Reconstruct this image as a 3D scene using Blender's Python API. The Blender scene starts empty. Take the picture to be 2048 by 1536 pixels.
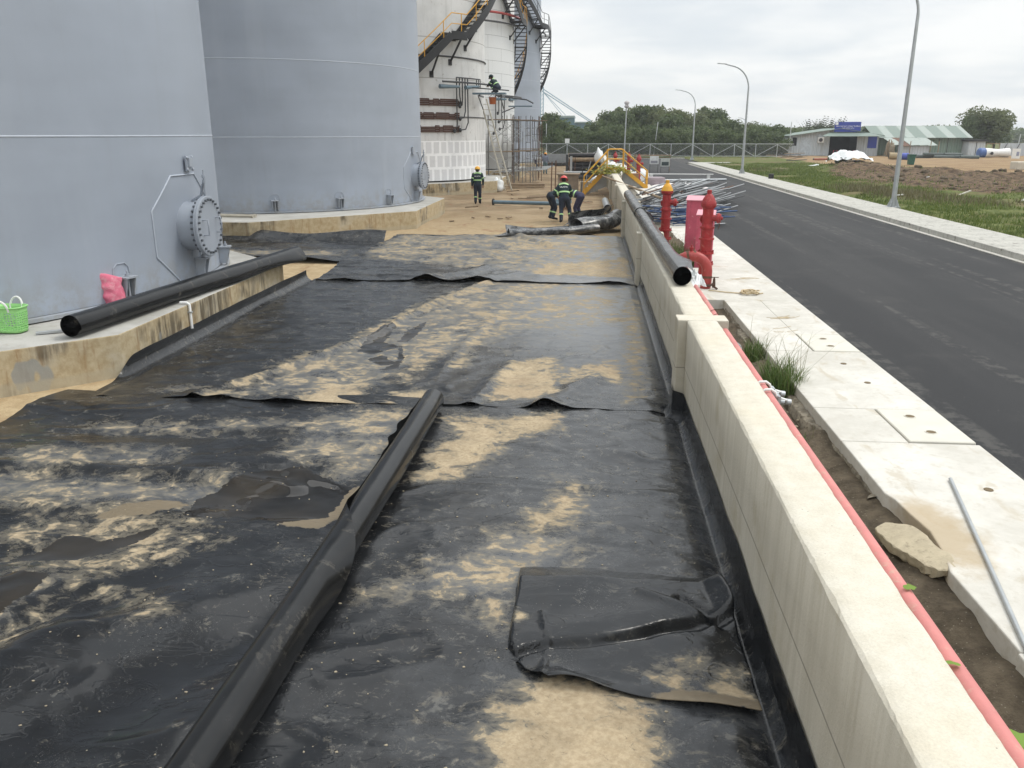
import bpy, bmesh, math, random
import numpy as np
from mathutils import Vector, Matrix, Euler, noise as mnoise
PI = math.pi
R = math.radians
random.seed(7)
rng = np.random.RandomState(11)
S = bpy.context.scene
COL = S.collection

# ------------------------------------------------------------------ camera, sky, sun, exposure
cam = bpy.data.objects.new("camera", bpy.data.cameras.new("camera"))
COL.objects.link(cam)
cam.data.sensor_width = 36.0
cam.data.lens = 29.0
cam.data.clip_start = 0.05
cam.data.clip_end = 3000
cam.location = (0, 0, 3.15)
cam.rotation_euler = (R(90 - 16.858), 0, R(4.906))
S.camera = cam
S.view_settings.view_transform = 'Standard'
S.view_settings.look = 'None'
S.view_settings.exposure = 0.15
S.view_settings.gamma = 1.0
S.render.engine = 'CYCLES'
SUN_EL, SUN_AZ = R(58), R(72)      # azimuth measured clockwise from +Y (along the road)
sd = bpy.data.lights.new("sun", 'SUN')
sd.energy = 1.3
sd.angle = R(16)
sd.color = (1.0, 0.95, 0.86)
sun = bpy.data.objects.new("sun", sd)
COL.objects.link(sun)
sdir = Vector((math.sin(SUN_AZ) * math.cos(SUN_EL), math.cos(SUN_AZ) * math.cos(SUN_EL), math.sin(SUN_EL)))
sun.rotation_euler = sdir.to_track_quat('Z', 'Y').to_euler()
sun.location = (20, -10, 40)


class NT:
    """a small writer for node trees"""
    def __init__(s, tree):
        s.t = tree
        s.t.nodes.clear()

    def n(s, typ, **kw):
        nd = s.t.nodes.new(typ)
        for k, v in kw.items():
            setattr(nd, k, v)
        return nd

    def put(s, sock, v):
        if v is None:
            return
        if isinstance(v, bpy.types.NodeSocket):
            s.t.links.new(v, sock)
        else:
            if hasattr(sock, 'default_value'):
                try:
                    n = len(sock.default_value)
                    if isinstance(v, (int, float)):
                        v = (v,) * n
                    v = tuple(v)
                    if n == 4 and len(v) == 3:
                        v = v + (1.0,)
                except TypeError:
                    pass
                sock.default_value = v

    def pos(s):
        return s.n('ShaderNodeNewGeometry').outputs['Position']

    def obj(s):
        return s.n('ShaderNodeTexCoord').outputs['Object']

    def map(s, v, scale=(1, 1, 1), rot=(0, 0, 0), loc=(0, 0, 0)):
        m = s.n('ShaderNodeMapping')
        s.put(m.inputs['Vector'], v)
        m.inputs['Scale'].default_value = scale
        m.inputs['Rotation'].default_value = rot
        m.inputs['Location'].default_value = loc
        return m.outputs[0]

    def noise(s, v, scale=5, detail=4, rough=.55, dist=0.0):
        m = s.n('ShaderNodeTexNoise')
        s.put(m.inputs['Vector'], v)
        m.inputs['Scale'].default_value = scale
        m.inputs['Detail'].default_value = detail
        m.inputs['Roughness'].default_value = rough
        m.inputs['Distortion'].default_value = dist
        return m.outputs['Fac']

    def vor(s, v, scale=5, feature='F1', out='Distance'):
        m = s.n('ShaderNodeTexVoronoi', feature=feature)
        s.put(m.inputs['Vector'], v)
        m.inputs['Scale'].default_value = scale
        return m.outputs[out]

    def m(s, op, a, b=None, c=None, clamp=False):
        nd = s.n('ShaderNodeMath', operation=op)
        nd.use_clamp = clamp
        s.put(nd.inputs[0], a)
        if b is not None:
            s.put(nd.inputs[1], b)
        if c is not None:
            s.put(nd.inputs[2], c)
        return nd.outputs[0]

    def step(s, v, a, b):
        nd = s.n('ShaderNodeMapRange', interpolation_type='SMOOTHSTEP')
        s.put(nd.inputs['Value'], v)
        nd.inputs['From Min'].default_value = a
        nd.inputs['From Max'].default_value = b
        return nd.outputs[0]

    def rng(s, v, a, b, c, d):
        nd = s.n('ShaderNodeMapRange')
        s.put(nd.inputs['Value'], v)
        nd.inputs['From Min'].default_value = a
        nd.inputs['From Max'].default_value = b
        nd.inputs['To Min'].default_value = c
        nd.inputs['To Max'].default_value = d
        return nd.outputs[0]

    def mix(s, f, a, b, mode='MIX'):
        nd = s.n('ShaderNodeMix', data_type='RGBA', blend_type=mode)
        s.put(nd.inputs[0], f)
        s.put(nd.inputs[6], a)
        s.put(nd.inputs[7], b)
        return nd.outputs[2]

    def xyz(s, v):
        nd = s.n('ShaderNodeSeparateXYZ')
        s.put(nd.inputs[0], v)
        return nd.outputs

    def cxyz(s, x, y, z):
        nd = s.n('ShaderNodeCombineXYZ')
        for i, q in enumerate((x, y, z)):
            s.put(nd.inputs[i], q)
        return nd.outputs[0]

    def attr(s, name):
        return s.n('ShaderNodeAttribute', attribute_name=name).outputs['Fac']

    def bump(s, h, strength=.3, dist=.02, normal=None):
        nd = s.n('ShaderNodeBump')
        nd.inputs['Strength'].default_value = strength
        nd.inputs['Distance'].default_value = dist
        s.put(nd.inputs['Height'], h)
        if normal is not None:
            s.put(nd.inputs['Normal'], normal)
        return nd.outputs[0]

    def bsdf(s, color, rough=.6, metal=0.0, normal=None, spec=.5, **kw):
        b = s.n('ShaderNodeBsdfPrincipled')
        s.put(b.inputs['Base Color'], color)
        s.put(b.inputs['Roughness'], rough)
        s.put(b.inputs['Metallic'], metal)
        s.put(b.inputs['Specular IOR Level'], spec)
        for k, v in kw.items():
            s.put(b.inputs[k], v)
        if normal is not None:
            s.put(b.inputs['Normal'], normal)
        return b.outputs[0]

    def out(s, sh):
        o = s.n('ShaderNodeOutputMaterial')
        s.t.links.new(sh, o.inputs['Surface'])


def newmat(name):
    m = bpy.data.materials.new(name)
    m.use_nodes = True
    return m, NT(m.node_tree)


# overcast sky: Nishita blue behind a broken cloud deck, brighter towards the zenith as real overcast is
W = bpy.data.worlds.new("World")
S.world = W
W.use_nodes = True
t = NT(W.node_tree)
sky = t.n('ShaderNodeTexSky', sky_type='NISHITA')
sky.sun_disc = False
sky.sun_elevation = SUN_EL
sky.sun_rotation = SUN_AZ
g = t.n('ShaderNodeTexCoord').outputs['Generated']
sx, sy, sz = t.xyz(g)
zz = t.m('ADD', t.m('MAXIMUM', sz, 0.0), 0.22)
flat = t.cxyz(t.m('DIVIDE', sx, zz), t.m('DIVIDE', sy, zz), 0.0)
c1 = t.noise(t.map(flat, (1.0, 1.25, 1), loc=(3.1, 1.7, 0)), 1.3, 4, .46, .2)
c2 = t.noise(t.map(flat, (1.0, 1.4, 1), loc=(7.3, 2.2, 0)), 4.2, 4, .5, .3)
cl = t.m('ADD', t.m('MULTIPLY', c1, .82), t.m('MULTIPLY', c2, .18))
cloud = t.mix(t.step(cl, .36, .63), (7.4, 7.85, 8.2), (9.5, 9.55, 9.45))
glow = t.m('MULTIPLY', t.step(t.m('ADD', t.m('MULTIPLY', sx, -1.0), t.m('MULTIPLY', sz, -2.2)), -.35, .25), t.step(sz, .45, .0))
cloud = t.mix(t.m('MULTIPLY', glow, .75), cloud, (9.4, 9.3, 8.85))
zen = t.rng(sz, 0.15, 1.0, 1.0, 2.1)
cloud = t.mix(1.0, cloud, t.cxyz(zen, zen, zen), 'MULTIPLY')
col = t.mix(.93, sky.outputs[0], cloud)
bg = t.n('ShaderNodeBackground')
t.put(bg.inputs['Color'], col)
bg.inputs['Strength'].default_value = 0.1
wo = t.n('ShaderNodeOutputWorld')
t.t.links.new(bg.outputs[0], wo.inputs['Surface'])

# ------------------------------------------------------------------ mesh helpers
OFF = {}


def thing(name, label, cat, loc=(0, 0, 0), group=None):
    o = bpy.data.objects.new(name, None)
    o.empty_display_size = .1
    COL.objects.link(o)
    o.location = loc
    OFF[o.name] = Vector(loc)
    o['label'] = label
    o['category'] = cat
    if group:
        o['group'] = group
    return o


def tag(o, label, cat, group=None):
    o['label'] = label
    o['category'] = cat
    if group:
        o['group'] = group
    return o


class MB:
    def __init__(s):
        s.v, s.f, s.sm, s.mi = [], [], [], []
        s.cm = 0

    def add(s, vs, fs, smooth=False):
        b = len(s.v)
        s.v.extend([tuple(v) for v in vs])
        for f in fs:
            s.f.append(tuple(b + i for i in f))
            s.sm.append(smooth)
            s.mi.append(s.cm)

    def box(s, x0, x1, y0, y1, z0, z1):
        s.add([(x0, y0, z0), (x1, y0, z0), (x1, y1, z0), (x0, y1, z0), (x0, y0, z1), (x1, y0, z1), (x1, y1, z1), (x0, y1, z1)],
              [(0, 3, 2, 1), (4, 5, 6, 7), (0, 1, 5, 4), (1, 2, 6, 5), (2, 3, 7, 6), (3, 0, 4, 7)])
        return s

    def obox(s, c, size, rot=(0, 0, 0)):
        M = Matrix.Translation(Vector(c)) @ Euler(rot).to_matrix().to_4x4()
        h = [q / 2 for q in size]
        vs = [M @ Vector((sx * h[0], sy * h[1], sz * h[2])) for sz in (-1, 1) for sx, sy in ((-1, -1), (1, -1), (1, 1), (-1, 1))]
        s.add(vs, [(0, 3, 2, 1), (4, 5, 6, 7), (0, 1, 5, 4), (1, 2, 6, 5), (2, 3, 7, 6), (3, 0, 4, 7)])
        return s

    def beam(s, p, q, w, h):
        """square bar from p to q"""
        p, q = Vector(p), Vector(q)
        d = q - p
        z = Vector((0, 0, 1)) if abs(d.normalized().z) < .95 else Vector((0, 1, 0))
        a = d.cross(z).normalized() * (w / 2)
        b = a.cross(d).normalized() * (h / 2)
        vs = [p - a - b, p + a - b, p + a + b, p - a + b, q - a - b, q + a - b, q + a + b, q - a + b]
        s.add(vs, [(0, 1, 2, 3), (7, 6, 5, 4), (0, 4, 5, 1), (1, 5, 6, 2), (2, 6, 7, 3), (3, 7, 4, 0)])
        return s

    def tube(s, pts, r, n=10, caps=True):
        pts = [Vector(p) for p in pts]
        rs = r if isinstance(r, (list, tuple)) else [r] * len(pts)
        rings = []
        up = None
        for i, p in enumerate(pts):
            d = (pts[min(i + 1, len(pts) - 1)] - pts[max(i - 1, 0)]).normalized()
            if up is None:
                up = Vector((0, 0, 1)) if abs(d.z) < .9 else Vector((1, 0, 0))
            a = d.cross(up)
            if a.length < 1e-5:
                up = Vector((1, 0.3, 0))
                a = d.cross(up)
            a.normalize()
            b = a.cross(d).normalized()
            up = b
            rings.append([p + (a * math.cos(2 * PI * k / n) + b * math.sin(2 * PI * k / n)) * rs[i] for k in range(n)])
        vs = [v for r_ in rings for v in r_]
        fs = []
        for i in range(len(pts) - 1):
            for k in range(n):
                fs.append((i * n + k, i * n + (k + 1) % n, (i + 1) * n + (k + 1) % n, (i + 1) * n + k))
        s.add(vs, fs, True)
        if caps:
            s.add(rings[0], [tuple(range(n))[::-1]])
            s.add(rings[-1], [tuple(range(n))])
        return s

    def lathe(s, prof, o=(0, 0, 0), axis=(0, 0, 1), n=20, smooth=True, caps=True):
        """prof: list of (radius, height along axis)"""
        o = Vector(o)
        ax = Vector(axis).normalized()
        u = Vector((1, 0, 0)) if abs(ax.x) < .9 else Vector((0, 1, 0))
        a = ax.cross(u).normalized()
        b = ax.cross(a).normalized()
        for i in range(len(prof) - 1):
            vs = []
            for (r, h) in (prof[i], prof[i + 1]):
                for k in range(n):
                    th = 2 * PI * k / n
                    vs.append(o + ax * h + (a * math.cos(th) + b * math.sin(th)) * r)
            s.add(vs, [(k, (k + 1) % n, n + (k + 1) % n, n + k) for k in range(n)], smooth and abs(prof[i + 1][1] - prof[i][1]) > 1e-4)
        if caps:
            for (r, h), rev in ((prof[0], 1), (prof[-1], 0)):
                if r > 1e-4:
                    vs = [o + ax * h + (a * math.cos(2 * PI * k / n) + b * math.sin(2 * PI * k / n)) * r for k in range(n)]
                    s.add(vs, [tuple(range(n))[::-1] if rev else tuple(range(n))])
        return s

    def prism(s, poly, z0, z1):
        n = len(poly)
        vs = [(x, y, z0) for x, y in poly] + [(x, y, z1) for x, y in poly]
        fs = [tuple(range(n))[::-1], tuple(range(n, 2 * n))] + [(i, (i + 1) % n, n + (i + 1) % n, n + i) for i in range(n)]
        s.add(vs, fs)
        return s

    def blob(s, c, rad, n=10, m=7, jit=0.0, seed=0, flat=None):
        c = Vector(c)
        vs = []
        for i in range(m + 1):
            ph = PI * i / m
            for k in range(n):
                th = 2 * PI * k / n
                d = Vector((math.sin(ph) * math.cos(th), math.sin(ph) * math.sin(th), math.cos(ph)))
                f = 1 + jit * mnoise.noise(d * 1.7 + Vector((seed * 3.1, seed * 1.3, seed)))
                p = c + Vector((d.x * rad[0], d.y * rad[1], d.z * rad[2])) * f
                if flat is not None and p.z < flat:
                    p.z = flat
                vs.append(p)
        fs = [(i * n + k, (i + 1) * n + k, (i + 1) * n + (k + 1) % n, i * n + (k + 1) % n) for i in range(m) for k in range(n)]
        s.add(vs, fs, True)
        return s

    def build(s, name, mats, parent=None, bevel=0.0, seg=1):
        off = OFF.get(parent.name, Vector()) if parent else Vector()
        me = bpy.data.meshes.new(name)
        me.from_pydata([(x - off.x, y - off.y, z - off.z) for x, y, z in s.v], [], s.f)
        me.polygons.foreach_set('use_smooth', s.sm)
        if not isinstance(mats, (list, tuple)):
            mats = [mats]
        for m in mats:
            me.materials.append(m)
        if len(mats) > 1:
            me.polygons.foreach_set('material_index', s.mi)
        me.update()
        o = bpy.data.objects.new(name, me)
        COL.objects.link(o)
        if parent:
            o.parent = parent
            OFF[o.name] = off
        if bevel:
            b = o.modifiers.new('bevel', 'BEVEL')
            b.width = bevel
            b.segments = seg
            b.limit_method = 'ANGLE'
            b.angle_limit = R(40)
        return o


def arr_obj(name, V, F, mat, parent=None, smooth=True, attrs=None):
    """object straight from numpy arrays (quads or tris)"""
    off = OFF.get(parent.name, Vector()) if parent else Vector()
    V = np.asarray(V, dtype=np.float32) - np.array(off, dtype=np.float32)
    F = np.asarray(F, dtype=np.int32)
    k = F.shape[1]
    me = bpy.data.meshes.new(name)
    me.vertices.add(len(V))
    me.vertices.foreach_set('co', V.ravel())
    me.loops.add(F.size)
    me.loops.foreach_set('vertex_index', F.ravel())
    me.polygons.add(len(F))
    me.polygons.foreach_set('loop_start', np.arange(0, F.size, k, dtype=np.int32))
    me.polygons.foreach_set('loop_total', np.full(len(F), k, dtype=np.int32))
    me.polygons.foreach_set('use_smooth', np.full(len(F), smooth))
    for an, av in (attrs or {}).items():
        a = me.attributes.new(an, 'FLOAT', 'POINT')
        a.data.foreach_set('value', np.asarray(av, dtype=np.float32).ravel())
    me.update(calc_edges=True)
    me.validate()
    me.materials.append(mat)
    o = bpy.data.objects.new(name, me)
    COL.objects.link(o)
    if parent:
        o.parent = parent
        OFF[o.name] = off
    return o


def gridF(nx, ny):
    i = np.arange(ny - 1)[:, None] * nx + np.arange(nx - 1)[None, :]
    return np.stack([i, i + 1, i + 1 + nx, i + nx], -1).reshape(-1, 4)


_T = np.random.RandomState(3).rand(256, 256)


def vn(x, y, seed=0):
    x = np.asarray(x, float) + seed * 17.31
    y = np.asarray(y, float) + seed * 9.73
    xi, yi = np.floor(x).astype(int), np.floor(y).astype(int)
    fx, fy = x - xi, y - yi
    fx, fy = fx * fx * fx * (fx * (fx * 6 - 15) + 10), fy * fy * fy * (fy * (fy * 6 - 15) + 10)
    a, b = _T[xi % 256, yi % 256], _T[(xi + 1) % 256, yi % 256]
    c, d = _T[xi % 256, (yi + 1) % 256], _T[(xi + 1) % 256, (yi + 1) % 256]
    return (a * (1 - fx) + b * fx) * (1 - fy) + (c * (1 - fx) + d * fx) * fy


def fbm(x, y, o=4, seed=0):
    s, a, n = 0, 1.0, 0
    for i in range(o):
        s = s + a * vn(x * 2 ** i, y * 2 ** i, seed + i)
        n += a
        a *= .5
    return s / n


def polysd(px, py, poly):
    """signed distance, positive inside"""
    px, py = np.asarray(px, float), np.asarray(py, float)
    d = np.full(px.shape, 1e9)
    ins = np.zeros(px.shape, bool)
    n = len(poly)
    for i in range(n):
        (ax, ay), (bx, by) = poly[i], poly[(i + 1) % n]
        ex, ey = bx - ax, by - ay
        wx_, wy_ = px - ax, py - ay
        tt = np.clip((wx_ * ex + wy_ * ey) / (ex * ex + ey * ey + 1e-12), 0, 1)
        d = np.minimum(d, (wx_ - ex * tt) ** 2 + (wy_ - ey * tt) ** 2)
        c = ((ay > py) != (by > py)) & (px < (bx - ax) * (py - ay) / ((by - ay) if abs(by - ay) > 1e-12 else 1e-12) + ax)
        ins ^= c
    d = np.sqrt(d)
    return np.where(ins, d, -d)


def sstep(v, a, b):
    q = np.clip((v - a) / (b - a), 0, 1)
    return q * q * (3 - 2 * q)


def polymask(X, Y, polys, a=-.12, b=.1):
    m = np.zeros(X.shape)
    for p in polys:
        m = np.maximum(m, sstep(polysd(X, Y, p), a, b))
    return m


def copy_tree(o, parent=None):
    c = o.copy()
    COL.objects.link(c)
    if parent:
        c.parent = parent
    for ch in list(o.children):
        copy_tree(ch, c)
    return c


def place(src, loc, rz=0, sc=1.0, label=None):
    c = copy_tree(src)
    c.location = loc
    c.rotation_euler = (0, 0, rz)
    c.scale = (sc, sc, sc) if isinstance(sc, (int, float)) else sc
    if label:
        c['label'] = label
    return c


def struct(o):
    o['kind'] = 'structure'
    return o


# ------------------------------------------------------------------ materials
def simple(name, c, rough=.6, metal=0., var=.25, sc=4., bump=0., bsc=40., c2=None, thr=(.5, .7), spec=.4, streak=None, sstr=.5):
    m, t = newmat(name)
    p = t.obj()
    n1 = t.noise(p, sc, 5, .6)
    f = t.rng(n1, .25, .75, 1 - var, 1 + var)
    colr = t.mix(1.0, c, t.cxyz(f, f, f), 'MULTIPLY')
    if c2:
        n2 = t.noise(p, sc * 2.3, 6, .65, .4)
        colr = t.mix(t.step(n2, *thr), colr, c2)
    if streak:
        n3 = t.noise(t.map(p, (6, 6, .35)), 2.2, 4, .6)
        colr = t.mix(t.m('MULTIPLY', t.step(n3, .5, .75), sstr), colr, streak)
    nr = None
    if bump:
        nr = t.bump(t.noise(p, bsc, 3, .6), bump, .01)
    rr = t.rng(n1, .2, .8, max(rough - .12, .05), min(rough + .12, 1))
    t.out(t.bsdf(colr, rr, metal, nr, spec))
    return m


def wallmat():
    m, t = newmat('wall_concrete')
    p = t.pos()
    nx = t.n('ShaderNodeNewGeometry').outputs['Normal']
    nz = t.xyz(nx)[2]
    top = t.step(nz, .5, .8)
    x, y, z = t.xyz(p)
    v1 = t.noise(t.map(p, (.6, 5.5, .28)), 2.2, 5, .62, .3)
    v2 = t.noise(t.map(p, (.5, 22, .8)), 2.0, 3, .5)
    v3 = t.noise(p, 1.6, 5, .6)
    face = t.mix(t.step(v1, .30, .70), (.41, .38, .31), (.48, .45, .375))
    face = t.mix(t.m('MULTIPLY', t.m('MULTIPLY', t.step(v2, .56, .76), t.step(t.noise(p, .9, 3), .45, .6)), .25), face, (.29, .26, .2))
    face = t.mix(t.m('MULTIPLY', t.step(v3, .50, .68), .6), face, (.34, .30, .215))
    # form-board line and a few rust runs
    zl = t.m('ADD', z, t.m('MULTIPLY', t.m('SUBTRACT', v3, .5), .01))
    ln = t.m('SUBTRACT', 1.0, t.step(t.m('ABSOLUTE', t.m('SUBTRACT', zl, .60)), .002, .010))
    face = t.mix(t.m('MULTIPLY', ln, .75), face, (.16, .15, .13))
    rn = t.noise(t.map(p, (1, 7, .9), (R(8), 0, 0)), 1.7, 3, .55)
    face = t.mix(t.m('MULTIPLY', t.step(rn, .70, .76), .8), face, (.30, .17, .07))
    pit = t.vor(t.map(p, (1, 1, .35)), 26)
    pk = t.m('MULTIPLY', t.step(pit, .10, .04), t.step(t.noise(p, 3.1, 3), .5, .62))
    face = t.mix(t.m('MULTIPLY', pk, .7), face, (.12, .11, .1))
    n4 = t.noise(p, 7, 7, .68)
    n5 = t.noise(p, 1.3, 3, .5)
    tp = t.mix(t.step(n4, .3, .7), (.56, .52, .43), (.63, .595, .51))
    tp = t.mix(t.m('MULTIPLY', t.step(n5, .45, .75), .4), tp, (.60, .535, .40))
    sp = t.m('MULTIPLY', t.step(t.vor(p, 17), .09, .04), t.step(t.noise(p, 2.2, 2), .52, .6))
    tp = t.mix(t.m('MULTIPLY', sp, .75), tp, (.2, .18, .15))
    grn = t.rng(t.noise(p, 95, 3, .7), .3, .7, .91, 1.07)
    tp = t.mix(1.0, tp, t.cxyz(grn, grn, grn), 'MULTIPLY')
    scr = t.m('MULTIPLY', t.step(t.noise(p, 22, 5, .8, 1.2), .63, .70), t.step(t.noise(p, 2.6, 3), .48, .60))
    tp = t.mix(t.m('MULTIPLY', scr, .45), tp, (.36, .32, .25))
    c = t.mix(top, face, tp)
    h = t.m('ADD', t.m('MULTIPLY', t.noise(p, 60, 4, .7), .5), t.m('MULTIPLY', n4, .6))
    t.out(t.bsdf(c, .88, 0, t.bump(h, .55, .014), .25))
    return m


def pavemat():
    m, t = newmat('pavement_concrete')
    p = t.pos()
    n1 = t.noise(p, 1.1, 7, .70)
    n2 = t.noise(p, 9, 7, .75)
    n3 = t.noise(t.map(p, (1, .5, 1)), 3.2, 5, .6, .6)
    c = t.mix(t.step(n1, .32, .68), (.50, .48, .43), (.64, .62, .57))
    c = t.mix(t.m('MULTIPLY', t.step(n2, .52, .64), .45), c, (.45, .42, .35))
    c = t.mix(t.m('MULTIPLY', t.step(n3, .57, .68), .55), c, (.44, .385, .29))
    # wet sandy spill where the slab edge is broken
    x, y, z = t.xyz(p)
    d = t.m('SQRT', t.m('ADD', t.m('POWER', t.m('MULTIPLY', t.m('SUBTRACT', x, 2.62), 1.9), 2), t.m('POWER', t.m('SUBTRACT', y, 5.75), 2)))
    d = t.m('ADD', d, t.m('MULTIPLY', t.m('SUBTRACT', t.noise(p, 5, 4, .6), .5), .7))
    c = t.mix(t.m('MULTIPLY', t.step(d, .75, .35), .75), c, (.40, .31, .19))
    sp = t.m('MULTIPLY', t.step(t.vor(p, 23), .085, .03), t.step(t.noise(p, 2.7, 2), .48, .6))
    c = t.mix(t.m('MULTIPLY', sp, .6), c, (.22, .2, .16))
    t.out(t.bsdf(c, .85, 0, t.bump(t.noise(p, 45, 4, .65), .22, .008), .3))
    return m


def asphaltmat():
    m, t = newmat('asphalt')
    p = t.pos()
    n1 = t.noise(t.map(p, (1, .12, 1)), 1.1, 4, .55)
    n2 = t.noise(p, 130, 2, .7)
    n3 = t.noise(p, .7, 5, .6)
    c = t.mix(t.step(n1, .36, .68), (.020, .0205, .022), (.030, .030, .031))
    c = t.mix(t.m('MULTIPLY', t.step(n3, .55, .75), .25), c, (.070, .067, .062))
    f = t.rng(n2, .3, .7, .45, 1.6)
    c = t.mix(1.0, c, t.cxyz(f, f, f), 'MULTIPLY')
    gn = t.m('MULTIPLY', t.step(t.m('ADD', t.m('MULTIPLY', t.m('ABSOLUTE', t.m('SUBTRACT', t.xyz(p)[0], 6.9)), -1.0), 3.5), .45, .1), t.step(t.noise(p, 6, 6, .75), .48, .62))
    c = t.mix(t.m('MULTIPLY', gn, .5), c, (.20, .18, .15))
    sp = t.m('MULTIPLY', t.step(t.vor(p, 5.5), .055, .03), t.step(t.noise(p, .8, 2), .5, .62))
    c = t.mix(t.m('MULTIPLY', sp, .7), c, (.24, .22, .18))
    # faint tyre tracks
    tr = t.noise(t.map(p, (2.2, .03, 1)), 1.0, 3, .5)
    c = t.mix(t.m('MULTIPLY', t.m('MULTIPLY', t.step(tr, .57, .62), t.step(t.noise(p, 3, 6, .75), .46, .58)), .5), c, (.10, .096, .088))
    h = t.noise(p, 160, 2, .6)
    t.out(t.bsdf(c, .82, 0, t.bump(h, .5, .006), .35))
    return m


def sandmat():
    m, t = newmat('bund_sand')
    p = t.pos()
    x, y, z = t.xyz(p)
    n1 = t.noise(p, .55, 6, .62)
    n2 = t.noise(p, 4, 6, .68)
    n3 = t.noise(p, 60, 3, .6)
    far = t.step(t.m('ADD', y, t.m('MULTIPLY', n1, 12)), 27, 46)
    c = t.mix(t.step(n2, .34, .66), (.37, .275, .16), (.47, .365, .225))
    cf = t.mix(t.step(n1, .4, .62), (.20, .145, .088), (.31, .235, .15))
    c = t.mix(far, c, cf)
    c = t.mix(t.m('MULTIPLY', t.step(t.noise(p, 1.2, 4, .6, .5), .58, .68), .7), c, (.24, .13, .075))
    c = t.mix(t.m('MULTIPLY', t.step(t.vor(p, 9), .10, .05), .4), c, (.14, .11, .08))
    f = t.rng(n3, .3, .7, .86, 1.14)
    c = t.mix(1.0, c, t.cxyz(f, f, f), 'MULTIPLY')
    h = t.m('ADD', t.noise(p, 18, 5, .65), t.m('MULTIPLY', n3, .4))
    t.out(t.bsdf(c, .95, 0, t.bump(h, .5, .03), .15))
    return m


def soilmat():
    m, t = newmat('dark_soil')
    p = t.pos()
    n2 = t.noise(p, 5, 6, .7)
    c = t.mix(t.step(n2, .32, .66), (.075, .06, .042), (.155, .125, .088))
    c = t.mix(t.step(t.vor(p, 30), .16, .08), c, (.26, .23, .18))
    t.out(t.bsdf(c, .95, 0, t.bump(t.noise(p, 24, 6, .75), .9, .04), .2))
    return m


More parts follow.
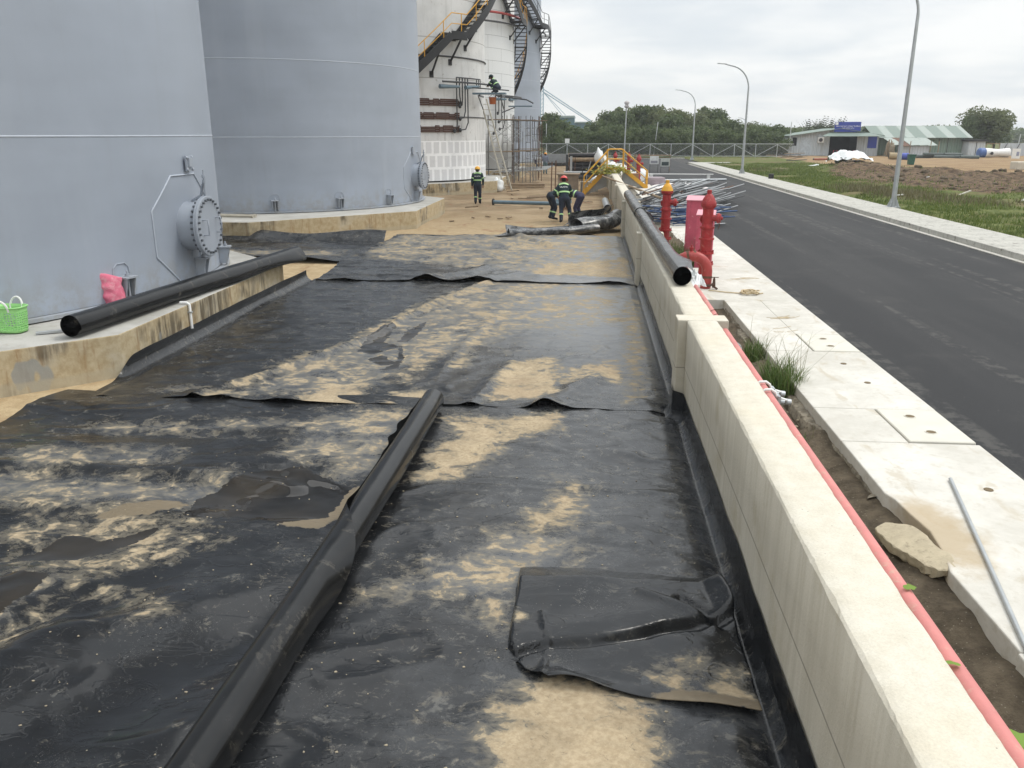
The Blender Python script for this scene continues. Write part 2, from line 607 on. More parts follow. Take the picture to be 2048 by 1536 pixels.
def linermat(name, flake=1.0):
    """black polyethylene sheet with dusty painted sky sheen, dried sand and puddles (attributes sand, wet, mud)"""
    m, t = newmat(name)
    p = t.pos()
    st = t.noise(t.map(p, (.75, 1.3, 1), (0, 0, R(20))), 1.5, 8, .70, .6)       # long wipe-like dusty streaks
    st2 = t.noise(t.map(p, (1.0, 1.6, 1), (0, 0, R(-24))), 2.6, 8, .76, .8)
    st3 = t.noise(t.map(p, (2.2, 1.2, 1), (0, 0, R(28))), 1.7, 8, .72, 1.1)
    bl = t.noise(p, .7, 5, .6)
    fine = t.noise(p, 26, 5, .72)
    blot = t.noise(p, 3.2, 7, .64, .8)
    dust_sheen = t.attr('dust_sheen')  # real dirt plus sky sheen painted into the colour
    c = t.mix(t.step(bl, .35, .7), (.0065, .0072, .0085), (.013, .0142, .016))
    dust_sheen_mask = t.m('MULTIPLY', t.step(t.m('ADD', t.m('ADD', t.m('MULTIPLY', st, .5), t.m('MULTIPLY', blot, .3)), t.m('ADD', t.m('MULTIPLY', bl, .2), t.m('MULTIPLY', t.m('SUBTRACT', dust_sheen, .40), .36))), .43, .62), 1.0, clamp=True)
    c = t.mix(t.m('MULTIPLY', dust_sheen_mask, .72), c, t.mix(t.m('POWER', dust_sheen, 2.5), (.028, .030, .032), (.20, .208, .218)))  # pale bluish end is sky sheen put into the base colour
    # dried silt in wipes and smears
    s2 = t.step(t.m('ADD', st2, t.m('MULTIPLY', t.m('SUBTRACT', dust_sheen, .5), .14)), .55, .70)
    s3 = t.step(t.m('ADD', st3, t.m('MULTIPLY', t.m('SUBTRACT', dust_sheen, .5), .16)), .57, .72)
    silt = t.m('MULTIPLY', t.m('MAXIMUM', s2, s3), t.step(blot, .36, .56))
    silt = t.m('MULTIPLY', silt, t.m('ADD', .25, t.m('MULTIPLY', t.step(t.noise(t.map(p, (1.0, 1.4, 1), (0, 0, R(15)), (6, 1, 0)), 7.5, 9, .8, .8), .45, .54), .75)))
    c = t.mix(t.m('MULTIPLY', silt, .62 * flake), c, (.255, .222, .162))
    # dried flakes and drag marks, crisp-edged
    fk = t.noise(t.map(p, (1.0, 1.35, 1), (0, 0, R(32)), (3, 8, 0)), 6.5, 9, .80, .7)
    fk2 = t.noise(t.map(p, (1.0, 1.8, 1), (0, 0, R(-34)), (1, 5, 0)), 11, 8, .80, .5)
    flk = t.m('MULTIPLY', t.m('MAXIMUM', t.step(fk, .555, .60), t.step(fk2, .58, .62)), t.step(t.m('ADD', blot, t.m('MULTIPLY', t.m('SUBTRACT', dust_sheen, .4), .2)), .44, .56))
    c = t.mix(t.m('MULTIPLY', flk, .46 * flake), c, t.mix(t.step(st3, .45, .6), (.15, .145, .13), (.27, .24, .185)))
    # crumbs and scuffs
    sp = t.m('MULTIPLY', t.step(t.vor(t.map(p, (1, 1.6, 1)), 19), .10, .03), t.step(t.noise(p, 2.1, 3), .52, .60))
    c = t.mix(t.m('MULTIPLY', sp, .7), c, (.34, .32, .27))
    scf = t.m('MULTIPLY', t.step(t.noise(p, 34, 4, .8, 1.8), .63, .68), t.step(t.noise(p, 1.5, 4), .50, .60))
    c = t.mix(t.m('MULTIPLY', scf, .5 * flake), c, (.31, .30, .28))
    sc2 = t.m('MULTIPLY', t.step(t.noise(p, 60, 3, .75, 2.5), .62, .66), t.step(t.noise(t.map(p, (1, 1, 1), (0, 0, 0), (9, 4, 0)), 2.3, 4), .54, .62))
    c = t.mix(t.m('MULTIPLY', sc2, .5), c, (.36, .35, .33))
    # sand patches: ragged, with holes and feathered wipes
    sa = t.attr('sand')
    e = t.m('ADD', sa, t.m('ADD', t.m('MULTIPLY', t.m('SUBTRACT', blot, .5), 1.5), t.m('MULTIPLY', t.m('SUBTRACT', st2, .5), 1.2)))
    e = t.m('ADD', e, t.m('MULTIPLY', t.m('SUBTRACT', t.noise(t.map(p, (1, 1.15, 1), (0, 0, R(14)), (2, 2, 0)), 7, 7, .68, .8), .5), 1.3))
    e = t.m('ADD', e, t.m('MULTIPLY', t.m('SUBTRACT', st, .5), .8))
    gate = t.step(sa, .06, .30)
    smask = t.m('MULTIPLY', t.step(e, .54, .585), gate)
    thin = t.m('MULTIPLY', t.m('MULTIPLY', t.step(e, .18, .62), .50), gate)
    sc = t.mix(t.step(fine, .35, .65), (.335, .262, .168), (.435, .352, .236))
    md = t.rng(t.noise(p, 2.3, 7, .72, .6), .3, .7, .74, 1.14)
    sc = t.mix(1.0, sc, t.cxyz(md, md, md), 'MULTIPLY')
    sc = t.mix(t.m('MULTIPLY', t.step(t.noise(p, 15, 6, .8, .8), .58, .66), .55), sc, (.13, .105, .075))
    sc = t.mix(t.m('MULTIPLY', t.step(bl, .5, .64), .3), sc, (.36, .26, .165))
    c = t.mix(thin, c, (.27, .235, .17))
    c = t.mix(t.m('MULTIPLY', smask, t.m('ADD', .62, t.m('MULTIPLY', t.step(e, .6, .85), .38))), c, sc)
    mud = t.step(t.m('ADD', t.attr('mud'), t.m('MULTIPLY', t.m('SUBTRACT', t.noise(p, 6, 6, .7), .5), 1.3)), .45, .62)
    c = t.mix(mud, c, t.mix(fine, (.12, .095, .062), (.20, .16, .105)))
    wn = t.m('ADD', t.m('MULTIPLY', t.m('SUBTRACT', t.noise(t.map(p, (.8, 1.7, 1)), 5, 6, .68), .5), 1.6), t.m('MULTIPLY', t.m('SUBTRACT', blot, .5), .9))
    wt = t.m('ADD', t.attr('wet'), wn)
    wet = t.m('MULTIPLY', t.step(wt, .50, .53), t.step(t.attr('wet'), .12, .2))
    c = t.mix(wet, c, t.mix(t.step(bl, .4, .6), (.010, .009, .008), (.030, .024, .017)))
    r0 = t.m('ADD', .20, t.m('MULTIPLY', dust_sheen_mask, .10))
    r0 = t.m('ADD', r0, t.m('MULTIPLY', silt, .25))
    r0 = t.m('ADD', r0, t.m('MULTIPLY', t.m('SUBTRACT', fine, .5), .14))
    def fmix(f, a, b):
        nd = t.n('ShaderNodeMix', data_type='FLOAT')
        t.put(nd.inputs[0], f); t.put(nd.inputs[2], a); t.put(nd.inputs[3], b)
        return nd.outputs[0]
    r = fmix(thin, r0, .7)
    r = fmix(smask, r, .95)
    r = fmix(mud, r, .6)
    r = fmix(wet, r, .02)
    cr = t.m('ABSOLUTE', t.m('SUBTRACT', t.noise(t.map(p, (.8, 1.5, 1), (0, 0, R(18))), 2.4, 5, .55, .6), .5))
    cr = t.m('MULTIPLY', t.step(cr, .03, .0), .35)
    h = t.m('ADD', t.m('MULTIPLY', t.noise(t.map(p, (.7, 1.3, 1)), 4.5, 3, .5), 1.2), t.m('MULTIPLY', t.m('MULTIPLY', smask, fine), 1.1))
    h = t.m('ADD', h, cr)
    h = t.m('ADD', h, t.m('MULTIPLY', smask, 1.3))
    h = t.m('MULTIPLY', h, t.m('SUBTRACT', 1.0, wet))
    t.out(t.bsdf(c, r, 0, t.bump(h, .24, .02), .40))
    return m


def rollmat():
    m, t = newmat('liner_roll_black')
    p = t.pos()
    n = t.noise(p, 3, 6, .65)
    f = t.noise(p, 40, 4, .7)
    c = t.mix(t.step(n, .4, .72), (.0060, .0064, .0070), (.012, .0125, .0132))
    sp = t.m('MULTIPLY', t.step(t.vor(p, 30), .07, .03), t.step(t.noise(p, 5, 3), .56, .64))
    c = t.mix(t.m('MULTIPLY', sp, .5), c, (.25, .23, .19))
    du = t.m('MULTIPLY', t.step(t.noise(p, 2.2, 7, .74, .7), .53, .66), t.step(t.noise(p, 13, 7, .8), .45, .6))
    c = t.mix(t.m('MULTIPLY', du, .35), c, (.16, .145, .115))
    t.out(t.bsdf(c, t.rng(n, .3, .7, .15, .28), 0, t.bump(t.m('ADD', f, t.m('MULTIPLY', t.noise(p, 4, 3, .5), 1.5)), .04, .012), .32))
    return m


def tankmat(name, base, dirt=.12, streak=(.25, .25, .25)):
    m, t = newmat(name)
    p = t.obj()
    n1 = t.noise(p, .8, 5, .55)
    n2 = t.noise(t.map(p, (3, 3, .25)), 1.4, 5, .6)
    n3 = t.noise(t.map(p, (.4, .4, 2.2)), .5, 3, .5)
    f = t.rng(t.m('ADD', t.m('MULTIPLY', n1, .5), t.m('MULTIPLY', n3, .5)), .3, .7, .87, 1.09)
    c = t.mix(1.0, base, t.cxyz(f, f, f), 'MULTIPLY')
    c = t.mix(t.m('MULTIPLY', t.step(n2, .52, .78), dirt), c, streak)
    zb = t.xyz(p)[2]
    spl = t.m('MULTIPLY', t.step(t.m('ADD', zb, t.m('MULTIPLY', n2, -.7)), .45, -.25), t.step(t.noise(p, 3.5, 6, .7), .38, .62))
    c = t.mix(t.m('MULTIPLY', spl, .45), c, (.27, .25, .21))
    nr = t.bump(t.noise(p, .9, 3, .5), .10, .05)
    nr = t.bump(t.noise(p, 45, 3, .6), .04, .01, nr)
    vl = t.noise(t.map(p, (1.0, 1.0, .12)), .9, 4, .6)
    c = t.mix(t.m('MULTIPLY', t.step(vl, .54, .72), .16), c, (.50, .54, .58))
    t.out(t.bsdf(c, t.rng(n1, .3, .7, .38, .54), 0, nr, .38))
    return m


def oldtankmat():
    """white tank, rain-streaked, repainted lattice band at the foot"""
    m, t = newmat('old_white_paint')
    p = t.obj()
    x, y, z = t.xyz(p)
    th = t.m('MULTIPLY', t.m('ARCTAN2', y, x), 6.25)
    cyl = t.cxyz(th, z, 0.0)
    n1 = t.noise(t.map(cyl, (2.4, .22, 1)), 1.3, 6, .65)
    n2 = t.noise(cyl, .6, 5, .6)
    c = t.mix(t.step(n2, .35, .7), (.70, .70, .69), (.58, .58, .57))
    run = t.m('MULTIPLY', t.step(n1, .52, .72), t.m('ADD', .25, t.m('MULTIPLY', t.step(z, 5.6, 2.2), .75)))
    c = t.mix(t.m('MULTIPLY', run, .75), c, (.20, .19, .17))
    c = t.mix(t.m('MULTIPLY', t.step(t.noise(cyl, 2.6, 6, .7), .60, .70), .6), c, (.23, .19, .15))
    # horizontal weld lines every 2.4 m
    sm = t.m('ABSOLUTE', t.m('SUBTRACT', t.m('FRACT', t.m('DIVIDE', t.m('SUBTRACT', z, .35), 2.0)), .5))
    c = t.mix(t.m('MULTIPLY', t.step(sm, .013, .004), .7), c, (.16, .14, .12))
    br = t.n('ShaderNodeTexBrick')
    br.offset = .45
    t.put(br.inputs['Vector'], cyl)
    br.inputs['Color1'].default_value = (.66, .66, .66, 1)
    br.inputs['Color2'].default_value = (.70, .70, .71, 1)
    br.inputs['Mortar'].default_value = (.88, .88, .88, 1)
    br.inputs['Scale'].default_value = 1.0
    br.inputs['Mortar Size'].default_value = .085
    br.inputs['Mortar Smooth'].default_value = .4
    br.inputs['Brick Width'].default_value = .48
    br.inputs['Row Height'].default_value = .72
    band = t.mix(t.m('MULTIPLY', t.step(t.noise(cyl, 3.0, 4), .5, .7), .25), br.outputs['Color'], (.55, .55, .55))
    zb = t.m('ADD', z, t.m('MULTIPLY', t.m('SUBTRACT', t.noise(cyl, 5, 3), .5), .05))
    c = t.mix(t.step(zb, 2.17, 2.15), c, band)
    t.out(t.bsdf(c, .55, 0, t.bump(n2, .1, .05), .35))
    return m


def gridtankmat():
    """white tank clad in plates: thin dark seams, dirt at the foot"""
    m, t = newmat('clad_white_paint')
    p = t.obj()
    x, y, z = t.xyz(p)
    th = t.m('MULTIPLY', t.m('ARCTAN2', y, x), 6.45)
    cyl = t.cxyz(th, z, 0.0)
    br = t.n('ShaderNodeTexBrick')
    br.offset = .5
    t.put(br.inputs['Vector'], cyl)
    for k in ('Color1', 'Color2'):
        br.inputs[k].default_value = (.74, .75, .75, 1)
    br.inputs['Mortar'].default_value = (.34, .35, .35, 1)
    br.inputs['Scale'].default_value = 1.0
    br.inputs['Mortar Size'].default_value = .014
    br.inputs['Mortar Smooth'].default_value = .3
    br.inputs['Brick Width'].default_value = 3.0
    br.inputs['Row Height'].default_value = .84
    c = br.outputs['Color']
    n1 = t.noise(t.map(cyl, (2.2, .25, 1)), 1.4, 6, .62)
    c = t.mix(t.m('MULTIPLY', t.step(n1, .55, .75), .30), c, (.42, .40, .36))
    foot = t.m('MULTIPLY', t.step(t.m('ADD', z, t.m('MULTIPLY', n1, -2.4)), 1.5, .1), .85)
    c = t.mix(foot, c, (.20, .195, .18))
    t.out(t.bsdf(c, .45, 0, None, .4))
    return m


def plinthmat():
    m, t = newmat('plinth_concrete')
    p = t.pos()
    nz = t.xyz(t.n('ShaderNodeNewGeometry').outputs['Normal'])[2]
    top = t.step(nz, .5, .8)
    x, y, z = t.xyz(p)
    n1 = t.noise(p, 1.1, 6, .65, .3)
    n2 = t.noise(t.map(p, (5, 5, .6)), 1.7, 6, .66)
    n3 = t.noise(p, .55, 4, .6)
    n4 = t.noise(p, 8, 6, .7)
    c = t.mix(t.step(n4, .33, .66), (.38, .30, .18), (.49, .41, .275))
    c = t.mix(t.m('MULTIPLY', t.step(n1, .50, .68), .75), c, (.50, .45, .35))
    c = t.mix(t.m('MULTIPLY', t.step(n2, .53, .68), .75), c, (.30, .19, .09))
    c = t.mix(t.m('MULTIPLY', t.m('MULTIPLY', t.step(n3, .49, .58), t.step(n2, .36, .58)), .85), c, (.085, .07, .048))
    gp = t.noise(t.map(p, (.9, .9, .55), (0, R(25), 0), (4, 4, 4)), 1.6, 3, .5)
    c = t.mix(t.m('MULTIPLY', t.step(gp, .665, .685), .8), c, (.27, .28, .27))
    # pale splash band near the foot
    zf = t.m('ADD', z, t.m('MULTIPLY', n1, -.10))
    c = t.mix(t.m('MULTIPLY', t.step(zf, .11, .05), .6), c, (.42, .37, .27))
    tp = t.mix(t.step(n1, .35, .65), (.36, .35, .32), (.47, .46, .43))
    tp = t.mix(t.m('MULTIPLY', t.step(n4, .54, .70), .35), tp, (.30, .26, .19))
    c = t.mix(top, c, tp)
    t.out(t.bsdf(c, .9, 0, t.bump(t.m('ADD', t.noise(p, 30, 5, .7), n4), .3, .012), .25))
    return m


M_wall, M_pave, M_asph, M_sand, M_soil = wallmat(), pavemat(), asphaltmat(), sandmat(), soilmat()
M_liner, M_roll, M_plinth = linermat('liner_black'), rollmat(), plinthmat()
M_tank = tankmat('tank_grey_paint', (.335, .375, .44))
M_tankfit = tankmat('tank_fitting_paint', (.35, .385, .44), .2)
M_weld = simple('weld_seam_paint', (.43, .47, .53), .5, var=.1)
M_old, M_grid = oldtankmat(), gridtankmat()
M_black = simple('black_steel', (.022, .022, .024), .5, .0, .3, 6)
M_scaf = simple('grey_scaffold_tube', (.15, .145, .14), .55, .2, .35, 6)
M_dark = simple('dark_pipe_steel', (.06, .062, .065), .5, .3, .3, 6)
M_yellow = simple('yellow_rail_paint', (.66, .34, .03), .45, 0, .18, 5)
M_red = simple('hydrant_red', (.33, .026, .028), .48, 0, .30, 6, bump=.15, bsc=25, c2=(.40, .12, .10), thr=(.56, .72), streak=(.16, .03, .025), sstr=.5)
M_pinkred = simple('faded_red_pipe', (.36, .050, .045), .45, 0, .22, 4, c2=(.46, .15, .13), thr=(.54, .78))
M_pink = simple('pink_pipe_paint', (.55, .205, .19), .62, 0, .16, 5, bump=.12, bsc=30, c2=(.50, .32, .25), thr=(.54, .72))
M_pinkbox = simple('pink_cabinet_paint', (.48, .085, .13), .5, 0, .2, 3, c2=(.60, .30, .31), thr=(.55, .7), streak=(.30, .06, .08), sstr=.5)
M_pinktop = simple('pale_pink_cabinet_top', (.70, .32, .37), .5, 0, .1, 3)
M_galv = simple('galvanised_steel', (.42, .44, .45), .42, .55, .15, 4)
M_bluesteel = simple('blue_scaffold_paint', (.03, .07, .17), .5, .1, .3, 5, c2=(.16, .13, .10), thr=(.6, .72))
M_rust = simple('rusty_steel', (.13, .07, .045), .8, .1, .35, 8)
M_white = simple('white_plastic', (.74, .74, .72), .5, 0, .08, 5)
M_concrete = simple('old_concrete', (.40, .37, .31), .9, 0, .2, 4, bump=.3, c2=(.25, .22, .17), thr=(.52, .7))
M_greyconc = simple('grey_concrete', (.33, .33, .32), .9, 0, .15, 3, bump=.25, streak=(.2, .2, .19))
M_wood = simple('weathered_plank', (.27, .20, .13), .85, 0, .3, 6, streak=(.14, .1, .07))
M_bluegrey = simple('blue_grey_pipe_paint', (.13, .19, .23), .45, .1, .2, 4)
M_bucket = simple('orange_bucket', (.45, .12, .03), .5, 0, .15, 4)

# ------------------------------------------------------------------ ground, road, pavements
def wx(Y):
    """left face of the long wall"""
    return 1.155 + .0058 * (Y - 4)


xl = np.concatenate([[-900, -400, -150, -60, -30], np.arange(-16, 1.4, .14), [1.5, 3, 60, 300, 900]])
yl = np.concatenate([[-300, -60, -10], np.arange(0, 30, .16), np.arange(30, 92, .3), [100, 140, 300, 900, 2500]])
GX, GY = np.meshgrid(xl, yl)
GZ = (fbm(GX * .9, GY * .9, 5, 2) - .5) * .07 + (fbm(GX * .25, GY * .25, 3, 5) - .5) * .08
GZ = np.where((GY > 27), GZ * 1.25, GZ * .45) - .02
GZ[(GX > 1.1) | (GX < -16) | (GY > 92)] = -.04
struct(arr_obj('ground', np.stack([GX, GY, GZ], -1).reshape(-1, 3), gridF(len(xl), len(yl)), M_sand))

b = MB()
b.box(3.775, 10.20, -12, 89, .02, .27)
b.box(-60, 12.0, 89, 105, .02, .266)
struct(b.build('road', M_asph))

# near pavement: slabs with open joints, a broken inner edge
b = MB()
joints = [-6, -2.6, .8, 4.25, 7.62, 8.63, 11.08, 14.64, 18.3, 21.6, 24.9, 28.2, 31.6, 35, 38.3, 41.6, 45, 49, 53, 57, 61, 65, 70, 75, 80, 86]
for i in range(len(joints) - 1):
    y0, y1 = joints[i] + .005, joints[i + 1] - .005
    x0 = 2.50 if y1 < 14.7 else (1.55 if y1 < 18.4 else 2.62)
    if abs(y0 - 4.255) < .02:
        # slab whose corner has crumbled away
        b.prism([(2.52, y0), (3.765, y0), (3.765, y1), (2.50, y1), (2.50, 6.42), (2.54, 6.3), (2.56, 6.05), (2.60, 5.75), (2.56, 5.4), (2.50, 5.15)], .05, .35)
    elif abs(y0 - 7.625) < .02 or abs(y0 - 11.085) < .02:
        # slab in two pieces round the cover plate
        b.box(x0, 3.125, y0, y1, .05, .35)
        if y0 > 11:
            b.box(3.125, 3.765, 12.1, y1, .05, .35)
        if y0 < 8:
            pass
    else:
        b.box(x0, 3.765, y0, y1, .05, .35)
struct(b.build('pavement', M_pave, bevel=.012, seg=2))

# far pavement with kerb
b = MB()
kj = np.arange(-8, 86, 1.0)
for i, y in enumerate(kj):
    b.box(10.34, 10.52, y + .006, y + .994, .1, .43)
for i, y in enumerate(np.arange(-8, 86, 2.0)):
    b.box(10.53, 12.0, y + .004, y + 1.996, .1, .424)
M_kerb = simple('kerb_concrete', (.43, .42, .38), .9, 0, .15, 2, bump=.2, c2=(.17, .16, .14), thr=(.55, .68), streak=(.2, .19, .17))
struct(b.build('kerb', [M_kerb], bevel=.01))
b = MB()
b.box(10.20, 10.335, -8, 86, .05, .285)
struct(b.build('gutter_strip', M_pave))
b = MB()
for x in np.arange(-40, 12, 1.0):
    b.box(x + .006, x + .994, 105.2, 105.5, .1, .43)
b.box(10.34, 14.5, 86.0, 87.6, .1, .425)
struct(b.build('kerb', M_kerb))

# planting strip between wall and pavement
xs = np.linspace(1.3, 2.66, 24)
ys = np.linspace(-3, 26, 420)
X, Y = np.meshgrid(xs, ys)
Z = .13 + (fbm(X * 3, Y * 3, 5, 9) - .5) * .14
Z = Z + .10 * sstep(X, 2.1, 2.5) * (vn(X * 2, Y * .9, 3) > .35)
Z[Y > 18.6] += .12
struct(arr_obj('planting_strip', np.stack([X, Y, Z], -1).reshape(-1, 3), gridF(24, 420), M_soil))
M_verge = simple('gravelly_verge', (.15, .135, .11), .95, 0, .3, 3, bump=.5, c2=(.26, .24, .20), thr=(.5, .66))
b = MB()
b.box(1.50, 2.64, 26, 86, .0, .30)
struct(b.build('verge', M_verge))

# crumbling footing under the pavement edge
xs = np.linspace(0, 1, 8)
ys = np.linspace(6.55, 14.4, 260)
T_, Y = np.meshgrid(xs, ys)
wid = .015 + .10 * sstep(fbm(Y[:, 0] * 1.1, Y[:, 0] * 0 + 3, 4, 4), .32, .6)[:, None] + .05 * (fbm(Y * 5, T_ * 0, 3, 6) - .5)
X = 2.497 - wid * T_
Z = .245 - .02 * T_ + (fbm(X * 14, Y * 9, 4, 8) - .5) * .06 - .18 * (T_ > .86)
struct(arr_obj('pavement_footing', np.stack([X, Y, Z], -1).reshape(-1, 3), gridF(8, 260), simple('crumbled_footing', (.24, .21, .16), .95, 0, .3, 8, bump=.6, c2=(.13, .11, .08), thr=(.45, .6))))
b = MB()
b.box(1.55, 2.498, 14.655, 14.80, -.1, .346)
struct(b.build('strip_end_kerb', M_greyconc))

# ------------------------------------------------------------------ retaining wall: panels and pillars
PIL = [.55, 9.35, 17.95, 26.6, 35.2, 43.8, 52.4, 61, 69.6, 78.2, 86.8]
wall = thing('retaining_wall', 'long pale concrete bund wall with square pillars running beside the pavement', 'wall', (1.3, 9.3, 0))


def rough_panel(y0, y1, n):
    """wall panel: top arrises worn and slightly wavy"""
    b = MB()
    k = 11
    for i in range(n + 1):
        y = y0 + (y1 - y0) * i / n
        x0, x1 = wx(y), wx(y) + .335
        e = [.0055 * (mnoise.noise(Vector((y * 2.1, j * 9.1, 0))) + .4 * (j > 2) * mnoise.noise(Vector((y * 31, j * 5.3, 2)))) for j in range(6)]
        ch = .010 + .016 * max(0, mnoise.noise(Vector((y * 3.1, 4, 1)))) + .014 * abs(mnoise.noise(Vector((y * 14, 4, 7)))) + .05 * max(0, mnoise.noise(Vector((y * 5.3, 9, 3))) - .42)
        zt = 1.15 + .004 * mnoise.noise(Vector((y * .9, 2, 2)))
        ring = [(x0, -.3), (x0 + e[0] * .4, .35), (x0 + e[1] * .4, .8), (x0 + e[2] * .5, zt - ch), (x0 + ch + e[3], zt),
                (x0 + .11, zt + e[4] * .5), (x0 + .22, zt + e[5] * .5), (x1 - .016 + e[4], zt), (x1 + e[5] * .4, zt - ch), (x1, .5), (x1, -.3)]
        for (x, z) in ring:
            b.v.append((x, y, z))
    for i in range(n):
        for j in range(k - 1):
            b.f.append((i * k + j, i * k + j + 1, (i + 1) * k + j + 1, (i + 1) * k + j))
            b.sm.append(j not in (3, 7)); b.mi.append(0)
    b.f.append(tuple(range(k))[::-1]); b.sm.append(False); b.mi.append(0)
    b.f.append(tuple(n * k + j for j in range(k))); b.sm.append(False); b.mi.append(0)
    b.build('wall_panel', M_wall, wall)


for i in range(len(PIL) - 1):
    y0, y1 = PIL[i] + .155, PIL[i + 1] - .155
    rough_panel(y0, y1, int((y1 - y0) * (30 if i < 2 else 8 if i < 3 else 2)))
for y in PIL:
    b = MB()
    b.prism([(wx(y) - .105, y - .15), (wx(y) + .46, y - .15), (wx(y) + .46, y + .15), (wx(y) - .105, y + .15)], -.3, 1.146 if y > 12 else 1.153)
    b.build('pillar', M_wall, wall, bevel=.014, seg=2)
b = MB()
b.box(-9.0, wx(92) + .3, 92, 92.3, -.2, 1.1)
tag(b.build('end_wall', M_greyconc), 'low grey concrete wall closing the far end of the tank yard', 'wall')

# ------------------------------------------------------------------ black liner sheets
SAND1 = [[(-1.43, 7.09), (-1.47, 7.86), (-1.19, 8.1), (-1.52, 8.78), (-0.89, 8.75), (-0.28, 9.01), (-0.28, 8.51), (-0.73, 8.21), (-0.93, 7.7), (-1.11, 7.15)],
         [(-0.41, 5.98), (-0.39, 6.29), (-0.18, 6.4), (-0.17, 6.81), (-0.02, 6.98), (-0.04, 6.61), (-0.16, 6.04)],
         [(-0.40, 2.0), (-0.36, 3.5), (-0.28, 3.94), (-0.13, 4.12), (0.41, 4.0), (0.34, 3.56), (.2, 2)],
         [(-0.64, 5.71), (-0.49, 5.24), (-0.48, 4.66), (-0.64, 5.0)],
         [(-4.62, 5.62), (-4.41, 5.95), (-3.89, 6.18), (-3.39, 6.08), (-2.8, 5.73), (-3.05, 5.39), (-3.33, 5.18), (-3.45, 5.06), (-3.64, 5.11), (-4.19, 5.29)],
         [(-3.68, 4.3), (-3.71, 4.64), (-3.52, 4.98), (-3.48, 4.85), (-3.59, 4.47), (-3.58, 4.2)],
         [(-3.34, 4.9), (-3.16, 4.88), (-2.76, 4.6), (-2.83, 4.6)]]
SAND1W = [[(-2.33, 6.73), (-2.42, 7.85), (-2.01, 8.66), (-1.7, 8.05), (-1.87, 7.11)], [(-6.2, 6.9), (-3.2, 6.9), (-3.0, 6.2), (-5.5, 6.1)], [(-4.6, 5.0), (-3.7, 5.0), (-3.8, 4.2), (-4.4, 4.2)],
          [(-3.1, 7.4), (-1.9, 7.2), (-1.7, 9.0), (-3.0, 9.0)],
          [(-5.8, 7.4), (-4.0, 7.6), (-4.0, 7.2), (-5.4, 6.9)], [(-5.6, 8.3), (-2.4, 8.6), (-2.5, 8.3), (-5.4, 7.95)], [(-1.5, 5.0), (-.6, 6.2), (.3, 6.2), (-.3, 4.8)]]
SAND2 = [[(-1.05, 9.46), (-1.04, 10.3), (-0.92, 11.16), (-0.4, 11.47), (-0.32, 9.93), (-0.6, 9.6), (-0.92, 9.67)],
         [(-0.32, 10.14), (-0.07, 10.98), (0.5, 11.47), (0.52, 10.32), (0.13, 10.51)],
         [(0.85, 15.77), (1.11, 16.04), (0.82, 9.82), (0.59, 9.5)],
         [(-0.96, 15.05), (0.16, 16.21), (0.25, 15.34), (-0.57, 14.64)],
         [(-1.77, 10.91), (-1.76, 12.39), (-1.57, 14.22), (-1.39, 13.83), (-1.6, 12.09), (-1.66, 10.92)],
         [(-2.46, 10.41), (-2.21, 11.59), (-2.18, 13.57), (-1.47, 14.56), (-0.68, 15.07), (-0.98, 14.07), (-1.96, 13.22), (-2.01, 11.33), (-2.26, 10.08)],
         [(-4.62, 9.23), (-4.17, 10.75), (-3.59, 12.23), (-3.1, 14.96), (-2.17, 17.72), (-1.8, 17.63), (-2.62, 15.24), (-3.34, 12.27), (-3.95, 10.66), (-4.4, 9.27)],
         [(-3.39, 9.11), (-3.33, 9.88), (-2.71, 10.04), (-2.61, 9.52), (-2.73, 9.16)],
         [(-2.35, 9.2), (-2.3, 9.65), (-1.88, 9.79), (-1.78, 9.24)],
         [(-1.67, 16.59), (-1.13, 17.68), (-0.48, 17.74), (-0.65, 16.67), (-1.01, 15.81)]]
SAND2W = [[(-4.4, 9.3), (-2.2, 17.6), (1.0, 17.6), (.9, 14.0), (-1.0, 13.0), (-2.2, 11.0), (-2.8, 9.3)], [(-5.4, 9.5), (-4.6, 9.9), (-5.0, 9.3)]]
SAND3 = [[(-1.19, 18.72), (-0.8, 20.31), (1.08, 21.3), (1.04, 18.5)],
         [(-5.9, 22.57), (-2.73, 21.87), (-2.11, 21.02), (-2.59, 20.73), (-5.65, 21.62)],
         [(-2.26, 23.94), (1.09, 24.79), (1.02, 23.16), (-2.3, 22.88)],
         [(-5.95, 23.96), (-2.55, 25.44), (-2.31, 24.5), (-5.22, 23.36)]]
SAND3W = [[(-5.9, 21), (-5.9, 26), (1, 27), (1, 19.5), (-1.5, 19)]]
WET1 = [[(-3.31, 6.02), (-3.35, 6.48), (-3.09, 6.98), (-2.67, 7.16), (-2.08, 6.81), (-2.12, 6.19), (-2.45, 6.02), (-2.84, 6.13)],
        [(-4.29, 5.27), (-4.16, 5.37), (-4.05, 5.71), (-3.77, 5.61), (-3.44, 5.85), (-3.46, 5.72), (-3.59, 5.5), (-3.81, 5.32)],
        [(-4.09, 4.87), (-4.13, 5.04), (-3.85, 5.03), (-3.81, 4.79), (-3.87, 4.57)]]
MUD1 = [[(-2.45, 6.01), (-2.3, 6.63), (-2.0, 6.87), (-1.97, 6.25), (-2.08, 5.92)], [(-4.08, 5.98), (-3.93, 6.18), (-3.61, 6.36), (-3.37, 6.33), (-3.6, 6.06)]]
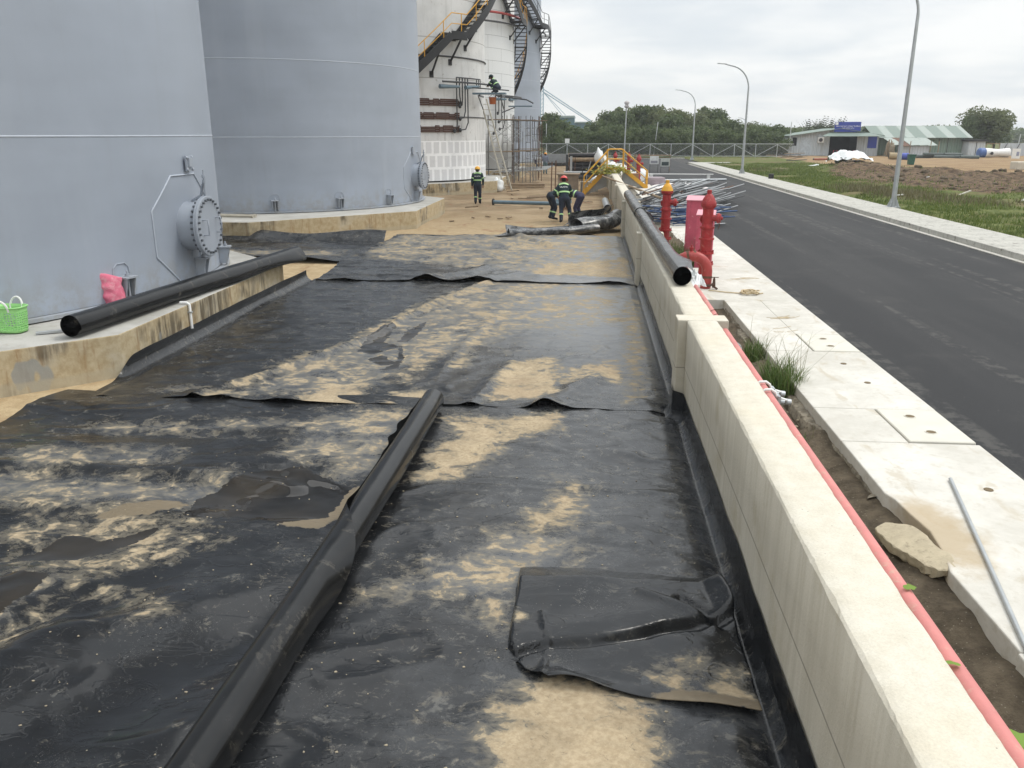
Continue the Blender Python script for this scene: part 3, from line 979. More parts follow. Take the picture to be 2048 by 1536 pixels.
WET2 = [[(-3.29, 11.59), (-3.34, 12.85), (-3.32, 13.47), (-3.1, 13.31), (-3.08, 12.27), (-2.78, 11.99), (-3.04, 11.49)],
        [(-2.82, 12.3), (-2.85, 13.04), (-2.68, 13.72), (-2.66, 13.16), (-2.69, 12.31)],
        [(-2.7, 10.68), (-2.57, 11.02), (-2.74, 11.99), (-2.59, 11.48), (-2.51, 10.77)],
        [(-3.05, 11.24), (-2.87, 11.4), (-2.6, 11.01), (-2.79, 10.92)]]


def ridge(X, Y, pts, w, h, asym=1.0):
    """a soft crease or fold running through pts"""
    d = np.full(X.shape, 1e9)
    sgn = np.ones(X.shape)
    for (ax, ay), (bx, by) in zip(pts[:-1], pts[1:]):
        ex, ey = bx - ax, by - ay
        L2 = ex * ex + ey * ey
        tt = np.clip(((X - ax) * ex + (Y - ay) * ey) / L2, 0, 1)
        dx, dy = X - ax - ex * tt, Y - ay - ey * tt
        q = np.hypot(dx, dy)
        s = np.sign(dx * ey - dy * ex)
        sgn = np.where(q < d, s, sgn)
        d = np.minimum(d, q)
    ww = np.where(sgn > 0, w, w * asym)
    return h * np.exp(-(d / ww) ** 2)


def sheet(name, label, y0, y1, x0f, x1f, hf, sand, sandw, wet, mud, z0, left=None, right=None, dx=.035, dy=.04, mat=None, front=None, cat='liner sheet', strength=None):
    """liner laid on the ground; left/right = (fillet radius, upturn height) where it climbs a wall"""
    ny = int((y1 - y0) / dy) + 1
    yy = np.linspace(y0, y1, ny)
    wmax = max(x1f(y) - x0f(y) for y in (y0, (y0 + y1) / 2, y1))
    nflat = int(wmax / dx)
    ex = []
    nl = 14 if left else 0
    nr = 14 if right else 0
    rows = []
    fx, fy, fz, damp = [], [], [], []
    for y in yy:
        xa, xb = x0f(y), x1f(y)
        wob = float(fbm(np.array([y * .9]), np.array([1.0 + len(name)]), 3, 3)[0])
        X, Zr, D = [], [], []
        if left:
            r, hgt = left
            hh = hgt * (.75 + .5 * wob)
            fk = float(sstep(np.float64(y), 9.95, 10.6))
            for i in range(nl, 0, -1):
                s = (r * PI / 2 + hh) * i / nl
                if s <= r * PI / 2:
                    a = s / r
                    X.append(xa + r - r * math.sin(a)); Zr.append(r - r * math.cos(a))
                else:
                    X.append(xa); Zr.append(r + s - r * PI / 2)
                X[-1] = fk * X[-1] + (1 - fk) * (xa + r - .55 * s); Zr[-1] *= fk
                D.append(0)
        a_ = xa + (left[0] if left else 0)
        b_ = xb - (right[0] if right else 0)
        q = np.linspace(a_, b_, nflat)
        X += list(q); Zr += [0] * nflat; D += [1] * nflat
        if right:
            r, hgt = right
            hh = hgt * (.8 + .4 * wob)
            for i in range(1, nr + 1):
                s = (r * PI / 2 + hh) * i / nr
                if s <= r * PI / 2:
                    a = s / r
                    X.append(b_ + r * math.sin(a)); Zr.append(r - r * math.cos(a))
                else:
                    X.append(xb); Zr.append(r + s - r * PI / 2)
                D.append(0)
        fx.append(X); fz.append(Zr); damp.append(D)
    X = np.array(fx); Zb = np.array(fz); D = np.array(damp, float)
    Y = np.repeat(yy[:, None], X.shape[1], 1)
    k = np.ones(9) / 9
    Dm = np.apply_along_axis(lambda v: np.convolve(np.pad(v, 4, 'edge'), k, 'valid'), 1, D) * D
    H = hf(X, Y) * Dm
    Z = Zb + H + z0
    sA = np.zeros(X.shape)
    for k, q in enumerate(sand):
        sA = np.maximum(sA, (strength[k] if strength else .8) * sstep(polysd(X, Y, q), -.32, .16))
    sB = polymask(X, Y, sandw, -.5, .4)
    fl = .28 + .22 * sstep(X, -2.4, .2) + .50 * sstep(Y, 8.8, 15) * (.4 + .6 * sstep(X, -3.2, -1)) - .25 * sstep(-Y, -5.6, -4.0) * sstep(-X, .8, 2)  # paints sky sheen towards right and far, over some real dirt
    at = {'sand': np.maximum(sA, .46 * sB) * (Zb < .05), 'dust_sheen': np.clip(np.maximum(fl, .75 * sB), 0, 1) * (Zb < .12),
          'wet': polymask(X, Y, wet, -.10, .06) if wet else np.zeros(X.shape),
          'mud': polymask(X, Y, mud, -.12, .1) if mud else np.zeros(X.shape)}
    if front is not None:
        Y = Y + front(X) * sstep(-(Y - y0), -.6, 0)
    o = arr_obj(name, np.stack([X, Y, Z], -1).reshape(-1, 3), gridF(X.shape[1], ny), mat or M_liner, attrs=at)
    tag(o, label, cat, 'black liner sheets on the tank yard floor')
    return o


def creases(X, Y, sc, amp, seed):
    q = fbm(X * sc, Y * sc * 1.5, 3, seed)
    return amp * np.clip(1 - np.abs(q - .5) * 14, 0, 1) ** 1.5


def h1(X, Y):
    return h1_(X, Y) + creases(X, Y, .75, .016, 201) + creases(X + .6 * Y, Y, 1.3, .005, 207)


def h1_(X, Y):
    h = (fbm(X * .8, Y * .8, 3, 21) - .5) * .05
    # big soft waves in the left foreground, running up to the right
    u = (X + 3.4) * .78 - (Y - 3.6) * .62
    v = (X + 3.4) * .62 + (Y - 3.6) * .78
    wv = np.sin(u * 4.3 + 1.5 * fbm(X * .9, Y * .9, 2, 5) * 3.1 + .35 * v)
    h += .062 * wv * sstep(-X, 1.4, 2.3) * sstep(-Y, -5.6, -4.3)
    w2 = np.sin(Y * 4.6 + X * .8 + 5.5 * fbm(X * .55, Y * .55, 3, 33))
    h += .026 * w2 * sstep(-X, 1.6, 2.8) * sstep(Y, 5.4, 6.4)
    h += ridge(X, Y, [(-6.4, 6.9), (-5.0, 7.05), (-3.8, 7.0), (-2.6, 6.75)], .12, .05)
    h += ridge(X, Y, [(-5.8, 8.1), (-3.0, 8.2)], .07, .022)
    h += ridge(X, Y, [(-1.9, 7.05), (-.6, 7.05), (.9, 6.9)], .05, .016, .4)
    h += (fbm(X * 5, Y * 7, 3, 13) - .5) * .010
    h -= .02 * polymask(X, Y, WET1, -.4, .1)
    return np.maximum(h, -.06) + .065


def h2(X, Y):
    h = creases(X, Y, .7, .015, 221) + creases(X - .5 * Y, Y, 1.2, .008, 227) + (fbm(X * .7, Y * .7, 3, 41) - .5) * .05 + (fbm(X * 4, Y * 6, 3, 17) - .5) * .010
    h += ridge(X, Y, [(-4.7, 9.2), (-4.0, 10.75), (-3.4, 12.25), (-2.9, 15), (-2.0, 17.8)], .10, .055, .5)
    h += ridge(X, Y, [(-1.9, 10.2), (-1.8, 12.2), (-1.5, 14.2)], .08, .02)
    h += ridge(X, Y, [(-1.3, 9.2), (-1.12, 10.4), (-.95, 11.2)], .10, .045)
    h += ridge(X, Y, [(-.42, 9.2), (-.1, 9.9), (.3, 10.6)], .16, .05)
    h += ridge(X, Y, [(-6, 11.6), (-4.2, 11.5)], .05, .015)
    h -= .02 * polymask(X, Y, WET2, -.3, .1)
    # near edge curls up off the sheet below
    e = sstep(-(Y - 9.2), -.42, 0)
    lift = .006 + .075 * np.exp(-((X + .38) / .20) ** 2) + .045 * np.exp(-((X + 4.35) / .22) ** 2) + .025 * np.exp(-((X + 1.55) / .2) ** 2) + .016 * np.maximum(0, np.sin(X * 5.1 + 1))
    return np.maximum(h, -.04) + .05 + .012 + e * lift


def h3(X, Y):
    h = creases(X, Y, .6, .03, 241) + creases(X - .5 * Y, Y, 1.0, .014, 247) + (fbm(X * .6, Y * .6, 3, 61) - .5) * .07 + (fbm(X * 4, Y * 5, 3, 27) - .5) * .012
    h += ridge(X, Y, [(-3.4, 17.7), (-2.6, 18.6), (-2.2, 19.6)], .22, .10)
    h += ridge(X, Y, [(-2.2, 17.7), (-1.4, 18.6), (-.9, 18.2)], .2, .07)
    h += ridge(X, Y, [(-5.9, 21.4), (-3.2, 21.0), (-1.2, 21.6), (1, 21.4)], .22, .07, .5)
    h += ridge(X, Y, [(-5.6, 23.6), (-3, 23.4), (-1.2, 23.9)], .2, .09, .5)
    h += ridge(X, Y, [(-2, 26), (-1.4, 24.6), (-.9, 23.6)], .18, .10)
    h += ridge(X, Y, [(-2.6, 22.4), (.9, 22.9)], .14, .04)
    e = sstep(-(Y - 17.65), -.5, 0)
    lift = .01 + .06 * np.exp(-((X + 2.4) / .3) ** 2) + .025 * np.maximum(0, np.sin(X * 3.3))
    return np.maximum(h, -.05) + .08 + e * lift


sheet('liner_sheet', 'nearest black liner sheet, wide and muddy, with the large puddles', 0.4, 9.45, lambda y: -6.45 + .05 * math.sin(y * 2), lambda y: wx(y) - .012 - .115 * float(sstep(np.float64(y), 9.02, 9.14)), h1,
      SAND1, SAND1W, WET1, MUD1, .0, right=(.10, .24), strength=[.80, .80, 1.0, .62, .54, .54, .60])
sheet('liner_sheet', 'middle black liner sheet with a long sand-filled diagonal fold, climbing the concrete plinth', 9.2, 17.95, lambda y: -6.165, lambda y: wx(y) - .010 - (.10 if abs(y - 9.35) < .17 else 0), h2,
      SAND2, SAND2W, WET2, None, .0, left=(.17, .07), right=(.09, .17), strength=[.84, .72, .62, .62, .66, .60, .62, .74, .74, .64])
sheet('liner_sheet', 'far black liner sheet with crumpled ridges and pale, dusty painted sheen, in front of the bending workers', 17.65, 26.4, lambda y: -6.0 + .12 * math.sin(y * .8), lambda y: wx(y) - .02, h3,
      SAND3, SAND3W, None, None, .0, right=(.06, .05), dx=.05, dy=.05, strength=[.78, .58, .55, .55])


def h4(X, Y):
    h = (fbm(X * .8, Y * .8, 3, 71) - .5) * .06 + .02 * np.sin(Y * 5 + X * .6)
    e = sstep(-(Y - 20.55), -.5, 0)
    b_ = sstep(Y, 24.2, 24.75)
    return np.maximum(h, -.03) + .06 + e * .12 * sstep(-X, 6.1, 7.2) + b_ * (.26 + .05 * np.sin(X * 1.7))


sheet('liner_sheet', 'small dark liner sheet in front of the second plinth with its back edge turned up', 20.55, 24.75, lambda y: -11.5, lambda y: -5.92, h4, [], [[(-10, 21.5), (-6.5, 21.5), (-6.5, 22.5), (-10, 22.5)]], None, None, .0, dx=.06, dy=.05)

# doubled-over offcut against the wall in the foreground
M_patch = linermat('liner_offcut', .45)
n1_, n2_ = 110, 130
U, V = np.meshgrid(np.linspace(0, 1, n1_), np.linspace(0, 1, n2_))
vk = [0, .12, .3, .6, 1]
LX, LY = np.interp(V, vk, [-.15, -.30, -.42, -.43, -.44]), np.interp(V, vk, [4.08, 4.20, 4.42, 4.80, 5.50])
RX, RY = np.interp(V, vk, [1.05, 1.055, 1.06, 1.04, .97]), np.interp(V, vk, [3.96, 4.12, 4.40, 4.95, 5.52])
X = LX * (1 - U) + RX * U + .012 * np.sin(V * 9 + 1) * (1 - U)
Y = LY * (1 - U) + RY * U + .02 * np.sin(U * 4.5 + .5)
vc = .215 + .34 * U ** .9 + .012 * np.sin(U * 11)          # the sharp valley between top fold and lower flap
top = np.interp(V, [0, .5, .78, .80, 1.0], [.105, .13, .150, .150, .035])
flap = .055 + .050 * np.clip(V / np.maximum(vc, .01), 0, 1) * (1 - .3 * U)
w = sstep(V - vc, -.012, .035)
Hh = flap * (1 - w) + top * w
Hh += .016 * np.exp(-((V - vc - .10) / .07) ** 2) * (1 - .45 * U) * w      # rolled lip above the valley
Hh -= .040 * np.exp(-((V - vc) / .018) ** 2)
Hh += (fbm(X * 1.6, Y * 1.6, 3, 91) - .5) * .05 + (fbm(X * 6, Y * 6, 3, 92) - .5) * .010
Hh += ridge(X, Y, [(.45, 5.05), (.75, 4.86), (.9, 4.74)], .05, .03, .6) - ridge(X, Y, [(.72, 5.0), (.86, 4.84)], .035, .035)
Hh += ridge(X, Y, [(-.20, 4.75), (-.15, 4.45), (-.17, 4.15)], .03, .012, .5)
Hh += .10 * sstep(U, .90, 1.0) * sstep(V, .45, .6) * sstep(-V, -.98, -.7)
Hh -= .12 * sstep(-U, -.03, 0) * sstep(V, .16, .3)
Hh += .016 * np.sin(U * 8 + 1) * sstep(-V, -.10, 0)
Hh += .055 * np.exp(-((U - .12) / .16) ** 2) * sstep(-V, -.22, -.02) + .03 * sstep(-V, -.12, 0)
at = {'sand': .50 * polymask(X, Y, [[(.1, 4.15), (.3, 4.30), (.7, 4.5), (1.1, 4.45), (1.1, 3.95), (.3, 4.05)]], -.15, .25) + .7 * polymask(X, Y, [[(-.40, 4.78), (-.28, 4.75), (-.26, 4.66), (-.40, 4.64)]], -.08, .06),
      'dust_sheen': np.full(X.shape, .30), 'wet': np.zeros(X.shape), 'mud': polymask(X, Y, [[(.45, 4.06), (.62, 4.14), (1.08, 4.06), (1.08, 3.92), (.45, 3.98)]], -.1, .12)}
off_ = arr_obj('liner_offcut', np.stack([X, Y, Hh + .012], -1).reshape(-1, 3), gridF(n1_, n2_), M_patch, attrs=at)
tag(off_, 'crumpled doubled-over offcut of black liner lying against the foot of the near wall', 'liner offcut')
sd_ = off_.modifiers.new('thick', 'SOLIDIFY'); sd_.thickness = .006; sd_.offset = -1

# ------------------------------------------------------------------ tanks and their plinths
def octagon(cx, cy, ap, rot=PI / 8):
    Rr = ap / math.cos(PI / 8)
    return [(cx + Rr * math.cos(rot + i * PI / 4), cy + Rr * math.sin(rot + i * PI / 4)) for i in range(8)]


def plinth(label, cx, cy, ap, h, rot=PI / 8):
    t = thing('tank_plinth', label, 'plinth', (cx, cy, 0), 'octagonal concrete tank plinths')
    b = MB(); b.prism(octagon(cx, cy, ap, rot), -.3, h)
    b.build('plinth_block', M_plinth, t, bevel=.018, seg=2)
    return t


PL = [(-13.78, 13.43, 7.60, .58), (-13.1, 31.75, 7.3, .6), (-12.2, 50.6, 7.25, .62), (-12.1, 66.6, 7.3, .6), (-11.2, 82.5, 7.4, .6)]
LBL = ['nearest tan stained plinth, carrying the black roll and the green basket', 'second plinth from the camera, rust-stained, under the second grey tank',
       'mossy plinth under the white tank, behind the walking worker', 'dirty plinth behind the ladder and scaffold', 'farthest plinth under the last grey tank']
plinths = [plinth(LBL[i], *PL[i]) for i in range(5)]
TK = [(-13.74, 14.06, 6.8), (-12.6, 33.0, 6.1), (-12.2, 50.5, 6.25), (-12.0, 66.5, 6.45), (-11.2, 82.5, 6.8)]


def tank(label, cx, cy, r, zb, mat, top=17.0, seams=(), slab=True):
    t = thing('storage_tank', label, 'storage tank', (cx, cy, zb), 'row of storage tanks')
    b = MB(); b.lathe([(r, zb + .06), (r, top), (0.01, top + 1.2)], (cx, cy, 0), n=160, caps=False)
    b.build('shell', mat, t)
    if slab:
        b = MB(); b.lathe([(r + .10, zb), (r + .10, zb + .055), (r + .005, zb + .055)], (cx, cy, 0), n=160, caps=False)
        b.build('base_plate', M_tankfit, t)
    for z in seams:
        b = MB()
        n = 160
        for i in range(n):
            a0, a1 = 2 * PI * i / n, 2 * PI * (i + 1) / n
            for k, (rr0, z0, rr1, z1) in enumerate(((r, z - .014, r + .007, z - .006), (r + .007, z - .006, r + .007, z + .006), (r + .007, z + .006, r, z + .014))):
                b.add([(cx + rr0 * math.cos(a0), cy + rr0 * math.sin(a0), z0), (cx + rr0 * math.cos(a1), cy + rr0 * math.sin(a1), z0),
                       (cx + rr1 * math.cos(a1), cy + rr1 * math.sin(a1), z1), (cx + rr1 * math.cos(a0), cy + rr1 * math.sin(a0), z1)], [(0, 1, 2, 3)], True)
        b.build('weld_seam', M_weld, t)
    return t


T1 = tank('huge grey tank on the left, nearest the camera, with a round bolted manhole', *TK[0], .60, M_tank, seams=(3.12, 5.6))
T2 = tank('second grey tank, standing behind the nearest one', *TK[1], .62, M_tank, seams=(3.05, 5.45, 7.9))
T3 = tank('dirty white tank with the black spiral stair and rust-brown strips', *TK[2], .64, M_old, slab=False)
T4 = tank('white tank with thin plate lines, behind the scaffold', *TK[3], .62, M_grid, slab=False)
T5 = tank('farthest grey tank with a black stair on its right side', *TK[4], .62, M_tank, seams=(5.4, 7.8, 10.2), slab=False)


def cyl(tk, a, dr, z):
    cx, cy, r = tk
    return Vector((cx + (r + dr) * math.cos(a), cy + (r + dr) * math.sin(a), z))


def manhole(tank_o, tk, a, z, rc=.52, neck=.35, sc=1.0, davit=True):
    d = Vector((math.cos(a), math.sin(a), 0))
    sd = Vector((-math.sin(a), math.cos(a), 0))
    c0 = cyl(tk, a, 0, z)
    b = MB(); b.lathe([(rc * .8, -.15), (rc * .8, neck - .03), (rc, neck - .03), (rc, neck)], c0, d, n=40)
    mh = b.build('manhole_neck', M_tankfit, tank_o)
    b = MB(); b.lathe([(rc, neck + .004), (rc, neck + .034), (rc - .012, neck + .04)], c0, d, n=48)
    cov = b.build('manhole_cover', M_tankfit, mh)
    b = MB()
    nb = 28
    for i in range(nb):
        th = 2 * PI * i / nb
        o = c0 + (sd * math.cos(th) + Vector((0, 0, 1)) * math.sin(th)) * (rc * .88)
        b.lathe([(.021, neck - .10), (.021, neck + .075)], o, d, n=6)
    b.build('bolts', simple('bolt_grey', (.10, .11, .125), .5), mh)
    for sgn in (-1, 1):
        b = MB()
        p = c0 + sd * (sgn * .27) + d * (neck + .04)
        b.tube([p + Vector((0, 0, .13)), p + d * .09 + Vector((0, 0, .13)), p + d * .10 + Vector((0, 0, 0)), p + d * .09 + Vector((0, 0, -.13)), p + Vector((0, 0, -.13))], .012, 6)
        b.build('handle', M_tankfit, mh)
    if davit:
        b = MB()
        p = c0 + sd * .28 + Vector((0, 0, .42))
        q = c0 + d * (neck + .02) + Vector((0, 0, rc + .27))
        b.tube([p, p + d * .16 + Vector((0, 0, .08)), p + d * .2 + Vector((0, 0, .22)), q + Vector((0, 0, .0))], .026, 8)
        b.tube([q + Vector((0, 0, -.30)), q + Vector((0, 0, .17))], .016, 8)
        b.lathe([(.035, 0), (.035, .05)], q + Vector((0, 0, .03)), n=6)
        b.lathe([(.035, 0), (.035, .05)], q + Vector((0, 0, -.05)), n=6)
        b.build('davit_arm', M_tankfit, mh)
    # weld line of the octagonal reinforcing plate
    pts = []
    for i in range(9):
        th = PI / 8 + i * PI / 4
        pts.append((1.18 * math.cos(th), 1.0 * math.sin(th) * .98))
    b = MB()
    P = []
    for (u, v), (u2, v2) in zip(pts[:-1], pts[1:]):
        for k in range(8):
            w = k / 8
            P.append(cyl(tk, a + (u + (u2 - u) * w) / tk[2], .006, max(z - .03 + (v + (v2 - v) * w), .62)))
    P.append(P[0])
    b.tube(P, .014, 6)
    b.build('reinforcing_plate_edge', M_weld, mh)


def chair(tank_o, tk, a, zb, s=1.0):
    """anchor bolt chair welded to the tank foot"""
    d = Vector((math.cos(a), math.sin(a), 0)); sd = Vector((-math.sin(a), math.cos(a), 0))
    c = cyl(tk, a, 0, zb)
    b = MB()
    for sg in (-1, 1):
        o = c + sd * (sg * .085 * s)
        w = sd * .008
        pr = [(0, .04), (.13 * s, .04), (.20 * s, .34 * s), (0, .34 * s)]
        vs = [o + d * x + Vector((0, 0, z)) - w for x, z in pr] + [o + d * x + Vector((0, 0, z)) + w for x, z in pr]
        b.add(vs, [(3, 2, 1, 0), (4, 5, 6, 7), (0, 1, 5, 4), (1, 2, 6, 5), (2, 3, 7, 6), (3, 0, 4, 7)])
    o = c + d * (.10 * s) + Vector((0, 0, .355 * s))
    b.obox(o, (.24 * s, .25 * s, .025), (0, 0, a))
    b.tube([c + d * .12 * s + Vector((0, 0, .0)), c + d * .12 * s + Vector((0, 0, .46 * s))], .018 * s, 8)
    b.lathe([(.036 * s, 0), (.036 * s, .04 * s)], c + d * .12 * s + Vector((0, 0, .37 * s)), n=6)
    # small weld pad above
    P = [cyl(tk, a + u / tk[2], .005, zb + v) for u, v in ((-.17 * s, .36 * s), (-.15 * s, .5 * s), (-.08 * s, .56 * s), (.08 * s, .56 * s), (.15 * s, .5 * s), (.17 * s, .36 * s))]
    b.tube(P, .009, 5)
    b.build('anchor_chair', M_tankfit, tank_o)


manhole(T1, TK[0], R(1.0), 1.60)
for a in (-15.3, 2.7, 15.4, 45, -45):
    chair(T1, TK[0], R(a), .66)
chair_b = MB()
c = cyl(TK[0], R(2.5), .05, 2.66)
chair_b.obox(c, (.03, .24, .26), (0, 0, R(2.5)))
chair_b.obox(c + Vector((.03, 0, .02)), (.04, .15, .15), (0, 0, R(2.5)))
for u, v in ((-.1, .1), (.1, .1), (-.1, -.1), (.1, -.1)):
    chair_b.blob(c + Vector((.02, u, v)), (.02, .03, .03), 8, 5)
chair_b.build('nameplate_bracket', M_tankfit, T1)
manhole(T2, TK[1], R(-6), 1.62)
for a in (-90, -67.8, -47, -26.3, -6.5):
    chair(T2, TK[1], R(a), .67)
c = cyl(TK[1], R(-8), .05, 2.55)
b = MB(); b.obox(c, (.06, .26, .28), (0, 0, R(-8))); b.build('nameplate_bracket', M_tankfit, T2)

# ------------------------------------------------------------------ rolls of liner
def sheet_roll(name, label, pts, r, turns, pitch, edge, lift=lambda t: 0.0, stagger=0.0, nt=90, na=44, flat=lambda t: 1.0, wob=.004, mat=None, cat='liner roll', group='black liner rolls', parent=None, seed=0, twist=0.0):
    pts = [Vector(p) for p in pts]
    ns = int(turns * na)
    L = [0]
    for p, q in zip(pts[:-1], pts[1:]):
        L.append(L[-1] + (q - p).length)

    def at(d):
        d = min(max(d, -.5), L[-1] + .5)
        for i in range(len(pts) - 1):
            if d <= L[i + 1] or i == len(pts) - 2:
                w = (d - L[i]) / (L[i + 1] - L[i])
                # smooth through the control points
                p0 = pts[max(i - 1, 0)]; p3 = pts[min(i + 2, len(pts) - 1)]
                p1, p2 = pts[i], pts[i + 1]
                if 0 <= w <= 1 and len(pts) > 2:
                    return .5 * ((2 * p1) + (p2 - p0) * w + (2 * p0 - 5 * p1 + 4 * p2 - p3) * w * w + (3 * p1 - p0 - 3 * p2 + p3) * w ** 3)
                return p1 + (p2 - p1) * w
    V = []
    for it in range(nt):
        tt = it / (nt - 1)
        th0 = edge(tt)
        for k in range(ns + 1):
            s = 2 * PI * turns * k / ns
            lay = s / (2 * PI)
            d0 = L[-1] * tt + (stagger * lay * (1 - 2 * tt) if (tt < .08 or tt > .92) else 0)
            c = at(d0)
            dirv = (at(d0 + .05) - at(d0 - .05)).normalized()
            a = dirv.cross(Vector((0, 0, 1))).normalized()
            up = a.cross(dirv)
            rad = r - pitch * lay
            fl = max(0.0, 1 - s / 1.15)
            rad += lift(tt) * fl * fl
            rad += wob * mnoise.noise(Vector((d0 * 1.3 + seed, math.cos(th0 + s) * 1.1, math.sin(th0 + s) * 1.1)))
            th = th0 + s
            f = flat(tt)
            p = c + a * (math.cos(th) * rad * (2 - f if f < 1 else 1)) + up * (math.sin(th) * rad * f)
            V.append(p)
    F = gridF(ns + 1, nt)
    o = arr_obj(name, np.array([tuple(v) for v in V]), F, mat or M_roll, parent)
    if parent is None:
        tag(o, label, cat, group)
    return o


# foreground roll
sheet_roll('liner_roll', 'long black liner roll lying across the foreground sheet, its loose edge twisting over the top',
           [(-1.93, 1.6, .20), (-1.82, 3.0, .205), (-1.775, 4.5, .20), (-1.73, 6.2, .205), (-1.70, 7.8, .205), (-1.69, 9.0, .205)], .134, 3.2, .010,
           lambda t: R(-38) if t < .36 else R(-38 + 210 * sstep(np.float64(t), .40, .66)),
           lambda t: .014 + .035 * math.exp(-((t - .5) / .10) ** 2) + .045 * math.exp(-((t - .84) / .07) ** 2) * (1 + .5 * math.sin(t * 110)), nt=150, wob=.006)
# the roll resting on the near plinth
sheet_roll('liner_roll', 'black liner roll resting on the rim of the nearest plinth, ribbed open end towards us',
           [(-6.66, 10.02, .742), (-6.50, 12.0, .737), (-6.30, 14.4, .737), (-6.02, 17.0, .745)], .152, 9.0, .0122,
           lambda t: R(-30), lambda t: .012 + .09 * math.exp(-((t - 1.0) / .16) ** 2) + .04 * math.exp(-((t - .62) / .1) ** 2), stagger=-.013, nt=120, na=36, wob=.007, seed=3)
# roll on top of the long wall
rw = thing('liner_roll', 'black liner roll lying along the top of the long wall, torn near its far end', 'liner roll', (1.36, 11.45, 1.15), 'black liner rolls')
sheet_roll('rolled_sheet', '', [(1.365, 11.40, 1.288), (1.36, 14.0, 1.284), (1.36, 17.5, 1.284), (1.37, 21.4, 1.284)], .134, 9.0, .0105,
           lambda t: R(-25 + 60 * math.exp(-((t - .06) / .10) ** 2)), lambda t: .014 + .10 * math.exp(-((t - .13) / .09) ** 2), stagger=-.007, nt=110, na=36, wob=.007, parent=rw)
sheet_roll('rolled_sheet', '', [(1.37, 20.8, 1.288), (1.375, 23.5, 1.285), (1.40, 27.4, 1.285)], .147, 2.2, .012,
           lambda t: R(-40) + .6 * mnoise.noise(Vector((t * 14, 0, 0))), lambda t: .02 + .22 * math.exp(-((t - .04) / .10) ** 2) + .06 * abs(mnoise.noise(Vector((t * 9, 3, 0)))), nt=70, wob=.012, parent=rw)
# slack roll and folded mound in front of the workers
M_slack = simple('liner_slack_dusty', (.045, .048, .052), .28, 0, .3, 2, c2=(.22, .22, .215), thr=(.44, .62), spec=.5)
hp = thing('folded_liner', 'slack half-rolled black liner heaped at the workers\' feet beside the wall', 'folded liner', (-.4, 27.3, 0))
sheet_roll('slack_roll', '', [(-2.35, 26.05, .20), (-1.4, 26.35, .19), (-.3, 26.8, .22), (.45, 27.2, .26)], .17, 1.5, .035, lambda t: R(150), lambda t: .10 + .22 * math.exp(-(t / .18) ** 2), nt=60, flat=lambda t: .8, wob=.03, mat=M_slack, parent=hp)
sheet_roll('slack_fold', '', [(-.25, 27.3, .30), (.3, 27.75, .33), (.85, 28.5, .36), (1.12, 29.3, .44)], .36, 1.25, .10, lambda t: R(118 - 30 * t), lambda t: .16, nt=50, flat=lambda t: .82, wob=.07, mat=M_slack, seed=5, parent=hp)
xs_ = np.linspace(0, 1, 40)
U, V = np.meshgrid(xs_, xs_)
X = -2.75 + 1.7 * U + .2 * V; Y = 25.75 + .75 * V + .5 * U
Zf = .10 + .16 * np.exp(-((U - .55) / .22) ** 2) * V + .07 * np.sin(U * 7) * V + .04 * fbm(X * 3, Y * 3, 3, 4)
arr_obj('loose_corner', np.stack([X, Y, Zf], -1).reshape(-1, 3), gridF(40, 40), M_slack, hp)
U, V = np.meshgrid(xs_, xs_)
X = -.7 + 1.7 * U + .3 * V; Y = 28.3 + 1.5 * V - .4 * U
Zf = .12 + .40 * np.exp(-((U - .62) / .33) ** 2) * (1 - .5 * V) + .06 * np.sin(U * 9 + V * 3) + .05 * fbm(X * 3, Y * 3, 3, 8)
arr_obj('draped_fold', np.stack([X, Y, Zf], -1).reshape(-1, 3), gridF(40, 40), M_slack, hp)

# ------------------------------------------------------------------ odds and ends on and by the near plinth
M_ladder0 = simple('dusty_pipe', (.42, .39, .32), .6, .1, .2, 5)
# green market basket: real openings in the sides
M_green = simple('green_basket_plastic', (.30, .62, .22), .45, 0, .08, 4)
bk = thing('shopping_basket', 'lime green perforated plastic basket with white handles on the near plinth', 'basket', (-7.66, 10.28, .585))
bx, by, bz = -7.66, 10.28, .585
b = MB()
nu, nv = 32, 11
def bp(u, v, off=0):
    th = 2 * PI * u / nu
    e = 4.0
    c_, s_ = math.cos(th), math.sin(th)
    rr = (abs(c_) ** e + abs(s_) ** e) ** (-1 / e)
    k = .86 + .14 * v / nv
    return (bx + (.20 + off) * rr * c_ * k, by + (.145 + off) * rr * s_ * k, bz + .01 + .34 * v / nv)
vid = {}
for v in range(nv + 1):
    for u in range(nu):
        vid[(u, v)] = len(b.v); b.v.append(bp(u, v))
for v in range(nv):
    for u in range(nu):
        if 1 <= v <= 8:
            # strap ring round a slanted hole
            q = [Vector(bp(u + a_, v + c_)) for a_, c_ in ((0, 0), (1, 0), (1, 1), (0, 1))]
            m_ = sum(q, Vector()) / 4
            kk = .68 + .12 * math.sin(u * 2.1 + v * 3.7)
            sh = Vector(bp(u + .5 + .12 * math.sin(v * 2 + u), v + .5 + .12 * math.cos(u * 3))) - m_
            inn = [m_ + (p - m_) * kk + sh for p in q]
            i0 = len(b.v)
            b.v.extend([tuple(p) for p in inn])
            o4 = [vid[(u, v)], vid[((u + 1) % nu, v)], vid[((u + 1) % nu, v + 1)], vid[(u, v + 1)]]
            for j in range(4):
                b.f.append((o4[j], o4[(j + 1) % 4], i0 + (j + 1) % 4, i0 + j)); b.sm.append(False); b.mi.append(0)
        else:
            b.f.append((vid[(u, v)], vid[((u + 1) % nu, v)], vid[((u + 1) % nu, v + 1)], vid[(u, v + 1)])); b.sm.append(True); b.mi.append(0)
b.f.append(tuple(vid[(u, 0)] for u in range(nu))[::-1]); b.sm.append(False); b.mi.append(0)
o = b.build('basket_body', M_green, bk)
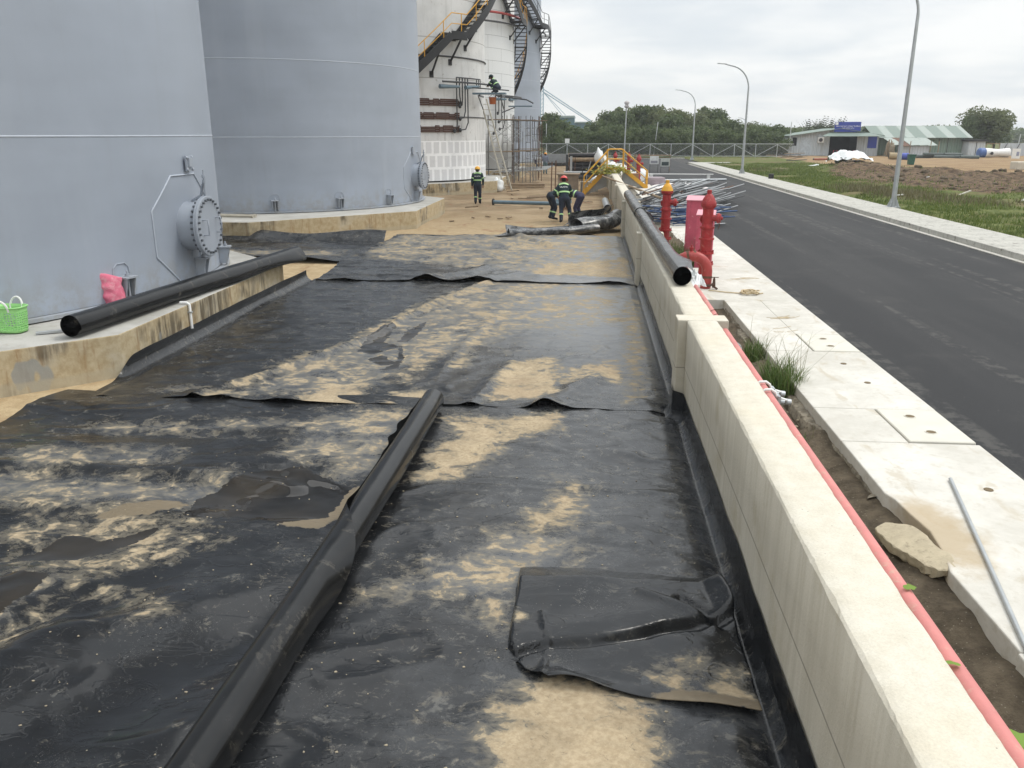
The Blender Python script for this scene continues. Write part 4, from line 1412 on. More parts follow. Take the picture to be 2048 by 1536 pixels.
m_ = o.modifiers.new('thick', 'SOLIDIFY'); m_.thickness = .006
b = MB(); b.tube([bp(u, nv, .006) for u in range(nu + 1)], .012, 6, False); b.build('rim', M_green, bk)
for s_ in (-1, 1):
    b = MB()
    P = [(bx + .085 * math.cos(a), by + s_ * .145 - (.03 if s_ < 0 else -.03) * math.sin(a), bz + .33 + .12 * math.sin(a)) for a in np.linspace(-.25, PI + .25, 15)]
    b.tube(P, .014, 8); b.build('handle', M_white, bk)

# pink sack slumped against the tank foot
M_sack = simple('pink_woven_sack', (.66, .16, .24), .7, 0, .14, 5, c2=(.72, .34, .38), thr=(.46, .7), bump=.2, bsc=60)
b = MB()
n_, m_ = 22, 18
c0 = Vector((-7.18, 12.02, .60))
for i in range(m_ + 1):
    z = i / m_
    for k in range(n_):
        th = 2 * PI * k / n_
        w = .17 * (1 - .12 * z) * (1 if z > .05 else .8); d = .10 * (1 - .72 * z ** 2) * (1 if z > .05 else .7) + .012
        q = Vector((math.cos(th) * w, math.sin(th) * d, z * .50 - .05 * (z > .9) * math.cos(th)))
        q += Vector((1, .5, 0)) * .05 * mnoise.noise(Vector((q.x * 9, q.y * 9, z * 5)))
        q.x += -.06 * z
        a = R(38)
        b.v.append((c0.x + q.x * math.cos(a) - q.y * math.sin(a), c0.y + q.x * math.sin(a) + q.y * math.cos(a), c0.z + q.z))
for i in range(m_):
    for k in range(n_):
        b.f.append((i * n_ + k, i * n_ + (k + 1) % n_, (i + 1) * n_ + (k + 1) % n_, (i + 1) * n_ + k)); b.sm.append(True); b.mi.append(0)
b.f.append(tuple(range(n_))[::-1]); b.sm.append(False); b.mi.append(0)
b.f.append(tuple(m_ * n_ + k for k in range(n_))); b.sm.append(False); b.mi.append(0)
o = b.build('sack', M_sack)
o.modifiers.new('sub', 'SUBSURF').render_levels = 1
tag(o, 'crumpled bright pink sack slumped against the foot of the nearest tank', 'sack')

# white drain pipe down the plinth face
dp = thing('drain_pipe', 'thin white plastic pipe running down the near plinth face', 'pipe', (-6.16, 12.3, .3))
b = MB(); b.tube([(-6.30, 12.3, .612), (-6.19, 12.3, .612), (-6.150, 12.3, .58), (-6.150, 12.3, .20)], .022, 10); b.build('pipe_run', M_white, dp)
b = MB(); b.box(-6.18, -6.12, 12.27, 12.33, .45, .475); b.build('clip', M_galv, dp)
b = MB(); b.beam((-7.25, 10.15, .605), (-6.78, 10.42, .615), .05, .035)
tag(b.build('flat_bar', M_galv, None, bevel=.004), 'short grey flat bar lying on the near plinth beside the roll end', 'metal bar')
for i, (y, lab) in enumerate(((26.35, 'upper of two dusty pipes lying on the second plinth'), (25.95, 'lower of two dusty pipes lying on the second plinth'))):
    b = MB(); b.tube([(-13.2, y + .15, .65), (-10.5, y - .35 + .2 * i, .65)], .038, 10)
    b.lathe([(.06, 0), (.06, .05)], (-10.5, y - .35 + .2 * i, .65), (1, -.2, 0), 12)
    tag(b.build('steel_pipe', M_ladder0), lab, 'pipe')

# ------------------------------------------------------------------ pavement furniture
M_cover = simple('cover_concrete', (.60, .58, .51), .85, 0, .1, 3, bump=.15)
M_hole = simple('dark_socket', (.16, .12, .07), .9, 0, .2, 20)


def cover(label, y0, y1, holes):
    t = thing('manhole_cover', label, 'manhole cover', (3.44, (y0 + y1) / 2, .34))
    b = MB(); b.box(3.145, 3.755, y0, y1, .25, .354)
    b.build('cover_slab', M_cover, t, bevel=.008)
    for (x, y) in holes:
        b = MB(); b.lathe([(.043, 0), (.043, .0035)], (x, y, .354), n=18); b.build('lifting_socket', M_hole, t)
        b = MB(); b.tube([(x + .052 * math.cos(a), y + .052 * math.sin(a), .3555) for a in np.linspace(0, 2 * PI, 20)], .006, 5, False)
        b.build('socket_rim', M_cover, t)


cover('nearest pale concrete cover plate with two round lifting holes in the pavement', 7.66, 8.62, [(3.41, 8.39), (3.44, 7.92)])
cover('second pale concrete cover plate in the pavement, beyond the grass tuft', 11.10, 12.07, [(3.44, 11.78), (3.43, 11.36)])
b = MB(); b.box(3.135, 3.765, 7.63, 7.632, .25, .33); b.box(3.135, 3.765, 11.09, 11.092, .2, .33)
pl_ = [(3.37, 6.55), (3.37, 9.61), (3.34, 10.45)]
for i, (x, y) in enumerate(pl_):
    b = MB(); b.lathe([(.030, 0), (.030, .003)], (x, y, .3515), n=14)
    b.tube([(x + .034 * math.cos(a), y + .034 * math.sin(a), .3525) for a in np.linspace(0, 2 * PI, 16)], .004, 5, False)
    tag(b.build('floor_socket', M_hole), ['small round socket in the pavement beside the thin pipe', 'small round socket just past the nearest cover plate', 'small round socket between the two cover plates'][i], 'socket')
b = MB(); b.tube([(3.135, 6.72, .366), (2.80, 5.3, .366), (2.42, 3.7, .366)], .0155, 10)
tag(b.build('conduit_pipe', M_galv), 'thin grey metal pipe lying loose on the pavement', 'pipe')

# broken lump of concrete leaning in the strip
b = MB()
poly = [(2.28, 5.93), (2.36, 5.98), (2.52, 5.86), (2.545, 5.6), (2.585, 5.32), (2.55, 5.22), (2.46, 5.22), (2.40, 5.32), (2.36, 5.5), (2.30, 5.66)]
random.seed(5)
pl2 = []
for i in range(len(poly)):
    (ax, ay), (bx_, by_) = poly[i], poly[(i + 1) % len(poly)]
    for k in range(4):
        w = k / 4
        pl2.append((ax + (bx_ - ax) * w + random.uniform(-.008, .008), ay + (by_ - ay) * w + random.uniform(-.008, .008)))
n = len(pl2)
cxm, cym = sum(p[0] for p in pl2) / n, sum(p[1] for p in pl2) / n
rings = []
for kz, (sc, zz_) in enumerate(((.86, -.085), (.99, -.06), (1.02, -.006), (1.0, .0), (.6, .002), (.25, .002))):
    ring = []
    for (x, y) in pl2:
        xx, yy_ = cxm + (x - cxm) * sc, cym + (y - cym) * sc
        zt = .335 - (2.5 - xx) * .30
        j = .012 * mnoise.noise(Vector((x * 30, y * 30, kz * 3)))
        ring.append((xx + j, yy_ + j, zt + zz_ + j * (1 if kz < 3 else .3)))
    rings.append(ring)
b.v = [v for r_ in rings for v in r_]
for i in range(len(rings) - 1):
    for k in range(n):
        b.f.append((i * n + k, i * n + (k + 1) % n, (i + 1) * n + (k + 1) % n, (i + 1) * n + k)); b.sm.append(False); b.mi.append(0)
b.f.append(tuple((len(rings) - 1) * n + k for k in range(n))); b.sm.append(False); b.mi.append(0)
M_lump = simple('broken_concrete', (.44, .38, .27), .95, 0, .18, 9, bump=.5, bsc=60, c2=(.28, .24, .17), thr=(.55, .7))
tag(b.build('concrete_lump', M_lump), 'broken slab of rough concrete lying in the soil strip by the pavement edge', 'concrete chunk')

# pink water main behind the wall with u-bolts
pm = thing('water_main', 'long pink painted pipe running along the back of the bund wall', 'pipe', (1.6, 8, .95))
P = [(wx(y) + .335 + .088, y, 1.02 + .006 * math.sin(y * .7)) for y in np.linspace(-1, 15.4, 40)]
b = MB(); b.tube(P, .047, 14); b.build('pipe_run', M_pink, pm)
for y in (7.05, 6.82):
    b = MB()
    x = wx(y) + .423
    b.tube([(x - .065, y, 0.995), (x - .064, y, 1.055), (x - .03, y, 1.082), (x + .02, y, 1.085), (x + .055, y, 1.06), (x + .07, y, 1.02), (x + .13, y, 1.0), (x + .17, y, .99)], .012, 8)
    b.build('u_bolt', M_white, pm)
    b = MB()
    for k in (.10, .155):
        b.lathe([(.028, 0), (.028, .035)], (x + k, y, .98), (1, 0, -.15), 6)
    b.obox((x + .085, y, .995), (.02, .09, .08))
    b.build('clamp_nut', M_galv, pm)
for y in (9.9, 10.15):
    b = MB(); x = wx(y) + .423
    b.tube([(x + .062 * math.cos(a), y + .03 * math.sin(a * 2), 1.02 + .062 * math.sin(a)) for a in np.linspace(-.6, 2.6, 10)], .004, 5)
    b.build('wire_tie', M_rust, pm)

# inverted-U red branch pipe, valve
up = thing('branch_pipe', 'thick faded red pipe bent in an inverted U beside the hydrants', 'pipe', (2.2, 15.6, .35))
P = [(1.75, 15.9, .50), (1.76, 15.88, .60)]
for a in np.linspace(PI, 0, 14):
    P.append((2.05 + .29 * math.cos(a), 15.82 - .05 * math.cos(a), .68 + .27 * math.sin(a)))
P += [(2.34, 15.77, .58), (2.34, 15.77, .44), (2.32, 15.78, .32)]
b = MB(); b.tube(P, .098, 18); b.build('pipe_run', M_pinkred, up)
for (c, ax) in (((2.09, 15.82, .948), (1, -.1, -.12)), ((1.98, 15.83, .942), (1, -.1, .22)), ((2.34, 15.77, .57), (0, 0, 1))):
    b = MB(); b.lathe([(.101, -.022), (.101, .022)], c, ax, 22, caps=False); b.build('tape_band', M_rust, up)
b = MB(); b.lathe([(.03, 0), (.03, .05), (.045, .05), (.045, .075), (.015, .075), (.015, .12)], (2.03, 15.82, 1.04), n=12); b.build('top_plug', M_red, up)
# small garden tap
tp = thing('tap', 'small dark brass tap standing on the pavement beside the red U-bend', 'tap', (2.47, 15.7, .35))
M_brass = simple('dark_brass', (.10, .06, .045), .5, .4, .3, 20)
b = MB(); b.tube([(2.28, 15.66, .42), (2.40, 15.66, .42), (2.47, 15.68, .46)], .022, 8); b.tube([(2.47, 15.68, .38), (2.47, 15.68, .55)], [.035, .022], 10); b.tube([(2.47, 15.68, .40), (2.52, 15.6, .37)], .02, 8)
b.build('tap_body', M_brass, tp)
b = MB(); b.beam((2.40, 15.68, .575), (2.55, 15.68, .575), .022, .012); b.lathe([(.016, 0), (.016, .05)], (2.47, 15.68, .53), n=8); b.build('tap_handle', M_brass, tp)
# tangle of pale rope
M_rope = simple('pale_rope', (.52, .42, .27), .9, 0, .2, 10)
b = MB()
random.seed(3)
P = [(2.34, 15.45, .372), (2.6, 15.32, .366), (2.85, 15.22, .366)]
for i in range(36):
    a = i * .9
    rr = .05 + .05 * random.random()
    P.append((2.96 + rr * math.cos(a) * 1.6 + .004 * i, 15.18 + rr * math.sin(a) * 1.6, .37 + .06 * random.random()))
P += [(3.15, 15.15, .365), (3.3, 15.28, .362)]
b.tube(P, .011, 6)
tag(b.build('rope', M_rope), 'tangled pale rope lying on the pavement near the tap', 'rope')
# crumpled white sheeting beside the wall roll
def rag(name, label, cat, c, size, seed, mat, n=26):
    u = np.linspace(-1, 1, n)
    U, V = np.meshgrid(u, u)
    d = 1 - np.maximum(abs(U), abs(V)) ** 3
    X = c[0] + U * size[0] + .25 * size[0] * (fbm(U * 2 + 5, V * 2, 3, seed) - .5) * 2
    Y = c[1] + V * size[1] + .25 * size[1] * (fbm(U * 2, V * 2 + 9, 3, seed + 3) - .5) * 2
    q = fbm(U * 1.8 + 3, V * 1.8 + 4, 4, seed + 7)
    Z = c[2] + size[2] * (.25 + 1.3 * abs(q - .5) * 2) * d
    o = arr_obj(name, np.stack([X, Y, Z], -1).reshape(-1, 3), gridF(n, n), mat, smooth=False)
    return tag(o, label, cat)


M_cloth = simple('white_sheeting', (.72, .74, .74), .6, 0, .1, 6)
o = rag('white_sheeting', 'torn white plastic sheeting draped behind the roll end on the wall', 'plastic sheet', (1.64, 12.5, 1.06), (.13, .55, .15), 4, M_cloth)
rag('litter', 'pale crumpled plastic scrap in the soil strip', 'litter', (2.16, 7.15, .17), (.10, .11, .06), 12, simple('pale_scrap', (.42, .47, .44), .6))
rag('litter', 'grey crumpled rag in the soil strip under the first pillar', 'litter', (2.22, 11.9, .16), (.12, .16, .10), 15, M_greyconc)

# ------------------------------------------------------------------ hydrants, cabinets
def hydrant(label, loc, cap=None):
    x, y, z = loc
    t = thing('fire_hydrant', label, 'hydrant', loc, 'red standpipe hydrants')
    def fl(h, r=.155):
        return [(.115, h), (r, h), (r, h + .035), (.115, h + .035)]
    prof = [(.14, 0), (.14, .04), (.125, .05)] + fl(.30, .165) + fl(.52, .16) + fl(.80, .15) + fl(1.02, .145) + [(.105, 1.10), (.105, 1.40), (.135, 1.43), (.15, 1.46), (.15, 1.50)]
    b = MB(); b.lathe(prof, loc, n=24, caps=False)
    for h in (.32, .54):
        for k in range(8):
            a = 2 * PI * k / 8
            b.lathe([(.014, -.02), (.014, .055)], (x + .145 * math.cos(a), y + .145 * math.sin(a), z + h), n=6)
    b.build('barrel', M_red, t)
    b = MB(); b.lathe([(.15, 1.50), (.14, 1.53), (.11, 1.60), (.07, 1.66), (.045, 1.68), (.045, 1.75), (.04, 1.76)], loc, n=20)
    b.build('bonnet', cap or M_red, t)
    for (dx, dy, hh) in ((1, -.25, 1.22), (-.15, 1, 1.18)):
        b = MB()
        d = Vector((dx, dy, 0)).normalized()
        b.lathe([(.065, 0), (.065, .13), (.10, .13), (.10, .17), (.085, .17), (.085, .20), (.03, .21), (.03, .24)], Vector((x, y, z + hh)) + d * .05, d, 16)
        b.build('outlet_cap', M_red, t)
        b = MB()
        p = Vector((x, y, z + hh)) + d * .22
        b.tube([p + Vector((0, 0, -.08)), p + Vector((.015, 0, -.15)), p + Vector((-.01, .02, -.22))], .009, 6)
        b.build('chain', M_rust, t)
    return t


hydrant('red standpipe hydrant with a red bonnet, nearest, behind the U-bend', (2.43, 16.75, .35))
hydrant('red standpipe hydrant with a yellow bonnet beside the roll on the wall', (2.05, 21.3, .30), M_yellow)
hydrant('red hydrant behind the yellow stair, left of a group of three', (1.95, 56.2, .30))
hydrant('red hydrant behind the yellow stair, middle of a group of three', (2.75, 54.5, .30))
hydrant('red hydrant at the right foot of the yellow stair', (3.05, 49.3, .30))


def cabinet(label, x, y, h, rz):
    t = thing('hose_cabinet', label, 'fire cabinet', (x, y, .3))
    b = MB(); b.obox((x, y, .3 + h / 2), (.36, .30, h), (0, 0, rz)); b.build('cabinet_body', M_pinkbox, t, bevel=.006)
    c_, s_ = math.cos(rz), math.sin(rz)
    b = MB()
    vs = []
    for (u, v, w) in ((-.20, -.18, .02), (.20, -.18, .02), (.20, .18, .10), (-.20, .18, .10), (-.20, -.18, 0), (.20, -.18, 0), (.20, .18, 0), (-.20, .18, 0)):
        vs.append((x + u * c_ - v * s_, y + u * s_ + v * c_, .3 + h + w))
    b.add(vs, [(0, 1, 2, 3), (7, 6, 5, 4), (4, 5, 1, 0), (5, 6, 2, 1), (6, 7, 3, 2), (7, 4, 0, 3)])
    b.build('sloped_top', M_pinktop, t, bevel=.004)
    b = MB(); b.obox((x + .157 * s_, y - .157 * c_, .3 + h * .52), (.29, .012, h * .82), (0, 0, rz)); b.build('cabinet_door', M_pinkbox, t, bevel=.003)


cabinet('taller pink hose cabinet between the two hydrants', 2.60, 20.1, 1.36, R(-12))
cabinet('shorter pink hose cabinet, partly hidden behind the nearest hydrant', 2.66, 18.6, 1.16, R(-12))

# ------------------------------------------------------------------ plants near the wall
def blades(P, n, h, spread, width, seed, lean=.5):
    r_ = np.random.RandomState(seed)
    V, F = [], []
    for i in range(n):
        a = r_.rand() * 2 * PI
        d = spread * math.sqrt(r_.rand())
        x, y = P[0] + d * math.cos(a) * 1.0, P[1] + d * math.sin(a) * 1.8
        hh = h * (.35 + .65 * r_.rand())
        la = r_.rand() * 2 * PI
        ll = lean * hh * (.3 + r_.rand())
        dx, dy = math.cos(la) * ll, math.sin(la) * ll
        wx_, wy_ = -math.sin(la) * width, math.cos(la) * width
        k = len(V)
        for s_ in (0, .45, .8):
            w = (1 - s_ * .7)
            V += [(x + dx * s_ ** 2 - wx_ * w, y + dy * s_ ** 2 - wy_ * w, P[2] + hh * s_), (x + dx * s_ ** 2 + wx_ * w, y + dy * s_ ** 2 + wy_ * w, P[2] + hh * s_)]
        V += [(x + dx, y + dy, P[2] + hh * .93), (x + dx, y + dy, P[2] + hh * .93)]
        F += [(k, k + 1, k + 3, k + 2), (k + 2, k + 3, k + 5, k + 4), (k + 4, k + 5, k + 7, k + 6)]
    return V, F


def leafmat(name, c1, c2, tr=.25):
    m, t = newmat(name)
    p = t.pos()
    r_ = t.n('ShaderNodeNewGeometry').outputs['Random Per Island']
    c = t.mix(r_, c1, c2)
    c = t.mix(t.m('MULTIPLY', t.step(t.noise(p, .8, 4), .4, .7), .5), c, tuple(q * .6 for q in c1))
    b1 = t.bsdf(c, .6, 0, None, .3)
    tl = t.n('ShaderNodeBsdfTranslucent')
    t.put(tl.inputs['Color'], c)
    mx = t.n('ShaderNodeMixShader')
    mx.inputs[0].default_value = tr
    t.t.links.new(b1, mx.inputs[1]); t.t.links.new(tl.outputs[0], mx.inputs[2])
    t.out(mx.outputs[0])
    return m


M_grass = leafmat('grass_blades', (.065, .13, .028), (.15, .20, .06))
M_dry = leafmat('dry_grass', (.19, .17, .085), (.13, .13, .06))
for i, (x, y, n, h, sp, lab) in enumerate(((2.40, 9.75, 620, .50, .20, 'leafy tuft of tall grass growing in the soil strip beside the pipe clamps'), (2.38, 11.2, 300, .36, .14, 'smaller grass tuft in the soil strip past the tall one'),
                                            (2.20, 8.05, 60, .14, .09, 'low sprig of grass in the soil strip'), (2.2, 19.8, 1500, .42, .60, 'weeds growing between the yellow-topped hydrant and the cabinets'))):
    t_ = thing('grass_tuft', lab, 'grass tuft', (x, y, .15 if i < 3 else .28))
    V, F = blades((x, y, .14 if i < 3 else .26), n, h, sp, .0055, 40 + i, .55)
    arr_obj('blades', V, F, M_grass, t_)
    V, F = blades((x + .05, y, .14 if i < 3 else .26), max(n // 9, 4), h * 1.75, sp * 1.1, .0035, 80 + i, .8)
    arr_obj('seed_stalks', V, F, M_dry, t_)
# broad leaves at the lower right corner and a couple fallen on the pipe
M_leaf = leafmat('vine_leaf', (.16, .30, .04), (.24, .36, .07), .3)


def leafshape(c, L, w, rz, tilt, n=8):
    V = []
    for i in range(n + 1):
        s_ = i / n
        ww = w * (math.sin(PI * min(s_ * .9 + .1, 1)) ** .8) * (1 + .22 * math.sin(s_ * 14))
        for k in (-1, 0, 1):
            V.append(Vector((s_ * L, k * ww, -.12 * w * (1 - abs(k)) - .25 * L * s_ * s_)))
    M = Matrix.Translation(c) @ Euler((tilt[0], tilt[1], rz)).to_matrix().to_4x4()
    F = []
    for i in range(n):
        for k in range(2):
            F.append((i * 3 + k, i * 3 + k + 1, i * 3 + k + 4, i * 3 + k + 3))
    return [tuple(M @ v) for v in V], F


vp = thing('creeper', 'bright green lobed creeper leaf poking up beside the pink pipe, lower right', 'plant', (1.66, 2.6, .95))
V, F = [], []
for (c, L, w, rz, ti) in (((1.60, 2.70, 1.02), .13, .055, R(-30), (0, 0)), ((1.63, 2.64, 1.01), .11, .05, R(-75), (.2, 0)), ((1.66, 2.62, .99), .10, .045, R(20), (0, .2)), ((1.60, 2.60, .99), .09, .04, R(-130), (0, .1))):
    v, f = leafshape(c, L, w, rz, ti)
    F += [tuple(i + len(V) for i in q) for q in f]; V += v
arr_obj('leaves', V, F, M_leaf, vp)
b = MB(); b.tube([(1.66, 2.6, .2), (1.67, 2.62, .7), (1.62, 2.64, 1.01)], .005, 5); b.build('stem', M_leaf, vp)
for i, (x, y, z, rz, lab) in enumerate(((1.56, 3.62, 1.085, R(20), 'fallen green leaf on the pink pipe'), (1.57, 3.02, 1.085, R(150), 'curled green leaf on the pink pipe, the nearer one'))):
    v, f = leafshape((x, y, z), .075, .02, rz, (.2, -.1))
    tag(arr_obj('fallen_leaf', v, f, M_leaf), lab, 'leaf')
# yellowed creeper over the wall at the stair
random.seed(21)
cv = thing('wall_creeper', 'yellow-green creeper spilling over the wall top below the yellow stair', 'plant', (1.6, 45.7, 1.2))
V, F = [], []
for i in range(420):
    c = (1.42 + random.gauss(0, .48), 45.75 + random.gauss(0, .35), 1.12 + abs(random.gauss(0, .22)))
    v, f = leafshape(c, .12 + .09 * random.random(), .05, random.random() * 6.3, (random.uniform(-.6, .6), random.uniform(-.8, .4)), 3)
    F += [tuple(k + len(V) for k in q) for q in f]; V += v
M_yleaf = leafmat('yellowed_leaf', (.30, .33, .06), (.42, .38, .10), .25)
arr_obj('leaves', V, F, M_yleaf, cv)

# crumbs of grit and dry clods lying about on the liner and in the strip
b = MB()
random.seed(61)
for i in range(900):
    if i < 620:
        x, y = random.uniform(-4.4, 1.0), random.uniform(3.0, 9.0) if i < 380 else random.uniform(9.4, 17)
        f = h1 if y < 9.1 else h2
        z = float(f(np.array([[x]]), np.array([[y]]))[0, 0])
        s_ = random.uniform(.003, .008) * 1.0
    else:
        x, y = random.uniform(1.75, 2.45), random.uniform(3.0, 14)
        z = .14 + random.uniform(0, .04); s_ = random.uniform(.005, .020)
    b.blob((x, y, z + s_ * .3), (s_ * random.uniform(.8, 1.6), s_, s_ * .6), 6, 4, .6, i)
M_grit = simple('pale_grit', (.34, .29, .21), .95, 0, .4, 15)
o = b.build('grit', M_grit); o['kind'] = 'stuff'
# straw and dry stalks on the pavement
random.seed(23)
for i, (x, y, lab) in enumerate(((3.05, 13.2, 'wisp of dry straw on the pavement between the rope and the second cover plate'), (3.15, 16.9, 'wisp of dry straw beyond the rope on the pavement'), (2.85, 12.25, 'dry bent stalk at the edge of the second cover plate'))):
    b = MB()
    for k in range(9 if i < 2 else 3):
        a = random.uniform(-.5, .5) + .1
        L = random.uniform(.12, .4)
        u, v = x + random.uniform(-.2, .2), y + random.uniform(-.12, .12)
        b.tube([(u, v, .354), (u + L * .5 * math.cos(a), v + L * .5 * math.sin(a), .358), (u + L * math.cos(a + .2), v + L * math.sin(a + .2), .354)], .003, 4)
    tag(b.build('straw', M_rope), lab, 'straw')

# ------------------------------------------------------------------ pile of scaffold tubes and frames on the verge
random.seed(17)
n_silver = 130
M_dullgalv = simple('dull_galvanised', (.27, .28, .29), .4, .5, .25, 4)
for i in range(n_silver):
    far = i % 2
    k = (i // 2) / (n_silver / 2)
    lay = random.random() * 8
    L = random.uniform(5.6, 6.4)
    bx_, by_ = (1.85 + 1.5 * k, 31.8 - 3.2 * k) if not far else (3.1 + 1.4 * k, 35.8 - 3.4 * k)
    x0, y0 = bx_ + random.uniform(-.2, .2), by_ + random.uniform(-.9, .9)
    z0 = .37 + .09 * lay
    ang = R(14 + 8 * k + random.uniform(-4, 4))
    x1, y1 = x0 + L * math.sin(ang), y0 + L * math.cos(ang)
    b = MB(); b.tube([(x0, y0, z0 - .02), (x1, y1, z0 + random.uniform(-.05, .08))], .027, 7)
    o = b.build('scaffold_tube', M_dullgalv if random.random() < .62 else (M_rust if random.random() < .3 else M_dark))
    tag(o, 'silver scaffold tube in the big heap of tubes beside the road', 'scaffold tube', 'scaffold tubes heaped beside the road')
for i, (p, q, lab) in enumerate((((1.9, 35.2, .42), (6.3, 44.0, .95), 'long bright tube lying highest across the far side of the heap'), ((1.75, 31.6, .75), (6.1, 41.6, .82), 'second long bright tube slanting over the heap toward the road'),
                                 ((3.6, 51.0, .5), (8.4, 51.5, .55), 'long grey tube lying crosswise behind the heap'))):
    b = MB(); b.tube([p, q], .045 if i < 2 else .07, 8)
    tag(b.build('steel_tube', M_galv), lab, 'steel tube')


def frame(name, mat, loc, ang, L=3.4, wd=.9, tilt=0):
    t = thing(name, 'blue painted scaffold frame stacked in the heap of frames behind the pink cabinets', 'scaffold frame', loc, 'blue scaffold frames in the heap')
    d = Vector((math.sin(ang), math.cos(ang), math.sin(tilt))); s_ = Vector((math.cos(ang), -math.sin(ang), .0))
    o = Vector(loc)
    b = MB(); b.tube([o, o + d * L], .021, 7); b.build('upright', mat, t)
    b = MB(); b.tube([o + s_ * wd, o + s_ * wd + d * L], .021, 7); b.build('upright', mat, t)
    b = MB()
    for k in (.06, .36, .66, .94):
        b.tube([o + d * L * k, o + s_ * wd + d * L * k], .017, 6)
    b.build('cross_bars', mat, t)
    return t


for i in range(13):
    frame('scaffold_section', M_bluesteel if i % 6 else M_dullgalv, (2.75 + random.uniform(-.1, .35), 26.3 + random.uniform(-.5, .9) + .05 * i, .36 + .045 * i), R(58 + random.uniform(-9, 9)), L=random.uniform(1.8, 2.5), wd=random.uniform(-1.5, -.9), tilt=R(random.uniform(-1, 1.5)))

# pole leaning across the wall top, flanged pipe, galvanised duct
b = MB(); b.tube([(.85, 41.0, 1.22), (2.66, 30.0, 1.0)], .045, 8); tag(b.build('wooden_pole', M_wood), 'long pale pole laid slantwise across the wall top by the tube heap', 'pole')
fp = thing('flanged_pipe', 'blue-grey steel pipe with end flange lying on the sand in front of the walking worker', 'pipe', (-4.2, 38.7, .1))
b = MB(); b.tube([(-4.20, 38.75, .14), (-.9, 38.0, .14)], .085, 14); b.build('pipe_run', M_bluegrey, fp)
b = MB(); b.lathe([(.15, 0), (.15, .05)], (-4.22, 38.755, .15), (1, -.23, 0), 18); b.build('flange', M_black, fp)
b = MB(); b.lathe([(.15, 0), (.15, .05)], (-1.3, 39.3, .15), (1, -.23, 0), 16); b.tube([(-1.25, 39.3, .15), (-.6, 39.15, .15)], .085, 12)
tag(b.build('pipe_stub', M_bluegrey), 'short flanged pipe stub beside the crouching workers', 'pipe')
gd = thing('galvanised_duct', 'short galvanised duct with a dark open end lying along the wall foot', 'duct', (1.0, 35.5, .15))
b = MB(); b.tube([(.98, 35.4, .17), (.96, 39.6, .17)], .15, 16, False); b.tube([(.98, 35.4, .17), (.98, 35.9, .17)], [.162, .165], 16, False); b.build('duct_run', M_galv, gd)
b = MB(); b.lathe([(.149, 0), (.12, .3)], (.98, 35.42, .17), (0, 1, 0), 16); b.build('dark_liner', M_black, gd)

# ------------------------------------------------------------------ yellow crossover stair
cs = thing('crossover_stair', 'yellow railed steel stair stepping over the bund wall', 'stair', (1.6, 46.5, 0))
YC0, YC1 = 46.15, 47.05
xl_, xm0, xm1, xr_ = -.05, 1.18, 2.05, 3.35
zt_ = 1.34
for y in (YC0, YC1):
    for (xa, za, xb, zb_) in ((xl_, .05, xm0, zt_), (xr_, .35, xm1, zt_)):
        b = MB(); b.beam((xa, y, za), (xb, y, zb_), .035, .20); b.build('stringer', M_yellow, cs)
    b = MB(); b.beam((xm0, y, zt_), (xm1, y, zt_), .035, .16); b.build('landing_beam', M_yellow, cs)
    b = MB()
    hr = [(xl_, .95), (xm0 + .1, zt_ + 1.03), (xm1 - .1, zt_ + 1.03), (xr_, 1.25)]
    b.tube([(x, y, z) for x, z in ((xl_, .05), (xl_, .88))] + [(x, y, z) for x, z in hr] + [(xr_, y, 1.15), (xr_, y, .35)], .032, 8)
    b.build('handrail', M_yellow, cs)
    b = MB(); b.tube([(xl_, y, .50), (xm0 + .02, y, zt_ + .52), (xm1 - .02, y, zt_ + .52), (xr_, y, .80)], .024, 7); b.build('mid_rail', M_yellow, cs)
    for x in (xm0, xm1):
        b = MB(); b.tube([(x, y, zt_), (x, y, zt_ + 1.02)], .03, 8); b.build('rail_post', M_yellow, cs)
for k in range(6):
    f = (k + .5) / 6
    for (xa, za, xb, zb_) in ((xl_, .05, xm0, zt_), (xr_, .35, xm1, zt_)):
        x, z = xa + (xb - xa) * f, za + (zb_ - za) * f
        b = MB(); b.box(x - .13, x + .13, YC0 + .02, YC1 - .02, z + .0, z + .03); b.box(x - .13, x + .13, YC1 - .03, YC1 - .02, z - .12, z); b.build('tread', M_greyconc, cs)
b = MB(); b.box(xm0, xm1, YC0 + .02, YC1 - .02, zt_ + .01, zt_ + .04); b.build('landing', M_greyconc, cs)
for (xa, xb, za, zb_) in ((xl_ + .15, xm0, .0, zt_ - .12), (xr_ - .15, xm1, .3, zt_ - .12)):
    for y in (YC0 + .06, YC1 - .08):
        b = MB()
        v = [(xa, y, za), (xb, y, za + (zb_ - za) * .35), (xb, y, zb_), (xa, y, za + .1)]
        b.add(v + [(x, yy_ + .03, z) for x, yy_, z in v], [(0, 1, 2, 3), (7, 6, 5, 4), (0, 4, 5, 1), (1, 5, 6, 2), (2, 6, 7, 3), (3, 7, 4, 0)])
        b.build('side_plate', M_greyconc, cs)


